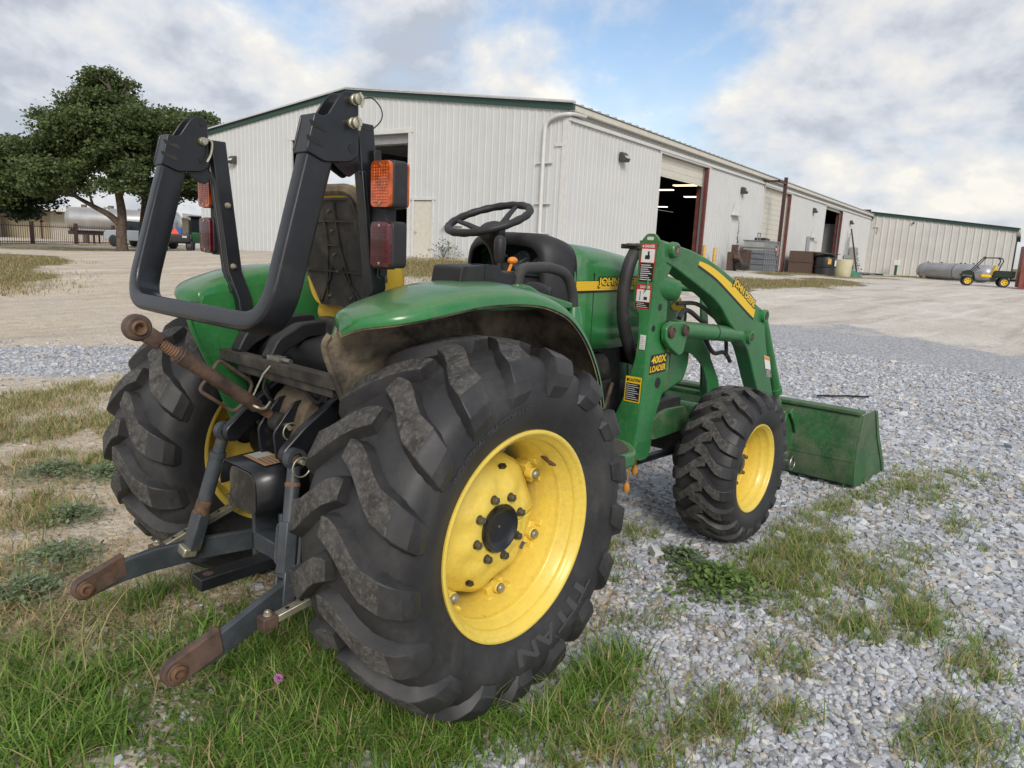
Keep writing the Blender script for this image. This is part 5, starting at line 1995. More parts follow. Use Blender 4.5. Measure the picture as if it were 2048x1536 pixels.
D_TOP = 5.55 - .3
GAB_OPEN = [(7.10, 14.05, -1, D_TOP), (5.82, 6.76, -1, 2.72)]
SIDE_OPEN = [(7.72, 13.46, -1, D_TOP), (22.89, 28.94, -1, D_TOP), (39.34, 45.9, -1, D_TOP), (36.6, 37.55, -1, 2.45)]
sheet_wall(shed, WID, gable_top, GAB_OPEN, lambda s, o, z: (-o, s, z), 'wall_white')
sheet_wall(shed, LEN, lambda s: EAVE - .03, SIDE_OPEN, lambda s, o, z: (s, -o, z), 'wall_side')
# hidden walls, floor, roof
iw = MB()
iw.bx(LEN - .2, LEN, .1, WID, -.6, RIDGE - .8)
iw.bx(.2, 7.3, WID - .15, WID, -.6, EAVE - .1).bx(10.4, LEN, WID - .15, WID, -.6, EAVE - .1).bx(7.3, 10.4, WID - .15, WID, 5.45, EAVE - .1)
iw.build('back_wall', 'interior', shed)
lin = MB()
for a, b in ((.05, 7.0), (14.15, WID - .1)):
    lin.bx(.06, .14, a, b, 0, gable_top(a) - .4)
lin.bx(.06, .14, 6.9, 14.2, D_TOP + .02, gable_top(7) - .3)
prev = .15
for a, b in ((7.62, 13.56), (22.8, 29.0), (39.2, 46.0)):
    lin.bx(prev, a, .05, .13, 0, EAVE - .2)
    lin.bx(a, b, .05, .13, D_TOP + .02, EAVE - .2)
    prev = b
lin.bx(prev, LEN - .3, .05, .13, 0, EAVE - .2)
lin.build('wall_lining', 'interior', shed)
fl = MB().bx(-.02, LEN, -.02, WID, -.7, .50)
flo = MB()
flo.grid([[(0, 0, .52), (0, WID, .32)], [(30, 0, .30), (30, WID, .2)], [(LEN, 0, .02), (LEN, WID, .0)]])
flo.build('shed_floor', 'concrete', shed)
# partition behind the far bay
for i in range(12):
    MB().bx(46.6, 46.7, .3 + i * .6, .3 + i * .6 + .57, 0, 4.2).build('partition_panel', 'interior_light', shed)
rf = MB()
for (ya, za, yb, zb_) in ((-.28, EAVE - .012, WID / 2, RIDGE), (WID + .28, EAVE - .012, WID / 2, RIDGE)):
    prof = rib_profile(LEN + .4, .61, .045, False)
    r0 = [(-.2 + s, ya, za + o) for s, o in prof]
    r1 = [(-.2 + s, yb, zb_ + o) for s, o in prof]
    rf.grid([r0, r1])
    r2 = [(-.2 + s, ya, za - .02) for s, o in prof]
    rf.grid([r2, r0])
rf.build('roof', 'roof_metal', shed, smooth=0)
un = MB()
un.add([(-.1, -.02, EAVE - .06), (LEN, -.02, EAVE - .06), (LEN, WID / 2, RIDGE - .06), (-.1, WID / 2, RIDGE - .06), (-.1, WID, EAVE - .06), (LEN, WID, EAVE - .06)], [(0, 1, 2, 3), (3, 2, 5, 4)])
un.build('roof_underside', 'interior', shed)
# purlins seen through the gable door
for q in range(7):
    yy = 7.4 + q * 1.0
    MB().bx(.2, 14, yy, yy + .08, D_TOP + .0 - .02 + (.12 if q % 2 else .1), D_TOP + .3).build('purlin', 'interior_light', shed)
# rake trim in two runs
for (ya, yb) in ((0, WID / 2), (WID, WID / 2)):
    za, zb_ = EAVE, RIDGE
    sgn = 1 if ya == 0 else -1
    g = MB()
    y0 = ya - .25 * sgn
    z0 = za - .25 * (RIDGE - EAVE) / (WID / 2)
    g.add([(-.10, y0, z0 - .19), (-.10, yb, zb_ - .19), (-.10, yb, zb_ + .07), (-.10, y0, z0 + .07), (.03, y0, z0 - .19), (.03, yb, zb_ - .19), (.03, yb, zb_ + .07), (.03, y0, z0 + .07)],
          [(0, 1, 2, 3), (4, 7, 6, 5), (0, 3, 7, 4), (1, 5, 6, 2), (3, 2, 6, 7), (0, 4, 5, 1)])
    g.build('rake_trim', 'trim_green', shed, smooth=0)
    w = MB()
    w.add([(-.115, y0, z0 + .071), (-.115, yb, zb_ + .071), (-.115, yb, zb_ + .115), (-.115, y0, z0 + .115), (.05, y0, z0 + .071), (.05, yb, zb_ + .071), (.05, yb, zb_ + .115), (.05, y0, z0 + .115)],
          [(0, 1, 2, 3), (4, 7, 6, 5), (0, 3, 7, 4), (1, 5, 6, 2), (3, 2, 6, 7), (0, 4, 5, 1)])
    w.build('roof_edge', 'trim_white', shed, smooth=0)
MB().bx(-.05, LEN, -.24, -.06, EAVE - .24, EAVE - .03).build('gutter', 'cream', shed, bevel=.02)
MB().bx(-.02, LEN, -.10, -.035, EAVE - .52, EAVE - .40).build('eave_trim', 'trim_white', shed)
MB().bx(-.045, .14, -.05, -.036, -.6, EAVE - .3).bx(-.05, -.036, -.05, .14, -.6, EAVE - .3).build('corner_trim', 'trim_white', shed)


def frame_gable(a, b, z1, w=.12):
    f = MB().bx(-.06, .06, a - w, a, -.6, z1).bx(-.06, .06, b, b + w, -.6, z1).bx(-.065, .06, a - w - .05, b + w + .05, z1, z1 + w * 1.1)
    return f


frame_gable(7.10, 14.05, D_TOP, .16).build('door_frame', 'trim_white', shed, bevel=.01)
gd_ = frame_gable(5.82, 6.76, 2.72, .10).build('door_frame', 'trim_white', shed, bevel=.008)
door = MB().bx(.0, .05, 5.83, 6.75, -.3, 2.70).build('personnel_door', 'cream', shed, bevel=.004)
MB().cyl((-.06, 6.65, 1.5), (0, 6.65, 1.5), .035, .03, 12).build('door_knob', 'bollard_yellow', door)
cur = MB().bx(.15, .55, 7.1, 14.05, D_TOP - .35, D_TOP + .1)
cur.build('rolled_curtain', 'interior_light', shed)
# side bays
for i, (a, b, kind_) in enumerate(((7.72, 13.46, 'part'), (22.89, 28.94, 'closed'), (39.34, 45.9, 'open'))):
    fr = MB().bx(a - .14, a, -.055, .10, -.6, D_TOP).bx(a - .2, b + .2, -.06, .10, D_TOP, D_TOP + .16).bx(b + .02, b + .2, -.055, -.02, -.6, D_TOP)
    fr.build('bay_frame', 'trim_white', shed)
    MB().bx(b - .16, b + .02, -.03, .45, -.6, D_TOP - .01).build('bay_jamb', 'red_oxide', shed)
    z0 = {'part': 4.72 - .3, 'closed': -.2, 'open': 5.42 - .3}[kind_]
    z = D_TOP + .02
    k_ = 0
    bd = None
    while z > z0 + .02:
        h = min(.305, z - z0)
        s_ = MB().prism([(.20, z - .008), (.185, z - .03), (.185, z - h + .03), (.20, z - h)], a + .01, b - .17, 'x')
        s_.v = [(p[0], p[1], p[2]) for p in s_.v]
        s_.prism([(.20, z - .001), (.215, z - .001), (.215, z - h + .001), (.20, z - h + .001)], a + .012, b - .172, 'x')
        s_.build('door_slat', 'cream', shed, smooth=0)
        z -= h
    if kind_ != 'closed':
        MB().bx(a, b - .17, .17, .22, z0 - .06, z0 + .005).build('bottom_bar', 'cream', shed)
    MB().bx(b - .235, b - .165, .12, .20, -.2, D_TOP).build('door_track', 'cage', shed)
MB().bx(36.62, 37.53, .0, .05, -.4, 2.43).build('personnel_door', 'cream', shed)
frd = MB().bx(36.5, 36.6, -.06, .04, -.4, 2.45).bx(37.55, 37.65, -.06, .04, -.4, 2.45).bx(36.45, 37.7, -.065, .04, 2.45, 2.56)
frd.build('door_frame', 'trim_white', shed)
MB().bx(34.3, 35.25, -.07, -.034, -.4, 2.75).build('grey_panel', 'elec_grey', shed)
# hoods of wall vents
for (s, z) in ((17.9, 3.55), (36.0, 3.0)):
    h = MB()
    arcp = [(s - .55 + .0, z - .25)] + [(s - .55 + 1.1 * (.5 + .5 * math.sin(t)), z - .25 + .75 * math.cos(t)) for t in np.linspace(-.2, 1.57, 7)]
    h.prism(arcp, -.07, -.034, 'y')
    h.bx(s - .6, s + .6, -.28, -.05, z - .30, z - .25)
    h.build('vent_hood', 'trim_white', shed)
hd = MB().prism([(-.45, 1.78), (.45, 1.78), (.3, 1.86), (-.25, 1.88)], -.26, -.035, 'x')
hd.v = [(p[0], p[1] + 4.75, p[2]) for p in hd.v]
hd.build('vent_hood', 'trim_white', shed)
# downpipe at the corner with elbows and straps
dp = MB().tube(round_path([(.9, -.16, EAVE - .26), (.1, -.16, EAVE - .30), (-.12, -.12, EAVE - .34), (-.14, .35, EAVE - .36), (-.14, .78, EAVE - .55), (-.14, .80, EAVE - 1.2), (-.14, .80, -.1)], .28, 6), .068, 12)
dpo = dp.build('downpipe', 'trim_white', shed)
for z in (4.25 - .3, 2.9 - .3, 1.6):
    MB().bx(-.11, -.034, .48, 1.12, z, z + .05).build('pipe_strap', 'trim_white', shed)
MB().bx(-.06, -.034, .0, .42, 4.5, 4.62).build('wall_bracket', 'trim_white', shed)


def W2(s, o, z):
    """point beside the long side wall: s along it, o out from it, z in the world"""
    return (18.46 + s * math.cos(SY) + o * math.sin(SY), 13.25 + s * math.sin(SY) - o * math.cos(SY), z)


def G2(s, o, z):
    return (18.46 - s * math.sin(SY) - o * math.cos(SY), 13.25 + s * math.cos(SY) - o * math.sin(SY), z)


def wall_light(loc, rz, label):
    r = empty('wall_light', loc, rz, label, 'wall light', 'flood lights on the shed walls')
    b = MB().prism([(0, .17), (-.13, .17), (-.30, -.06), (-.24, -.17), (0, -.17)], -.2, .2, 'x')
    b.build('housing', 'lamp_grey', r, bevel=.02)
    g = MB()
    g.add([(-.16, -.148, .135), (.16, -.148, .135), (.16, -.298, -.045), (-.16, -.298, -.045)], [(0, 1, 2, 3)])
    g.build('glass', 'lamp_glass', r, smooth=0)


wall_light(W2(4.03, .04, 4.92), SY, 'grey flood light on the side wall between downpipe and first bay door')
wall_light(W2(18.68, .04, 4.94), SY, 'grey flood light between the first bay door and the closed one')
wall_light(W2(35.33, .04, 4.94), SY, 'grey flood light just left of the farthest bay door')
wall_light(W2(49.5, .04, 4.80), SY, 'small grey flood light right of the farthest bay door')
wall_light(G2(18.2, .04, 4.83), SY - math.pi / 2, 'grey flood light high on the gable wall left of the open door')

# fluorescent lights hanging in the shed
for i, (s, y, z, lb) in enumerate(((19.1, 3.4, 5.3, 'largest lit twin-tube light hanging inside the first bay'), (21.9, 6.0, 5.3, 'lit tube light at upper left inside the first bay'), (27.3, 6.0, 5.3, 'lit tube light at right inside the first bay'), (38.0, 13.2, 5.3, 'lowest and farthest lit tube light at left inside the first bay'))):
    p = W2(s, -y, z)
    r = empty('tube_light', p, SY + math.pi / 2, lb, 'ceiling light', 'lit tube lights inside the shed')
    MB().bx(-.72, .72, -.22, .22, .0, .06).build('fixture', 'lamp_grey', r)
    for dy in (-.09, .09):
        MB().cyl((-.7, dy * 1.4, -.03), (.7, dy * 1.4, -.03), .03, .03, 10).build('tube', 'tube_light', r)
    for dx in (-.5, .5):
        MB().cyl((dx, 0, .06), (dx, 0, .9), .006, .006, 6).build('hanger', 'lamp_grey', r)

# rusty digger boom and dark implements standing inside the first bay
r = empty('digger_boom', W2(11.2, -4.5, .75), SY, 'rusty brown bent digger boom standing in the dark first bay', 'boom')
bm_ = MB().prism(rounded([(-2.3, 1.7), (-1.6, 3.0), (-.6, 3.55), (.2, 3.25), (2.6, .75), (2.35, .45), (.1, 2.75), (-.6, 3.0), (-1.3, 2.6), (-2.0, 1.5)], .1), -.16, .16, 'y')
bm_.build('boom', 'red_oxide', r, bevel=.02)
MB().prism(rounded([(2.0, .0), (2.1, 1.0), (2.7, 1.0), (2.9, .0)], .1), -.4, .4, 'y').build('boom_foot', 'red_oxide', r)
MB().cyl((-1.9, .3, 1.6), (.6, .3, 2.0), .07, .07, 12).build('ram', 'steel', r)
r = empty('mower_deck', W2(9.6, -2.6, .8), SY, 'dark green implement with tilted panels in the shade of the first bay', 'implement')
for q in range(5):
    MB().box((-.9 + q * .5, .2 * (q % 2), .7 + .12 * q), (.12, .9, 1.5), Matrix.Rotation(R(28 + 6 * q), 3, 'Y')).build('panel', 'tractor_green_far' if q % 2 else 'engine', r)
MB().bx(-1.2, 1.4, -.5, .5, .0, .35).build('frame', 'engine', r)

# ------------------------------------------------------------------ lower wing at the far end
wing = empty('wing_building', (78.1, 20.3, 0), SY - math.pi / 2, 'low white ribbed metal wing with green roof edge at far right', 'building')
WL = 12.4


def wing_top(s):
    return 6.28 - s * .108


sheet_wall(wing, WL, wing_top, [], lambda s, o, z: (s, -o, z), 'wall_wing', pitch=.61, depth=.06, sheet_w=1.22)
g = MB()
g.add([(-.3, -.16, 6.10 + .03), (WL + .2, -.16, wing_top(WL) - .20), (WL + .2, -.16, wing_top(WL) + .10), (-.3, -.16, 6.42), (-.3, .1, 6.13), (WL + .2, .1, wing_top(WL) - .2), (WL + .2, .1, wing_top(WL) + .1), (-.3, .1, 6.42)],
      [(0, 1, 2, 3), (4, 7, 6, 5), (0, 3, 7, 4), (1, 5, 6, 2), (3, 2, 6, 7), (0, 4, 5, 1)])
g.build('rake_trim', 'trim_green', wing, smooth=0)
w_ = MB()
w_.add([(-.3, -.3, 6.44), (WL + .3, -.3, wing_top(WL) + .12), (WL + .3, 30, wing_top(WL) + .12), (-.3, 30, 6.44)], [(0, 1, 2, 3)])
w_.build('roof', 'roof_metal', wing, smooth=0)
MB().bx(WL - .03, WL, .05, 30, -.5, wing_top(WL) - .05).build('end_wall', 'wall_wing', wing)
MB().bx(WL + .0, WL + .3, .0, 30, wing_top(WL) - .25, wing_top(WL) - .02).build('gutter', 'cream', wing)
for (s, z) in ((.35, 5.75), (4.0, 5.35)):
    MB().box((s, -.18, z), (.16, .22, .16)).build('camera_dome', 'lamp_grey', wing, bevel=.03)
MB().tube(round_path([(.55, -.12, 4.9), (1.0, -.12, 4.9), (.9, -.12, 4.3)], .1), .05, 8).build('wall_pipe', 'cream', wing)
fb = MB().bx(0, 20, 0, 12, -1, 4.2)
fb.prism([(-.4, 4.2), (12.4, 4.2), (12.4, 4.4), (6, 5.0), (-.4, 4.4)], -.3, 20.3, 'x')
fbo = fb.build('far_shed', 'wall_wing')
fbo.location = (100, 3.0, 0)
fbo.rotation_euler = (0, 0, SY)
tag(fbo, 'pale metal roof just showing behind the low wing at far right', 'building')

# ------------------------------------------------------------------ things along the shed wall
def at_ground(x, y):
    return float(ground_z(np.array([x]), np.array([y]))[0])


def base_at(s, o):
    p = W2(s, o, 0)
    return (p[0], p[1], at_ground(p[0], p[1]))


# liquid tote in its cage
tp = base_at(20.2, .9)
tote = empty('liquid_tote', tp, SY, 'caged grey plastic liquid tote standing in front of the closed bay door', 'tote')
tb = MB().prism(rounded([(-1.75, -.55), (1.75, -.55), (1.75, .55), (-1.75, .55)], .08), .16, 1.62, 'z')
# ridged tank: vertical corrugation
tank = MB()
po = []
for k_ in range(7):
    x0 = -1.72 + k_ * .49
    po += [(x0, -.56), (x0 + .06, -.60), (x0 + .40, -.60), (x0 + .46, -.56)]
po += [(1.74, .55), (-1.74, .55)]
tank.prism(po, .15, 1.15, 'z')
tank.build('lower_tank', 'tote_fluid', tote)
tank = MB().prism(po, 1.152, 1.66, 'z')
tank.build('upper_tank', 'tote_plastic', tote)
tote.scale = (.72, 1, 1)
for z in (.12, .42, .72, 1.0, 1.3, 1.66):
    MB().cyl((-1.82, -.66, z), (1.82, -.66, z), .022, .022, 8).cyl((1.80, -.66, z), (1.80, .62, z), .022, .022, 8).cyl((-1.8, -.66, z), (-1.8, .62, z), .022, .022, 8).build('cage_hoop', 'cage', tote)
for k_ in range(8):
    MB().cyl((-1.8 + k_ * .514, -.67, .05), (-1.8 + k_ * .514, -.67, 1.68), .024, .024, 8).build('cage_upright', 'cage', tote)
MB().bx(-1.8, 1.8, -.62, .6, 0, .13).build('pallet', 'cage', tote)
MB().bx(1.15, 1.62, -.69, -.68, .9, 1.5).build('label_plate', 'cage', tote)
MB().bx(1.30, 1.52, -.70, -.692, 1.0, 1.4).build('hazard_label', 'smv_orange', tote)
MB().bx(.85, 1.05, -.70, -.69, 1.18, 1.32).build('paper_label', 'decal_white', tote)
MB().prism(rounded([(-.4, 1.68), (-.3, 1.85), (.9, 1.80), (1.0, 1.68)], .05), -.3, .3, 'y').build('tarp_roll', 'drum_black', tote)
wb = MB()
for a, b in (((-1.0, 0, 1.68), (-1.0, 0, 2.08)), ((-1.0, 0, 2.08), (-.35, 0, 2.08)), ((-.35, 0, 2.08), (-.35, 0, 1.68))):
    wb.cyl(a, b, .03, .03, 8)
wb.build('wire_basket', 'cage', tote)
# scrap rack
sp0 = base_at(16.9, .8)
sc = empty('scrap_rack', sp0, SY, 'rusty iron rack and scrap left of the caged tote', 'scrap rack')
for x in (-1.6, -1.05, .65, 1.2):
    MB().bx(x, x + .22, -.2, .1, 0, 1.15 + .2 * math.sin(x * 5)).build('post', 'rust_dark', sc)
for q in range(9):
    MB().cyl((-.7 + q * .24, .0, .1), (-.7 + q * .24, .0, 1.0), .02, .02, 6).build('bar', 'rust_dark', sc)
MB().bx(-.8, 2.0, -.03, .03, 1.0, 1.06).build('top_rail', 'red_oxide', sc)
MB().box((-1.3, -.4, .55), (.9, .3, .3), Matrix.Rotation(R(30), 3, 'Y')).build('scrap_block', 'rust_dark', sc, bevel=.04)
MB().cyl((-1.6, -.5, .3), (-.7, -.6, .25), .18, .18, 12).build('scrap_pipe', 'engine', sc)
# rusty bin
bp = base_at(30.6, 1.2)
bn = empty('rusty_bin', bp, SY, 'rust red open steel bin behind the black drum', 'bin')
for (x0, x1, y0, y1) in ((-2.2, 2.2, -.75, -.7), (-2.2, 2.2, .7, .75), (-2.2, -2.15, -.7, .7), (2.15, 2.2, -.7, .7)):
    MB().bx(x0, x1, y0, y1, .05, 1.55).build('side', 'rust_dark', bn)
MB().bx(-2.25, 2.25, -.80, .80, .85, .93).build('band', 'rust_dark', bn)
# black drum on the yard
dp_ = base_at(28.9, 2.6)
dr = empty('black_drum', dp_, 0, 'black plastic drum with lid and small labels before the rusty bin', 'drum')
MB().lathe([(0, 0), (.62, 0), (.68, .05), (.66, .55), (.70, .58), (.70, .64), (.66, .67), (.66, 1.15), (.60, 1.28), (.40, 1.34), (0, 1.34)], axis=(0, 0, 1), n=32).build('body', 'drum_black', dr, smooth=50)
MB().lathe([(0, 1.34), (.86, 1.42), (.86, 1.46), (0, 1.47)], axis=(0, 0, 1), n=24).build('lid', 'lamp_grey', dr)
MB().box((-.10, -.685, .85), (.26, .02, .36)).build('paper_label', 'decal_white', dr)
MB().box((-.52, -.45, .95), (.02, .22, .34), Matrix.Rotation(R(42), 3, 'Z')).build('hazard_label', 'bollard_yellow', dr)
MB().tube(smooth_path([(.66, -.2, .9), (.95, -.3, .8), (.92, -.3, .2), (.7, -.3, .05)], 4), .05, 8).build('drum_hose', 'drum_black', dr)
# cream barrel
cp_ = base_at(31.2, 3.2)
cb = MB().lathe([(0, 0), (.56, 0), (.60, .05), (.62, .5), (.66, 1.1), (.66, 1.16), (.62, 1.18), (.60, .3), (0, .2)], axis=(0, 0, 1), n=32)
cbo = cb.build('cream_barrel', 'barrel_cream', None, smooth=40, origin=(0, 0, 0))
cbo.location = cp_
tag(cbo, 'open cream plastic barrel right of the black drum', 'barrel')
# green tarp heap
tp_ = base_at(35.6, 2.6)
hp_ = MB()
rows = []
for i in range(13):
    u = i / 12
    row = []
    for j in range(15):
        v = j / 14
        h = math.sin(math.pi * u) ** .6 * math.sin(math.pi * v) ** .6 * (1.0 + .35 * math.sin(7 * u + 5 * v) + .25 * math.sin(13 * v - 6 * u) + .15 * math.sin(23 * u))
        row.append(((u - .5) * 3.9 + .15 * math.sin(9 * v), (v - .5) * 1.9, max(0, .75 * h)))
    rows.append(row)
hp_.grid(rows)
ho_ = hp_.build('green_tarp', 'tarp_green', None, smooth=30, origin=(0, 0, 0))
ho_.location = tp_
ho_.rotation_euler = (0, 0, SY)
tag(ho_, 'crumpled bright green tarpaulin heaped beside the far bay', 'tarpaulin')
# bollards
for (s, o, h, lb) in ((12.9, .35, 1.15, 'weathered yellow bollard just inside the right jamb of the first bay'), (14.1, .45, 1.1, 'yellow bollard right of the first bay opening'), (39.0, .5, 1.1, 'yellow bollard at the left of the farthest bay'), (44.3, .5, 1.1, 'yellow bollard at the right of the farthest bay'), (46.9, .6, 1.3, 'weathered yellow post beside the meter box')):
    p = base_at(s, o)
    b = MB().lathe([(.085, -.2), (.085, h - .05), (.06, h - .01), (0, h)], axis=(0, 0, 1), n=16).build('bollard', 'bollard_yellow', None, origin=(0, 0, 0))
    b.location = p
    tag(b, lb, 'bollard', 'yellow bollards by the bay doors')
# tall brown post with its arm
p = base_at(23.9, .9)
gpst = empty('gate_post', p, SY, 'tall brown steel post with side arm before the closed bay door', 'post')
MB().bx(-.09, .09, -.09, .09, -.1, 5.55).build('upright', 'brown_pipe', gpst)
MB().bx(-1.5, -.09, -.06, .06, 5.15, 5.27).bx(-1.5, -1.38, -.06, .9, 5.15, 5.27).build('arm', 'brown_pipe', gpst)
# meter box, conduit, leaning pole
p = base_at(50.8, .35)
eb = empty('meter_cabinet', p, SY, 'grey electric meter cabinet on the wall right of the farthest bay', 'electric cabinet')
MB().bx(-.55, .55, -.3, .25, .45, 2.35).build('cabinet', 'elec_grey', eb, bevel=.03)
MB().bx(.1, .35, -.315, -.30, 1.7, 1.95).build('meter_window', 'glass_dark', eb)
MB().cyl((-.35, 0, -.2), (-.35, 0, .5), .07, .07, 10).cyl((.3, 0, -.2), (.3, 0, .5), .07, .07, 10).build('conduit', 'elec_grey', eb)
p = base_at(48.6, .25)
jb = empty('junction_box', p, SY, 'small grey junction boxes with conduits beside the far bay', 'electric box')
MB().bx(-.5, .1, -.2, .15, 1.35, 1.65).build('box', 'elec_grey', jb)
for dx in (-.3, .0, .35):
    MB().cyl((dx, 0, -.1), (dx, 0, 3.2 + dx), .04, .04, 8).build('conduit', 'elec_grey', jb)
p = base_at(50.3, 1.0)
lp = MB().cyl((0, 0, -.1), (-1.6, .5, 3.9), .07, .06, 10).build('leaning_pole', 'brown_pipe', None, origin=(0, 0, 0))
lp.location = p
tag(lp, 'dark brown pole leaning on the wall beside the meter cabinet', 'pole')
# odds and ends on the ground there
p = base_at(46.3, 1.6)
jk = empty('pipe_pile', p, SY, 'pile of dark pipes and boards on the ground beside the tarpaulin', 'pipe pile')
for q in range(6):
    MB().cyl((-1.2 + .3 * q, -.6 + .2 * q, .1 + .06 * (q % 3)), (1.4 + .2 * q, -.2 - .3 * q, .12), .07, .07, 8).build('pipe', 'engine' if q % 2 else 'cage', jk)
MB().cyl((1.0, .7, .0), (1.0, .7, .75), .2, .2, 14).build('bucket', 'drum_black', jk)
p = base_at(54.6, 1.0)

# standpipe before the wing
p0 = (77.2, 17.0)
sg = empty('stand_pipe', (p0[0], p0[1], at_ground(*p0)), 0, 'green stand pipe with a white box on top before the wing wall', 'stand pipe')
MB().cyl((0, 0, -.1), (0, 0, 1.0), .13, .13, 12).build('pipe', 'tractor_green_far', sg)
MB().bx(-.2, .2, -.28, .22, 1.0, 1.5).build('cap_box', 'decal_white', sg, bevel=.03)

# silver tank
tz = at_ground(71.5, 11)
a0, a1 = Vector((73.6, 14.2, 0)), Vector((70.0, 7.9, 0))
td_ = a1 - a0
tk = empty('propane_tank', (a0.x, a0.y, tz), math.atan2(td_.y, td_.x), 'long silver horizontal gas tank lying before the wing', 'tank')
TLn, TR = td_.length, .72
MB().lathe([(0, 0), (TR * .4, .05), (TR * .75, .22), (TR * .95, .5), (TR, .8), (TR, TLn - .8), (TR * .95, TLn - .5), (TR * .75, TLn - .22), (TR * .4, TLn - .05), (0, TLn)], c=(0, 0, TR + .06), axis=(1, 0, 0), n=36).build('shell', 'tank_silver', tk, smooth=60)
for x in (1.2, TLn - 1.2):
    MB().bx(x - .15, x + .15, -.6, .6, -.1, .45).build('saddle', 'tank_silver', tk)
for x in (.9, 2.3, 4.2, 4.6, 5.4):
    MB().cyl((x, 0, 2 * TR), (x, 0, 2 * TR + .14), .09, .08, 12).build('valve', 'lamp_grey', tk)
MB().lathe([(TR + .006, -.03), (TR + .006, .03)], c=(4.0, 0, TR + .06), axis=(1, 0, 0), n=36).build('weld_seam', 'engine', tk)

# parked utility vehicle
ux, uy = 58.5, 6.7
uz = at_ground(ux, uy)
utv = empty('utility_vehicle', (ux, uy, uz), math.atan2(7.74 - 5.67, 58.17 - 58.73), 'dark green open utility vehicle with yellow wheels parked by the silver tank', 'utility vehicle')
B_ = MB().prism(rounded([(-1.55, .62), (-1.6, 1.02), (-.35, 1.05), (-.35, .42), (.62, .40), (.75, .95), (1.0, 1.10), (1.45, .98), (1.58, .70), (1.45, .50), (1.40, .75), (.75, .72), (.68, .34), (-.55, .34), (-.62, .62)], .06), -.68, .68, 'y')
B_.build('body', 'utv_green', utv, bevel=.03)
MB().prism(rounded([(-1.62, .68), (-1.64, 1.12), (-.42, 1.12), (-.42, .68)], .04), -.72, .72, 'y').build('cargo_bed', 'utv_green', utv, bevel=.02)
MB().prism([(-1.5, .9), (-1.5, .97), (-.6, .97), (-.6, .9)], -.727, -.722, 'y').build('bed_stripe', 'utv_green', utv)
st_ = MB().prism(rounded([(-.32, .62), (-.30, .80), (.28, .84), (.34, .64)], .05), -.6, .6, 'y')
st_.build('seat', 'yellow_plain', utv, bevel=.03)
MB().prism(rounded([(-.42, .75), (-.60, 1.45), (-.48, 1.47), (-.28, .80)], .04), -.58, .58, 'y').build('seat_back', 'yellow_plain', utv, bevel=.02)
for y in (-.66, .66):
    MB().tube(round_path([(.85, y, 1.05), (.20, y, 1.95), (-.70, y, 1.98), (-.86, y, 1.80), (-.62, y, 1.05)], .12), .035, 8).build('roll_cage_side', 'drum_black', utv)
MB().cyl((.20, -.66, 1.95), (.20, .66, 1.95), .035, .035, 8).cyl((-.78, -.66, 1.94), (-.78, .66, 1.94), .035, .035, 8).build('roll_cage_bar', 'drum_black', utv)
MB().lathe([(.15, 0), (.17, .015), (.15, .03)], c=(.45, -.3, 1.25), axis=(-.7, 0, .7), n=20, closed=True).cyl((.62, -.3, 1.0), (.45, -.3, 1.25), .025, .025, 8).build('steering_wheel', 'drum_black', utv)
MB().lathe([(0, .0), (.10, .0), (.10, .05), (0, .05)], c=(.22, .2, 1.98), axis=(0, 0, 1), n=14).build('cage_lamp', 'drum_black', utv)
for x in (-1.07, 1.07):
    for y in (-.66, .66):
        o_ = -1 if y < 0 else 1
        wl = MB().lathe([(.20, -.13), (.30, -.14), (.335, -.08), (.34, 0), (.335, .08), (.30, .14), (.20, .13)], c=(x, y, .34), n=28)
        wo_ = wl.build('wheel', 'rubber', utv, smooth=60)
        rm = MB().lathe([(.20, .0), (.205, .132 * o_), (.18, .125 * o_), (.14, .09 * o_), (.05, .10 * o_), (0, .105 * o_)], c=(x, y, .34), n=24)
        rm.build('rim', 'yellow_plain', wo_, smooth=50)
        hs_ = MB()
        for q in range(5):
            t = 2 * math.pi * q / 5
            hs_.cyl((x + .115 * math.cos(t), y + .098 * o_, .34 + .115 * math.sin(t)), (x + .115 * math.cos(t), y + .118 * o_, .34 + .115 * math.sin(t)), .032, .032, 8)
        hs_.build('rim_slot', 'drum_black', wo_)
for y in (-.4, .4):
    MB().box((1.46, y, .86), (.10, .22, .14)).build('headlight', 'lamp_glass', utv, bevel=.02)

# shipping container at the right edge
ctr = empty('shipping_container', (57.8, 4.6, at_ground(57.8, 4.6)), R(-78), 'rust red shipping container cut off by the right edge of the photo', 'container')
cw, cl_, chh = 2.44, 6.1, 2.9
for q in range(16):
    x0 = .06 + q * (cl_ - .12) / 16
    wpx = (cl_ - .12) / 16
    MB().prism([(x0, -.0), (x0 + wpx * .2, .05), (x0 + wpx * .5, .05), (x0 + wpx * .7, 0), (x0 + wpx, 0), (x0 + wpx, .07), (x0, .07)], .15, chh - .12, 'z').build('side_panel', 'container_red', ctr)
MB().bx(0, cl_, .075, cw, .1, chh - .05).build('box', 'container_red', ctr)
for z in (0.02, chh - .12):
    MB().bx(-.01, cl_, -.02, .08, z, z + .14).build('rail', 'container_red', ctr)
for x in (-.02, cl_ - .1):
    MB().bx(x, x + .12, -.025, .1, 0, chh + .02).build('corner_post', 'container_red', ctr)
MB().bx(.5, .95, -.012, -.004, 1.5, 1.85).bx(.6, .85, -.012, -.004, .85, 1.1).build('marking', 'decal_white', ctr)

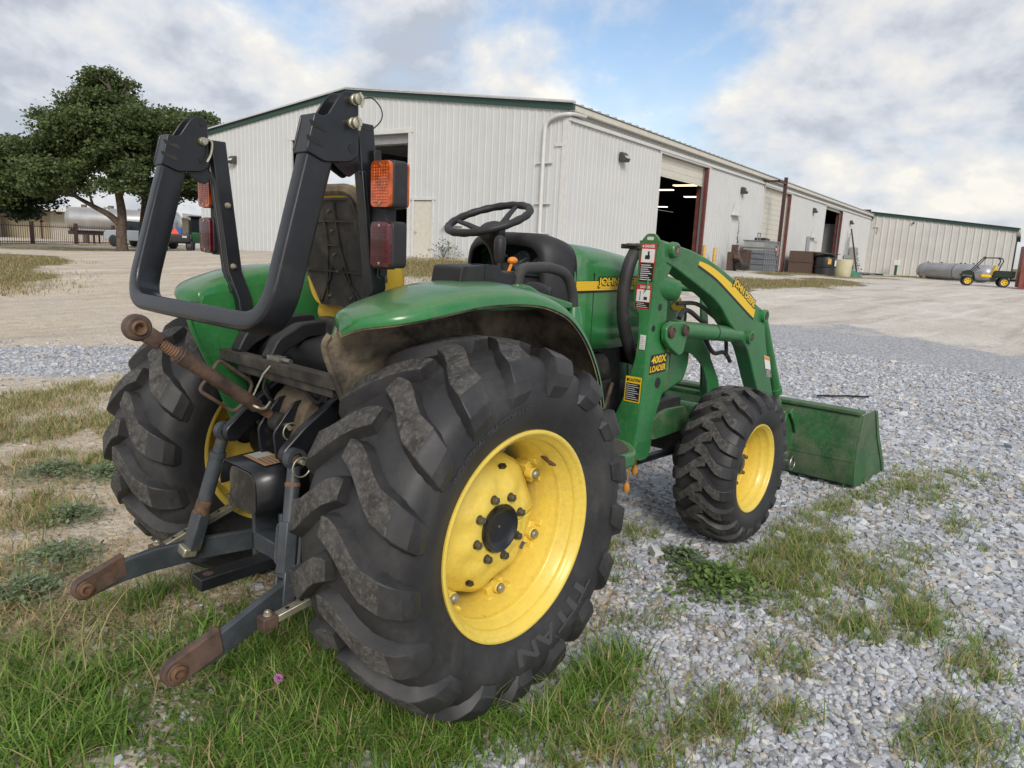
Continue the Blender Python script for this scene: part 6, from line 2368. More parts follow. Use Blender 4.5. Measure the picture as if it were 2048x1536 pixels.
# ------------------------------------------------------------------ far left: fence, trailers, vehicles
F0 = np.array([13.9, 53.17])
FD = (np.array([20.22, 57.99]) - F0)
FD = FD / np.linalg.norm(FD)
for k_, (n0, lb) in enumerate(((-2.0, 'brown iron picket fence panel farthest left, by the gate post'), (0.0, 'brown iron picket fence panel left of the middle post'), (1.0, 'brown iron picket fence panel right of the middle post, behind the trees'), (2.0, 'brown iron picket fence panel hidden mostly behind the tree trunks'))):
    span = 4.35
    n_sp = 2 if k_ == 0 else 1
    s0 = F0 + FD * span * n0
    fz_ = at_ground(*s0)
    fe = empty('iron_fence', (s0[0], s0[1], fz_), math.atan2(FD[1], FD[0]), lb, 'fence', 'brown iron fence panels along the road')
    L_ = span * n_sp
    MB().bx(L_ - .09, L_ + .09, -.09, .09, -.2, 1.45).build('post', 'fence_brown', fe)
    for z in (.12, 1.12):
        MB().bx(0, L_, -.025, .025, z, z + .05).build('rail', 'fence_brown', fe)
    pk = None
    for q in range(int(L_ / .20)):
        if pk is None:
            pk = MB().bx(-.011, .011, -.011, .011, .02, 1.30).build('picket', 'fence_brown', fe)
            pk.location = (.1, 0, 0)
        else:
            c2 = pk.copy()
            COL.objects.link(c2)
            c2.location = (.1 + q * .20, 0, 0)
gpx = F0 - FD * 3.6 - np.array([1.2, 1.5])
gp_ = empty('gate_pillar', (gpx[0], gpx[1], at_ground(*gpx)), 0, 'thick brown gate pillar with thin pole at the left edge', 'gate pillar')
MB().bx(-.45, .45, -.45, .45, -.2, 1.55).build('pillar', 'fence_brown', gp_)
MB().bx(-.1, .05, -.06, .06, 1.5, 4.6).build('pole', 'fence_brown', gp_)

# far building
fb = empty('far_building', (22.0, 90.0, -.1), R(-38), 'low tan building with pale flat roof behind the fence', 'building')
MB().bx(-9, 16, 0, 10, 0, 2.9).build('wall', 'tan_wall', fb)
MB().bx(4.2, 16, -.06, -.005, 0, 2.8).build('light_wall', 'tan_wall_light', fb)
MB().bx(-1.5, 18, -2.2, 10.4, 2.9, 3.35).build('roof', 'trim_white', fb)
for x in (-1.2, 4.0, 16.5):
    MB().bx(x, x + .16, -2.1, -1.95, 0, 2.9).build('post', 'brown_pipe', fb)
wh = empty('far_white_building', (10.5, 88.0, -.1), R(-25), 'white low building seen under the trees at the left edge', 'building')
MB().bx(-10, 9, 0, 8, 0, 2.3).build('wall', 'wall_wing', wh)
MB().bx(-10.3, 9.3, -.4, 8.3, 2.3, 2.6).build('roof', 'trim_white', wh)
MB().bx(8.0, 8.7, -.3, -.05, 0, 2.6).build('pier', 'trim_white', wh)
# chain link fence rail
for (pxx, D_) in ():
    pass
# tank trailers


def tanker(loc, rz, ln, label):
    r = empty('tank_trailer', loc, rz, label, 'tank trailer', 'silver tank trailers beyond the fence')
    MB().lathe([(0, 0), (.75, .08), (.92, .25), (.95, .5), (.95, ln - .5), (.92, ln - .25), (.75, ln - .08), (0, ln)], c=(0, 0, 1.95), axis=(1, 0, 0), n=28).build('barrel', 'chrome_tank', r, smooth=60)
    MB().bx(.2, ln - .3, -.5, .5, .75, 1.05).build('frame', 'engine', r)
    MB().bx(.8, ln * .8, -.9, -.7, 1.1, 1.3).build('side_box', 'chrome_tank', r)
    for x in (ln - 1.2, ln - 2.3):
        for y in (-.95, .95):
            MB().lathe([(.0, -.15), (.45, -.15), (.5, -.1), (.5, .1), (.45, .15), (0, .15)], c=(x, y, .5), n=20).build('wheel', 'rubber', r)
    for x in (1.6, 2.0):
        MB().bx(x, x + .12, -.6, -.5, 0, .9).bx(x, x + .12, .5, .6, 0, .9).build('landing_leg', 'engine', r)
    for x in (ln * .35, ln * .65):
        MB().lathe([(.25, 0), (.25, .12), (0, .14)], c=(x, 0, 2.88), axis=(0, 0, 1), n=16).build('hatch', 'chrome_tank', r)
    return r


tanker((19.3, 63.4, 0.0), R(-40), 8.5, 'silver tank trailer beyond the fence, left of the tree trunks')
tanker((27.0, 57.0, 0.0), R(-40), 9.0, 'silver tank trailer seen through the roll bar, right of the trees')
for (x, y, lb) in ((21.6, 66.5, 'left of two grey wooden utility poles behind the trailers'), (23.1, 64.8, 'right of two grey wooden utility poles behind the trailers')):
    o = MB().cyl((0, 0, -.3), (0, 0, 3.2), .24, .22, 12).build('utility_pole', 'pole_wood', None, origin=(0, 0, 0))
    o.location = (x, y, 0)
    tag(o, lb, 'pole', 'wooden poles behind the trailers')

# pick-up behind the trunks
pk_ = empty('pickup_truck', (20.0, 50.9, at_ground(20, 50.9)), R(112), 'white pickup truck half hidden behind the tree trunks', 'pickup truck')
MB().prism(rounded([(-2.6, .45), (-2.6, 1.15), (-.5, 1.15), (1.1, 1.15), (2.3, 1.1), (2.6, .95), (2.65, .45)], .08), -.95, .95, 'y').build('body', 'truck_white', pk_, bevel=.05)
MB().prism(rounded([(-.6, 1.14), (-.45, 1.75), (.55, 1.78), (1.15, 1.14)], .08), -.85, .85, 'y').build('cab', 'glass_dark', pk_, bevel=.05)
MB().bx(-2.68, -2.6, -.9, .9, .6, 1.1).build('tailgate', 'truck_red', pk_)
for x in (-1.7, 1.75):
    for y in (-.85, .85):
        MB().lathe([(0, -.13), (.33, -.13), (.4, -.1), (.4, .1), (.33, .13), (0, .13)], c=(x, y, .4), n=20).build('wheel', 'rubber', pk_)

# two work vehicles seen between the hoop and the left lamp
uv = empty('work_vehicle', (16.6, 38.3, at_ground(16.6, 38.3)), R(62), 'dark utility cart with an orange triangle on its back', 'utility cart')
MB().prism(rounded([(-1.4, .55), (-1.4, 1.0), (-.2, 1.0), (-.2, .5), (.8, .5), (.9, 1.0), (1.5, .9), (1.5, .45)], .06), -.72, .72, 'y').build('body', 'drum_black', uv, bevel=.03)
MB().prism([(-.2, .48), (.2, .48), (0, .82)], -1.43, -1.415, 'x').build('slow_triangle', 'smv_orange', uv)
uv.children[-1].location = (0, -.02, .5)
MB().bx(-.15, .05, -.3, .3, .9, 1.35).build('seat_back', 'blue_seat', uv, bevel=.04)
for y in (-.68, .68):
    MB().tube(round_path([(.9, y, 1.0), (.4, y, 1.75), (-.4, y, 1.75), (-.5, y, 1.0)], .1), .04, 8).build('cage_side', 'drum_black', uv)
    for x in (-.95, 1.0):
        MB().lathe([(0, -.15), (.28, -.15), (.34, -.1), (.34, .1), (.28, .15), (0, .15)], c=(x, y, .34), n=20).build('wheel', 'rubber', uv)
    MB().box((-1.41, y * .7, .85), (.03, .22, .1)).build('tail_light', 'lamp_glass', uv)
gt = empty('cab_vehicle', (19.4, 41.0, at_ground(19.4, 41)), R(70), 'green cab vehicle parked beside the utility cart', 'utility vehicle')
MB().prism(rounded([(-1.4, .5), (-1.4, 1.1), (1.2, 1.1), (1.6, .9), (1.6, .5)], .08), -.8, .8, 'y').build('body', 'tractor_green_far', gt, bevel=.04)
MB().prism(rounded([(-.8, 1.08), (-.75, 1.95), (.5, 1.95), (.9, 1.08)], .08), -.72, .72, 'y').build('cab', 'glass_dark', gt, bevel=.04)
MB().bx(-.95, .65, -.78, .78, 1.95, 2.03).build('roof', 'drum_black', gt, bevel=.03)
for y in (-.72, .72):
    for x in (-.95, 1.0):
        MB().lathe([(0, -.15), (.32, -.15), (.4, -.1), (.4, .1), (.32, .15), (0, .15)], c=(x, y, .4), n=20).build('wheel', 'rubber', gt)

# old green implement at the foot of the gable wall
gi = G2(17.0, 1.2, 0)
gim = empty('green_implement', (gi[0], gi[1], at_ground(gi[0], gi[1])), SY, 'old green tillage implement at the foot of the gable wall', 'implement')
MB().box((0, .5, .35), (.12, 1.6, .12), Matrix.Rotation(R(18), 3, 'X')).build('beam', 'tractor_green_far', gim)
MB().box((0, -.2, .55), (.15, .2, .9), Matrix.Rotation(R(-25), 3, 'X')).build('shank', 'tractor_green_far', gim)
MB().cyl((0, 1.2, .1), (0, 1.6, .5), .05, .05, 8).build('tongue', 'engine', gim)

# long thin black strap lying on the gravel
sx, sy_ = 5.55, .52
bs_ = MB().tube([(6.35 + .042 * i, .31 - .041 * i + .015 * math.sin(i * 1.3), at_ground(6.35 + .042 * i, .31 - .041 * i) + .035) for i in range(11)], .011, 6)
bo_ = bs_.build('rubber_strip', 'drum_black')
tag(bo_, 'thin black rubber strip lying on the grey gravel beyond the bucket', 'rubber strip')

# ------------------------------------------------------------------ trees
def make_tree(name, base, label, limbs, crown_r, n_leaf, leaf, pal, seed, trunk_r):
    """limbs: list of polylines (local) with start radius; twigs and leaves grow from their outer parts"""
    rs = np.random.default_rng(seed)
    root = empty(name, base, 0, label, 'tree', 'trees beyond the bank')
    tr = MB()
    tips = []
    for pts, r0, r1 in limbs:
        P = smooth_path(pts, 5)
        rad = [r0 + (r1 - r0) * (i / (len(P) - 1)) ** .8 for i in range(len(P))]
        tr.tube(P, rad, 9)
    tr.build('trunk', 'bark', root, smooth=60)
    br = MB()
    cents = crown_r
    for (cx, cy, cz, rx, rz, wgt) in cents:
        # branch to each clump from the nearest limb point
        best, bd = None, 1e9
        for pts, r0, r1 in limbs:
            for p in smooth_path(pts, 5):
                if p.z < 1.2:
                    continue
                d_ = (p - Vector((cx, cy, cz))).length + max(0, p.z - cz) * 2
                if d_ < bd:
                    bd, best = d_, p
        mid = best.lerp(Vector((cx, cy, cz)), .5) + Vector((rs.normal(0, .2), rs.normal(0, .2), .15))
        P = smooth_path([best, mid, (cx, cy, cz)], 4)
        br.tube(P, [.085 - .06 * i / (len(P) - 1) for i in range(len(P))], 6)
        for q in range(5):
            e_ = Vector((cx + rs.normal(0, rx * .5), cy + rs.normal(0, rx * .5), cz + rs.normal(0, rz * .5)))
            br.tube([P[-3], e_], [.03, .008], 5)
    br.build('branch', 'bark', root, smooth=60)
    V, N = [], []
    tot = sum(c_[5] for c_ in cents)
    allp, allc = [], []
    for (cx, cy, cz, rx, rz, wgt) in cents:
        n = int(n_leaf * wgt / tot)
        ns = 16
        sub = rs.normal(0, 1, (ns, 3))
        sub /= np.linalg.norm(sub, axis=1)[:, None]
        sub *= (rs.random((ns, 1)) ** .4) * np.array([rx, rx, rz])
        which = rs.integers(0, ns, n)
        p = sub[which] + rs.normal(0, 1, (n, 3)) * np.array([.34 * rx, .34 * rx, .26 * rz])
        p += np.array([cx, cy, cz])
        p[:, 2] -= .10 * rs.random(n) ** 2
        tint = rs.random(ns)[which] * .6 + rs.random(n) * .4
        allp.append(p)
        allc.append(tint)
    P = np.concatenate(allp)
    tint = np.concatenate(allc)
    n = len(P)
    d1_ = rs.normal(0, 1, (n, 3))
    d1_[:, 2] *= .6
    d1_ /= np.linalg.norm(d1_, axis=1)[:, None]
    d2_ = np.cross(d1_, rs.normal(0, 1, (n, 3)))
    d2_ /= np.linalg.norm(d2_, axis=1)[:, None] + 1e-9
    s = leaf * (.6 + .8 * rs.random((n, 1)))
    a = P - d1_ * s * .6
    b = P + d2_ * s * .36
    c_ = P + d1_ * s * .6
    d_ = P - d2_ * s * .36
    V = np.stack([a, b, c_, d_], 1).reshape(-1, 3)
    F_ = np.arange(n * 4).reshape(n, 4)
    pal = np.array(pal)
    col = pal[0] + (pal[1] - pal[0]) * tint[:, None]
    col = np.repeat(col, 4, 0)
    fast_mesh('crown', V, F_, 'leaf', col, parent=root)
    return root


def clumps(seed, spec):
    rs = np.random.default_rng(seed)
    out = []
    for (cx, cy, cz, R_, H_, n, r) in spec:
        for _ in range(n):
            v = rs.normal(0, 1, 3)
            v /= np.linalg.norm(v)
            k_ = rs.random() ** .45
            rr_ = r * (.7 + .6 * rs.random())
            out.append((cx + v[0] * R_ * k_, cy + v[1] * R_ * k_, cz + v[2] * H_ * k_, rr_, rr_ * .62, rr_ ** 2))
    return out


bz = at_ground(14.4, 39.9)
# camera-right direction on the ground is about (.65,-.76); local offsets below use it
RX, RY = .654, -.756


def off(u, w=0):
    return (RX * u + .756 * w, RY * u + .654 * w)


def T3(u, z, w=0):
    a, b = off(u, w)
    return (a, b, z)


limbs1 = [([T3(0, -.3), T3(-.05, .8), T3(.05, 2.0), T3(-.1, 3.3), T3(-.25, 4.6), T3(.1, 6.2), T3(.2, 7.6)], .33, .08),
          ([T3(-.02, 1.4), T3(-.7, 1.95), T3(-1.7, 2.45), T3(-2.9, 3.1), T3(-4.2, 3.9)], .21, .05),
          ([T3(-.1, 3.4), T3(-1.2, 4.8), T3(-2.2, 6.0)], .15, .05), ([T3(.0, 3.0), T3(.9, 4.4), T3(1.6, 5.9)], .15, .04)]
cr1 = clumps(3, [(*off(-1.6), 5.4, 3.2, 1.9, 40, .85), (*off(-.4), 7.7, 1.8, 1.1, 18, .7), (*off(-4.4), 4.9, 2.0, 1.5, 26, .75), (*off(1.6), 6.4, 1.8, 1.5, 18, .75), (*off(-3.4, -1.0), 3.7, 2.2, .8, 14, .65), (*off(-6.0), 4.0, 1.3, 1.5, 14, .65), (*off(.6, -.5), 4.3, 1.4, .7, 8, .6), (*off(-.3), 8.6, 1.1, .6, 9, .55), (*off(-2.6, -1.2), 3.1, 1.6, .5, 8, .5), (*off(1.0, -1.0), 3.4, 1.2, .5, 7, .5)])
make_tree('oak_tree', (14.4, 39.9, bz), 'big spreading tree with forked trunk and long low left limb', limbs1, cr1, 90000, .15, [(.045, .075, .028), (.16, .205, .07)], 5, .36)
bz2 = at_ground(16.6, 42.5)
limbs2 = [([T3(0, -.3), T3(.0, 1.0), T3(.12, 2.4), T3(.3, 4.0), T3(.5, 6.0)], .38, .09), ([T3(.1, 2.6), T3(1.1, 3.9), T3(2.2, 5.2)], .16, .05), ([T3(.15, 2.9), T3(-.8, 4.5), T3(-1.4, 6.0)], .15, .05)]
cr2 = clumps(8, [(*off(1.4), 6.2, 2.6, 1.9, 30, .85), (*off(3.4), 6.6, 1.5, 1.3, 14, .7), (*off(1.5), 3.6, 1.8, .9, 12, .65), (*off(3.2), 4.4, 1.3, 1.2, 12, .65), (*off(4.0), 7.0, .9, .6, 5, .5)])
make_tree('oak_tree', (16.6, 42.5, bz2), 'tree right of the forked one, its straight trunk behind the roll bar hoop', limbs2, cr2, 56000, .16, [(.04, .07, .026), (.15, .195, .066)], 6, .38)
limbs3 = [([T3(0, -.3), T3(.0, 1.0), T3(-.1, 2.6), T3(.1, 4.2)], .25, .06)]
cr3 = clumps(15, [(0, 0, 3.2, 2.8, 1.5, 24, .95), (*off(1.5), 2.6, 1.5, .8, 8, .7)])
make_tree('dark_tree', (10.4, 47.2, at_ground(10.4, 47.2)), 'dark dense low tree at the left edge beyond the bank', limbs3, cr3, 22000, .18, [(.012, .030, .014), (.032, .058, .022)], 9, .25)

# ------------------------------------------------------------------ grass, weeds, straw
CAMP = np.array([-1.638, -2.233])


def blades(name, P, h, w, lean, col_lo, col_hi, dry, rs, label, mat_='blade', seg=3, cat='grass'):
    """P (n,2) roots; one blade each"""
    n = len(P)
    z0 = ground_z(P[:, 0], P[:, 1]) - .004
    az = rs.random(n) * 2 * np.pi
    hh = h * (.45 + .75 * rs.random(n))
    ln = lean * (.3 + 1.2 * rs.random(n)) * hh
    dx, dy = np.cos(az), np.sin(az)
    tw = az + np.pi / 2 + rs.normal(0, .5, n)
    sx_, sy2 = np.cos(tw), np.sin(tw)
    lv = np.linspace(0, 1, seg + 1)
    rows_ = []
    for t in lv:
        cxp = P[:, 0] + dx * ln * t ** 2
        cyp = P[:, 1] + dy * ln * t ** 2
        czp = z0 + hh * (t - .28 * (ln / np.maximum(hh, 1e-6)).clip(0, 2) * t ** 2.5)
        ww = w * (1 - t ** 1.6) * .5 if t < 1 else np.zeros(n)
        ww = ww * (.7 + .6 * (hh / h))
        rows_.append((np.stack([cxp - sx_ * ww, cyp - sy2 * ww, czp], 1), np.stack([cxp + sx_ * ww, cyp + sy2 * ww, czp], 1)))
    V = np.stack([q for pr in rows_[:-1] for q in pr] + [rows_[-1][0]], 1)
    k_ = V.shape[1]
    base = np.arange(n)[:, None] * k_
    tri = []
    for s_ in range(seg - 1):
        a = 2 * s_
        tri += [[a, a + 1, a + 3], [a, a + 3, a + 2]]
    a = 2 * (seg - 1)
    tri += [[a, a + 1, a + 2]]
    F_ = (base[:, None, :] + np.array(tri)[None]).reshape(-1, 3)
    t_ = rs.random((n, 1))
    c_ = np.array(col_lo) + (np.array(col_hi) - np.array(col_lo)) * t_
    isdry = rs.random(n) < dry
    dc = np.array((.50, .40, .215)) * (.6 + .7 * rs.random((n, 1)))
    c_ = np.where(isdry[:, None], dc, c_)
    cv = np.repeat(c_, k_, 0)
    o = fast_mesh(name, V.reshape(-1, 3), F_, mat_, cv, 'stuff')
    tag(o, label, cat)
    return o


def in_ell(x, y, e):
    cx, cy, rx, ry = e
    return ((x - cx) / rx) ** 2 + ((y - cy) / ry) ** 2


def tufts(n_t, region, rs, spread=.045, per=(14, 40), thin=False):
    """clustered root points inside ellipses [(cx,cy,rx,ry,weight)]"""
    pts = []
    w_ = np.array([e[4] for e in region], float)
    w_ /= w_.sum()
    for e, k_ in zip(region, rs.multinomial(n_t, w_)):
        if k_ == 0:
            continue
        r = np.sqrt(rs.random(k_)) * (1 + .25 * rs.normal(0, 1, k_))
        a = rs.random(k_) * 2 * np.pi
        cx, cy = e[0] + r * e[2] * np.cos(a), e[1] + r * e[3] * np.sin(a)
        for x, y in zip(cx, cy):
            m = rs.integers(*per)
            s_ = spread * (.5 + rs.random())
            pts.append(np.stack([x + rs.normal(0, s_, m), y + rs.normal(0, s_, m)], 1))
    P = np.concatenate(pts)
    # keep out of the tyres
    bad = np.zeros(len(P), bool)
    for (cx, cy, rx, ry) in ((0, -.688, .13, .20), (0, .688, .13, .2), (1.896, -.722, .10, .13), (1.896, .722, .1, .13)):
        bad |= in_ell(P[:, 0], P[:, 1], (cx, cy, rx, ry)) < 1
    d = np.hypot(P[:, 0] - CAMP[0], P[:, 1] - CAMP[1])
    bad |= d < .75
    if thin:
        bad |= fbm(P[:, 0] * 2.6 + 3, P[:, 1] * 2.6 + 8, 3) < .325 + .2 * rs.random(len(P))
    return P[~bad]


rs = np.random.default_rng(21)
G_LO, G_HI = (.065, .15, .022), (.29, .47, .08)
lush = [(-.3, -.89, .25, .08, 1.2), (-.5, -.69, .25, .1, 1.2), (-.7, -.48, .25, .15, 1.3), (-.91, .055, .25, .25, 1.2), (-.75, .05, .38, .36, 2.6), (-1.0, .35, .25, .3, 1.3), (-.55, .45, .35, .22, 1.5), (-.25, -.05, .40, .28, 2.2), (-.5, -.40, .45, .16, 1.5), (-.15, -.62, .3, .13, .9), (-1.05, .0, .2, .2, .8), (-.1, .3, .3, .3, .9), (0.05, -1.02, .22, .10, 1.1), (.33, -1.0, .15, .09, .9), (-.25, -.82, .2, .08, .8)]
blades('long_grass', tufts(700, lush, rs, .042, (10, 30), True), .118, .0048, .95, G_LO, G_HI, .10, rs, 'lush green grass around the hitch arms and rear tyre')
blades('seed_grass', tufts(150, lush, rs, .03, (1, 4)), .25, .0034, .7, (.22, .30, .09), (.42, .44, .18), .3, rs, 'tall thin seed stalks above the lush grass', seg=4)
blades('short_grass', tufts(260, [(-.7, .1, .5, .5, 2), (-.3, -.4, .5, .3, 1.5), (-.9, .7, .3, .3, .6)], rs, .07, (14, 30)), .045, .006, 1.2, (.07, .13, .03), (.20, .30, .07), .12, rs, 'short green undergrowth beneath the long grass')
patch = [(1.43, -.38, .22, .14, 1.2), (1.85, -1.18, .45, .22, 2.6), (2.15, -1.02, .3, .15, 1.4), (1.55, -1.25, .3, .14, 1.2), (1.72, -1.72, .28, .12, 1.2), (1.35, -1.55, .2, .1, .7), (.90, -1.42, .13, .08, .7), (.62, -1.55, .12, .07, .5), (.76, -1.95, .2, .10, .8), (.35, -1.38, .15, .1, .5), (.15, -1.28, .2, .1, .6), (2.6, -1.0, .25, .12, .7), (3.35, -1.15, .35, .10, 1.2), (3.0, -1.05, .4, .1, 1.0), (3.75, -1.25, .3, .16, .9), (4.3, -1.25, .5, .3, .5), (3.2, -1.6, .5, .2, .4), (1.1, -.5, .2, .15, .5), (.85, -.9, .2, .1, .3), (2.3, -1.5, .3, .15, .5), (4.6, -1.9, .4, .15, .3), (2.0, -1.09, .35, .15, 2), (1.97, -1.45, .3, .12, 1.6), (1.6, -1.74, .25, .12, 1.3), (1.5, -1.03, .3, .12, 1.3), (1.38, -1.52, .2, .1, .8), (1.45, -1.95, .2, .1, .8), (.4, -1.43, .2, .08, .8), (.13, -1.32, .2, .08, 1.0), (-.03, -1.16, .2, .06, 1.0), (.9, -2.03, .2, .1, .8), (3.42, -1.36, .3, .15, .9), (4.2, -1.5, .3, .15, .6), (.25, -1.12, .2, .08, .7)]
blades('tufted_grass', tufts(620, patch, rs, .034, (12, 34)), .088, .0042, .95, (.10, .19, .035), (.31, .44, .10), .34, rs, 'grass tufts growing through the gravel by the front wheel and bucket')
thin = [(.4, -1.1, 1.2, .45, 3), (1.6, -1.2, 1.4, .7, 4), (3.5, -1.5, 1.6, .8, 3), (1.2, -.3, 1.0, .5, 2)]
blades('dry_straw', tufts(420, thin, rs, .05, (6, 16)), .045, .0040, 2.2, (.34, .26, .14), (.52, .42, .25), .6, rs, 'dry straw scattered over the gravel')
lft = [(-.4, 4.6, .9, .5, 3), (.6, 4.9, .8, .4, 2), (-.2, 3.7, .6, .35, 1.6), (.5, 3.6, .5, .4, 1.2), (-.5, 2.9, .4, .25, .8), (.1, 2.6, .3, .2, .8), (-.6, 2.0, .3, .3, .8), (-1.0, 1.3, .4, .5, 1.2)]
blades('side_grass', tufts(500, lft, rs, .06, (14, 34)), .085, .0055, .9, (.11, .165, .038), (.32, .38, .12), .55, rs, 'short grass and straw on bare soil left of the tractor')
lst = [(-.7, 1.4, .6, .9, 3), (-.3, 2.6, .7, .8, 3), (0, 4.2, 1.2, .8, 3), (-.9, .7, .4, .4, 1.5), (-.55, .35, .5, .5, 1.5)]
blades('dead_grass', tufts(700, lst, rs, .07, (8, 22)), .05, .0045, 2.0, (.42, .33, .18), (.60, .49, .30), .7, rs, 'dead tan grass lying on the soil left of the tractor')
# farther swards
fr = [(13.6, 15.5, 3.4, 3.6, 4), (1.6, 19.5, 2.6, 3.4, 3), (4.2, 24.0, 2.0, 2.6, 1.6), (26, 8.7, 9, 1.0, 2), (46, 13.2, 10, .8, 1.4), (73, 14, 3.5, 2.5, 1.0), (1.6, 16.4, 2.2, 1.0, 1.0), (15, 43, 6, 2, 1), (16, 54, 8, 2.0, 1)]
blades('bank_grass', tufts(3800, fr, rs, .20, (12, 26)), .12, .011, .9, (.15, .15, .05), (.32, .28, .12), .55, rs, 'rough dry grass on the bank and along the shed', seg=2)


# broad-leaved weeds: many small leaves round low stems
def weeds(name, spots, rs, label, pal, leaf, hgt, cat='weed', per=(60, 110), spread=.10):
    V, F_, Cc = [], [], []
    k_ = 0
    for (x, y, sc) in spots:
        n = int(rs.integers(*per) * sc)
        px_, py_ = x + rs.normal(0, spread * sc, n), y + rs.normal(0, spread * sc, n)
        rr_ = np.hypot(px_ - x, py_ - y) / (spread * sc)
        pz = ground_z(px_, py_) + hgt * sc * np.clip(1 - rr_ * .35, .15, 1) * (.3 + .7 * rs.random(n))
        az = rs.random(n) * 2 * np.pi
        tl_ = rs.normal(.25, .35, n)
        s_ = leaf * (.5 + .9 * rs.random(n))
        d_ = np.stack([np.cos(az) * np.cos(tl_), np.sin(az) * np.cos(tl_), np.sin(tl_)], 1)
        e_ = np.stack([-np.sin(az), np.cos(az), rs.normal(0, .25, n)], 1)
        p = np.stack([px_, py_, pz], 1)
        a = p
        b = p + d_ * s_[:, None] * .45 + e_ * s_[:, None] * .30
        c_ = p + d_ * s_[:, None]
        c_[:, 2] -= s_ * .12
        dd = p + d_ * s_[:, None] * .45 - e_ * s_[:, None] * .30
        V.append(np.stack([a, b, c_, dd], 1).reshape(-1, 3))
        F_.append(np.arange(n * 4).reshape(n, 4) + k_)
        k_ += n * 4
        t_ = rs.random((n, 1))
        Cc.append(np.repeat(np.array(pal[0]) + (np.array(pal[1]) - np.array(pal[0])) * t_, 4, 0))
    o = fast_mesh(name, np.concatenate(V), np.concatenate(F_), 'leaf', np.concatenate(Cc), 'stuff')
    tag(o, label, cat)
    return o


def leaf_part(name, x, y, sc, pal, leaf, hgt, per, spread, parent):
    o = weeds(name, [(x, y, sc)], rs, None, pal, leaf, hgt, None, per, spread)
    o.parent = parent
    o.location = (-x, -y, -parent.location[2])
    st = MB()
    for q in range(9):
        a = 6.283 * q / 9
        st.tube([(0, 0, 0), (math.cos(a) * spread * sc * .5, math.sin(a) * spread * sc * .5, hgt * sc * .45), (math.cos(a) * spread * sc * 1.1, math.sin(a) * spread * sc * 1.1, hgt * sc * .5)], [.012 * hgt ** .5 * sc, .008 * hgt ** .5 * sc, .003 * hgt ** .5 * sc], 5)
    st.build('stem', 'weed_stem', parent)
    return o


PALG = [(.08, .15, .035), (.22, .32, .09)]
PALB = [(.11, .16, .085), (.26, .33, .18)]
# single plants one can pick out
for i, (x, y, sc, lb, pal) in enumerate(((1.30, -.98, 1.25, 'leafy green weed on the gravel before the front wheel', PALG), (1.45, -.72, .8, 'grey green feathery weed left of the front wheel foot', PALB),
                                        (-.30, 2.55, 1.2, 'grey green weed on bare soil left of the rear tyre', PALB), (-.05, 2.35, 1.0, 'grey green weed close to the left rear tyre', PALB), (-.66, 1.25, 1.1, 'low spreading weed on the soil below the grey green one', PALB), (-.45, 1.75, .9, 'small upright weed behind the left lower link', PALB), (-.85, 1.0, .9, 'weed at the left edge among dead grass', PALB))):
    r_ = empty('weed_plant', (x, y, at_ground(x, y)), 0, lb, 'weed', 'broad-leaved weeds round the tractor')
    leaf_part('leaves', x, y, sc, pal, .026 if pal is PALB else .034, .09, (520, 640), .085, r_)
sp_w = [(x, y, .6 + .5 * rs.random()) for x, y in zip(rs.normal(-.62, .22, 26), rs.normal(-.12, .22, 26))]
weeds('clover', sp_w, rs, 'bright clover leaves among the long grass below the hitch', [(.08, .14, .03), (.20, .31, .075)], .022, .05, 'clover', (70, 120), .07)
# climbing weeds on the shed wall
wp = W2(52.2, .2, 0)
r_ = empty('wall_creeper', (wp[0], wp[1], at_ground(wp[0], wp[1])), 0, 'green creeper climbing behind the meter cabinet', 'creeper')
leaf_part('leaves', wp[0], wp[1], 1, [(.09, .13, .035), (.20, .23, .075)], .22, 2.6, (420, 440), .28, r_)
wp = W2(16.6, .7, 0)
tw = empty('tall_weed', (wp[0], wp[1], at_ground(wp[0], wp[1])), 0, 'tall thin pale weed standing before the scrap rack', 'weed')
MB().tube([(0, 0, 0), (.05, 0, 1.2), (0, 0, 2.5)], [.03, .02, .006], 6).build('stem', 'tractor_green_far', tw)
lf = MB()
for q in range(70):
    z = .6 + 1.9 * rs.random()
    a = rs.random() * 6.28
    l_ = .42 * (1 - (z - .5) / 2.6)
    d_ = Vector((math.cos(a), math.sin(a), .5))
    s_ = Vector((-math.sin(a), math.cos(a), 0)) * .018
    p = Vector((.03, 0, z))
    lf.add([p - s_, p + s_, p + d_ * l_], [(0, 1, 2)])
lf.build('leaf', 'utv_green', tw, smooth=0)
for (s, o_, sc) in ((4.2, .5, 1), ):
    p = G2(s + .6, o_, 0)
    r_ = empty('wall_weed', (p[0], p[1], at_ground(p[0], p[1])), 0, 'dry leafy weed at the foot of the gable wall right of the door', 'weed')
    leaf_part('leaves', p[0], p[1], 1, [(.08, .09, .04), (.20, .17, .09)], .10, .9, (240, 260), .35, r_)
# pink flower
fz = at_ground(-.493, -.297)
fl_ = empty('pink_flower', (-.493, -.297, fz), 0, 'single pink bindweed flower in the grass beside the rear tyre', 'flower')
pt_ = MB().lathe([(.002, .0), (.004, .007), (.010, .012), (.0145, .013)], c=(0, 0, .065), axis=(-.6, -.6, .5), n=20)
pt_.build('petal', 'pink_petal', fl_, smooth=60)
MB().tube([(0, 0, 0), (.01, .01, .03), (0, 0, .066)], .0015, 5).build('stem', 'tractor_green_far', fl_)

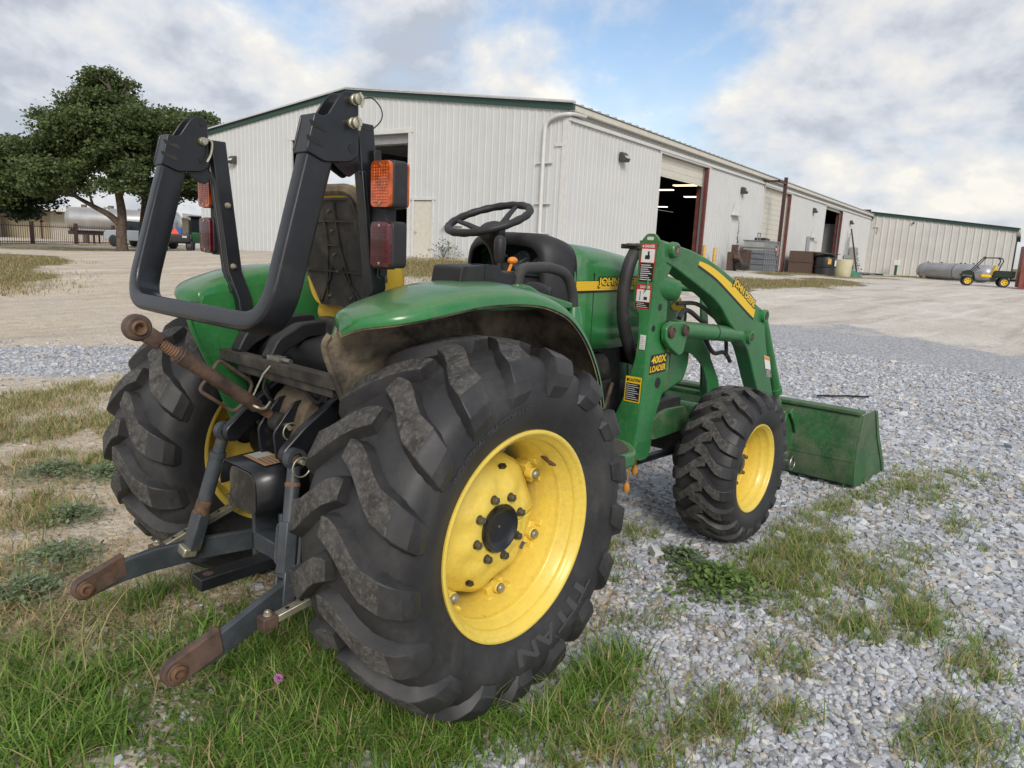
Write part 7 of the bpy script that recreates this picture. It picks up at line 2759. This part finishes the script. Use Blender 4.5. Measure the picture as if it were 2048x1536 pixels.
# ------------------------------------------------------------------ crushed stone
def icosa():
    t = (1 + 5 ** .5) / 2
    v = np.array([(-1, t, 0), (1, t, 0), (-1, -t, 0), (1, -t, 0), (0, -1, t), (0, 1, t), (0, -1, -t), (0, 1, -t), (t, 0, -1), (t, 0, 1), (-t, 0, -1), (-t, 0, 1)], float)
    v /= np.linalg.norm(v[0])
    f = np.array([(0, 11, 5), (0, 5, 1), (0, 1, 7), (0, 7, 10), (0, 10, 11), (1, 5, 9), (5, 11, 4), (11, 10, 2), (10, 7, 6), (7, 1, 8), (3, 9, 4), (3, 4, 2), (3, 2, 6), (3, 6, 8), (3, 8, 9), (4, 9, 5), (2, 4, 11), (6, 2, 10), (8, 6, 7), (9, 8, 1)])
    return v, f


IV, IF = icosa()
rs = np.random.default_rng(5)
SHAPES = []
for q in range(16):
    v = IV * (1 + rs.normal(0, .16, (12, 1)))
    # chop with a few planes to get flat broken faces
    for _ in range(5):
        nn = rs.normal(0, 1, 3)
        nn /= np.linalg.norm(nn)
        dd = v @ nn
        lim = .55 + .2 * rs.random()
        v = v - np.outer(np.maximum(dd - lim, 0), nn)
    SHAPES.append(v * np.array([1.15, .9, .68]) * .5)
SHAPES = np.array(SHAPES)


def stone_pts(n, xr, yr):
    x = rs.uniform(*xr, n)
    y = rs.uniform(*yr, n)
    return x, y


def sample_stones():
    xs, ys, ss, zz = [], [], [], []
    # nested zones: dense near the camera, sparser away from it
    for zi, (n, xr, yr, s0) in enumerate(((58000, (-1.0, 2.6), (-2.6, .6), .0225), (52000, (2.0, 5.6), (-3.0, 1.6), .0245), (44000, (4.5, 10.5), (-4.0, 4.5), .029), (14000, (-2.5, 4.0), (5.4, 8.6), .024))):
        x, y = stone_pts(n, xr, yr)
        d = np.hypot(x - CAMP[0], y - CAMP[1])
        g = w_gravel(x, y)
        keep = (rs.random(n) < .07 + .93 * g) & (d > .7)
        keep &= ~((in_ell(x, y, (0, -.688, .12, .2)) < 1) | (in_ell(x, y, (1.896, -.722, .1, .13)) < 1))
        vx, vy = x - CAMP[0], y - CAMP[1]
        fwd = vx * .756 + vy * .654
        sid = vx * .654 - vy * .756
        keep &= (fwd > .2) & (np.abs(sid) < fwd * .85 + .5)
        xs.append(x[keep])
        ys.append(y[keep])
        ss.append(np.exp(rs.normal(math.log(s0), .36, keep.sum())))
        zz.append(np.full(keep.sum(), zi))
    return np.concatenate(xs), np.concatenate(ys), np.concatenate(ss), np.concatenate(zz)


sx_, sy_, ss_, zn_ = sample_stones()
ns = len(sx_)
sz_ = ground_z(sx_, sy_) + ss_ * rs.uniform(-.05, .22, ns)
dist_ = np.hypot(np.hypot(sx_ - CAMP[0], sy_ - CAMP[1]), 1.4)
app = ss_ / dist_
gcol = np.array((.425, .443, .478)) * np.exp(rs.normal(0, .21, (ns, 1)))
warm = rs.random(ns) < .15
gcol[warm] *= np.array((1.15, 1.0, .82))
gcol = np.clip(gcol, .10, .60)
ang = rs.random((ns, 3)) * np.array([.7, .7, 6.283]) - np.array([.35, .35, 0])
shp = rs.integers(0, 16, ns)
# the stones that show largest are single pieces
vis = (sx_ - CAMP[0]) * .756 + (sy_ - CAMP[1]) * .654 > .55
occl = (sx_ > -.6) & (sx_ < .6) & (sy_ > -.5)
order = np.argsort(-np.where(vis & ~occl, app, 0))[:280]
big_mask = np.zeros(ns, bool)
big_mask[order] = True


def rot_all(a):
    cx, sx2 = np.cos(a[:, 0]), np.sin(a[:, 0])
    cy, sy2 = np.cos(a[:, 1]), np.sin(a[:, 1])
    cz, sz2 = np.cos(a[:, 2]), np.sin(a[:, 2])
    Rm = np.empty((len(a), 3, 3))
    Rm[:, 0, 0] = cz * cy
    Rm[:, 0, 1] = cz * sy2 * sx2 - sz2 * cx
    Rm[:, 0, 2] = cz * sy2 * cx + sz2 * sx2
    Rm[:, 1, 0] = sz2 * cy
    Rm[:, 1, 1] = sz2 * sy2 * sx2 + cz * cx
    Rm[:, 1, 2] = sz2 * sy2 * cx - cz * sx2
    Rm[:, 2, 0] = -sy2
    Rm[:, 2, 1] = cy * sx2
    Rm[:, 2, 2] = cy * cx
    return Rm


CV = np.array([(a, b, c_) for a in (-1, 1) for b in (-1, 1) for c_ in (-1, 1)], float) * .62
CF = np.array([(0, 1, 3), (0, 3, 2), (4, 6, 7), (4, 7, 5), (0, 4, 5), (0, 5, 1), (2, 3, 7), (2, 7, 6), (0, 2, 6), (0, 6, 4), (1, 5, 7), (1, 7, 3)])
SHAPES8 = np.array([(CV * (1 + rs.normal(0, .24, (8, 3))) + rs.normal(0, .10, (8, 3))) * np.array([1.1, .85, .62]) * .62 for _ in range(16)])


def stone_field(name, sel, shapes, faces, label):
    Rm = rot_all(ang[sel])
    V = np.einsum('nij,nkj->nki', Rm, shapes[shp[sel]]) * ss_[sel][:, None, None] + np.stack([sx_[sel], sy_[sel], sz_[sel]], 1)[:, None, :]
    nr, kv = V.shape[0], V.shape[1]
    F_ = (np.arange(nr)[:, None, None] * kv + faces[None]).reshape(-1, 3)
    gv = fast_mesh(name, V.reshape(-1, 3), F_, 'stone', np.repeat(gcol[sel], kv, 0), 'stuff')
    tag(gv, label, 'gravel')


stone_field('gravel', ~big_mask & (zn_ == 0) & (dist_ < 3.6), SHAPES, IF, 'loose crushed grey limestone round the rear wheel and in the near right foreground')
stone_field('gravel', ~big_mask & ~((zn_ == 0) & (dist_ < 3.6)), SHAPES8, CF, 'finer looking grey gravel stretching from the front wheel across the yard')
# sixteen shared meshes for the single stones, four tones
pool = {}
for i in np.where(big_mask)[0]:
    tone = int(np.clip((gcol[i].mean() - .28) / .085, 0, 4))
    key = (int(shp[i]), tone)
    if key not in pool:
        v = SHAPES[key[0]]
        cc_ = np.tile(np.array((.425, .443, .478)) * (.66 + .15 * tone), (12, 1))
        so = fast_mesh('stone', v, IF, 'stone', cc_, parent=ground)
        pool[key] = so
        o = so
    else:
        o = pool[key].copy()
        COL.objects.link(o)
        o.parent = ground
    o.location = (sx_[i], sy_[i], sz_[i])
    o.rotation_euler = tuple(ang[i])
    o.scale = (ss_[i],) * 3
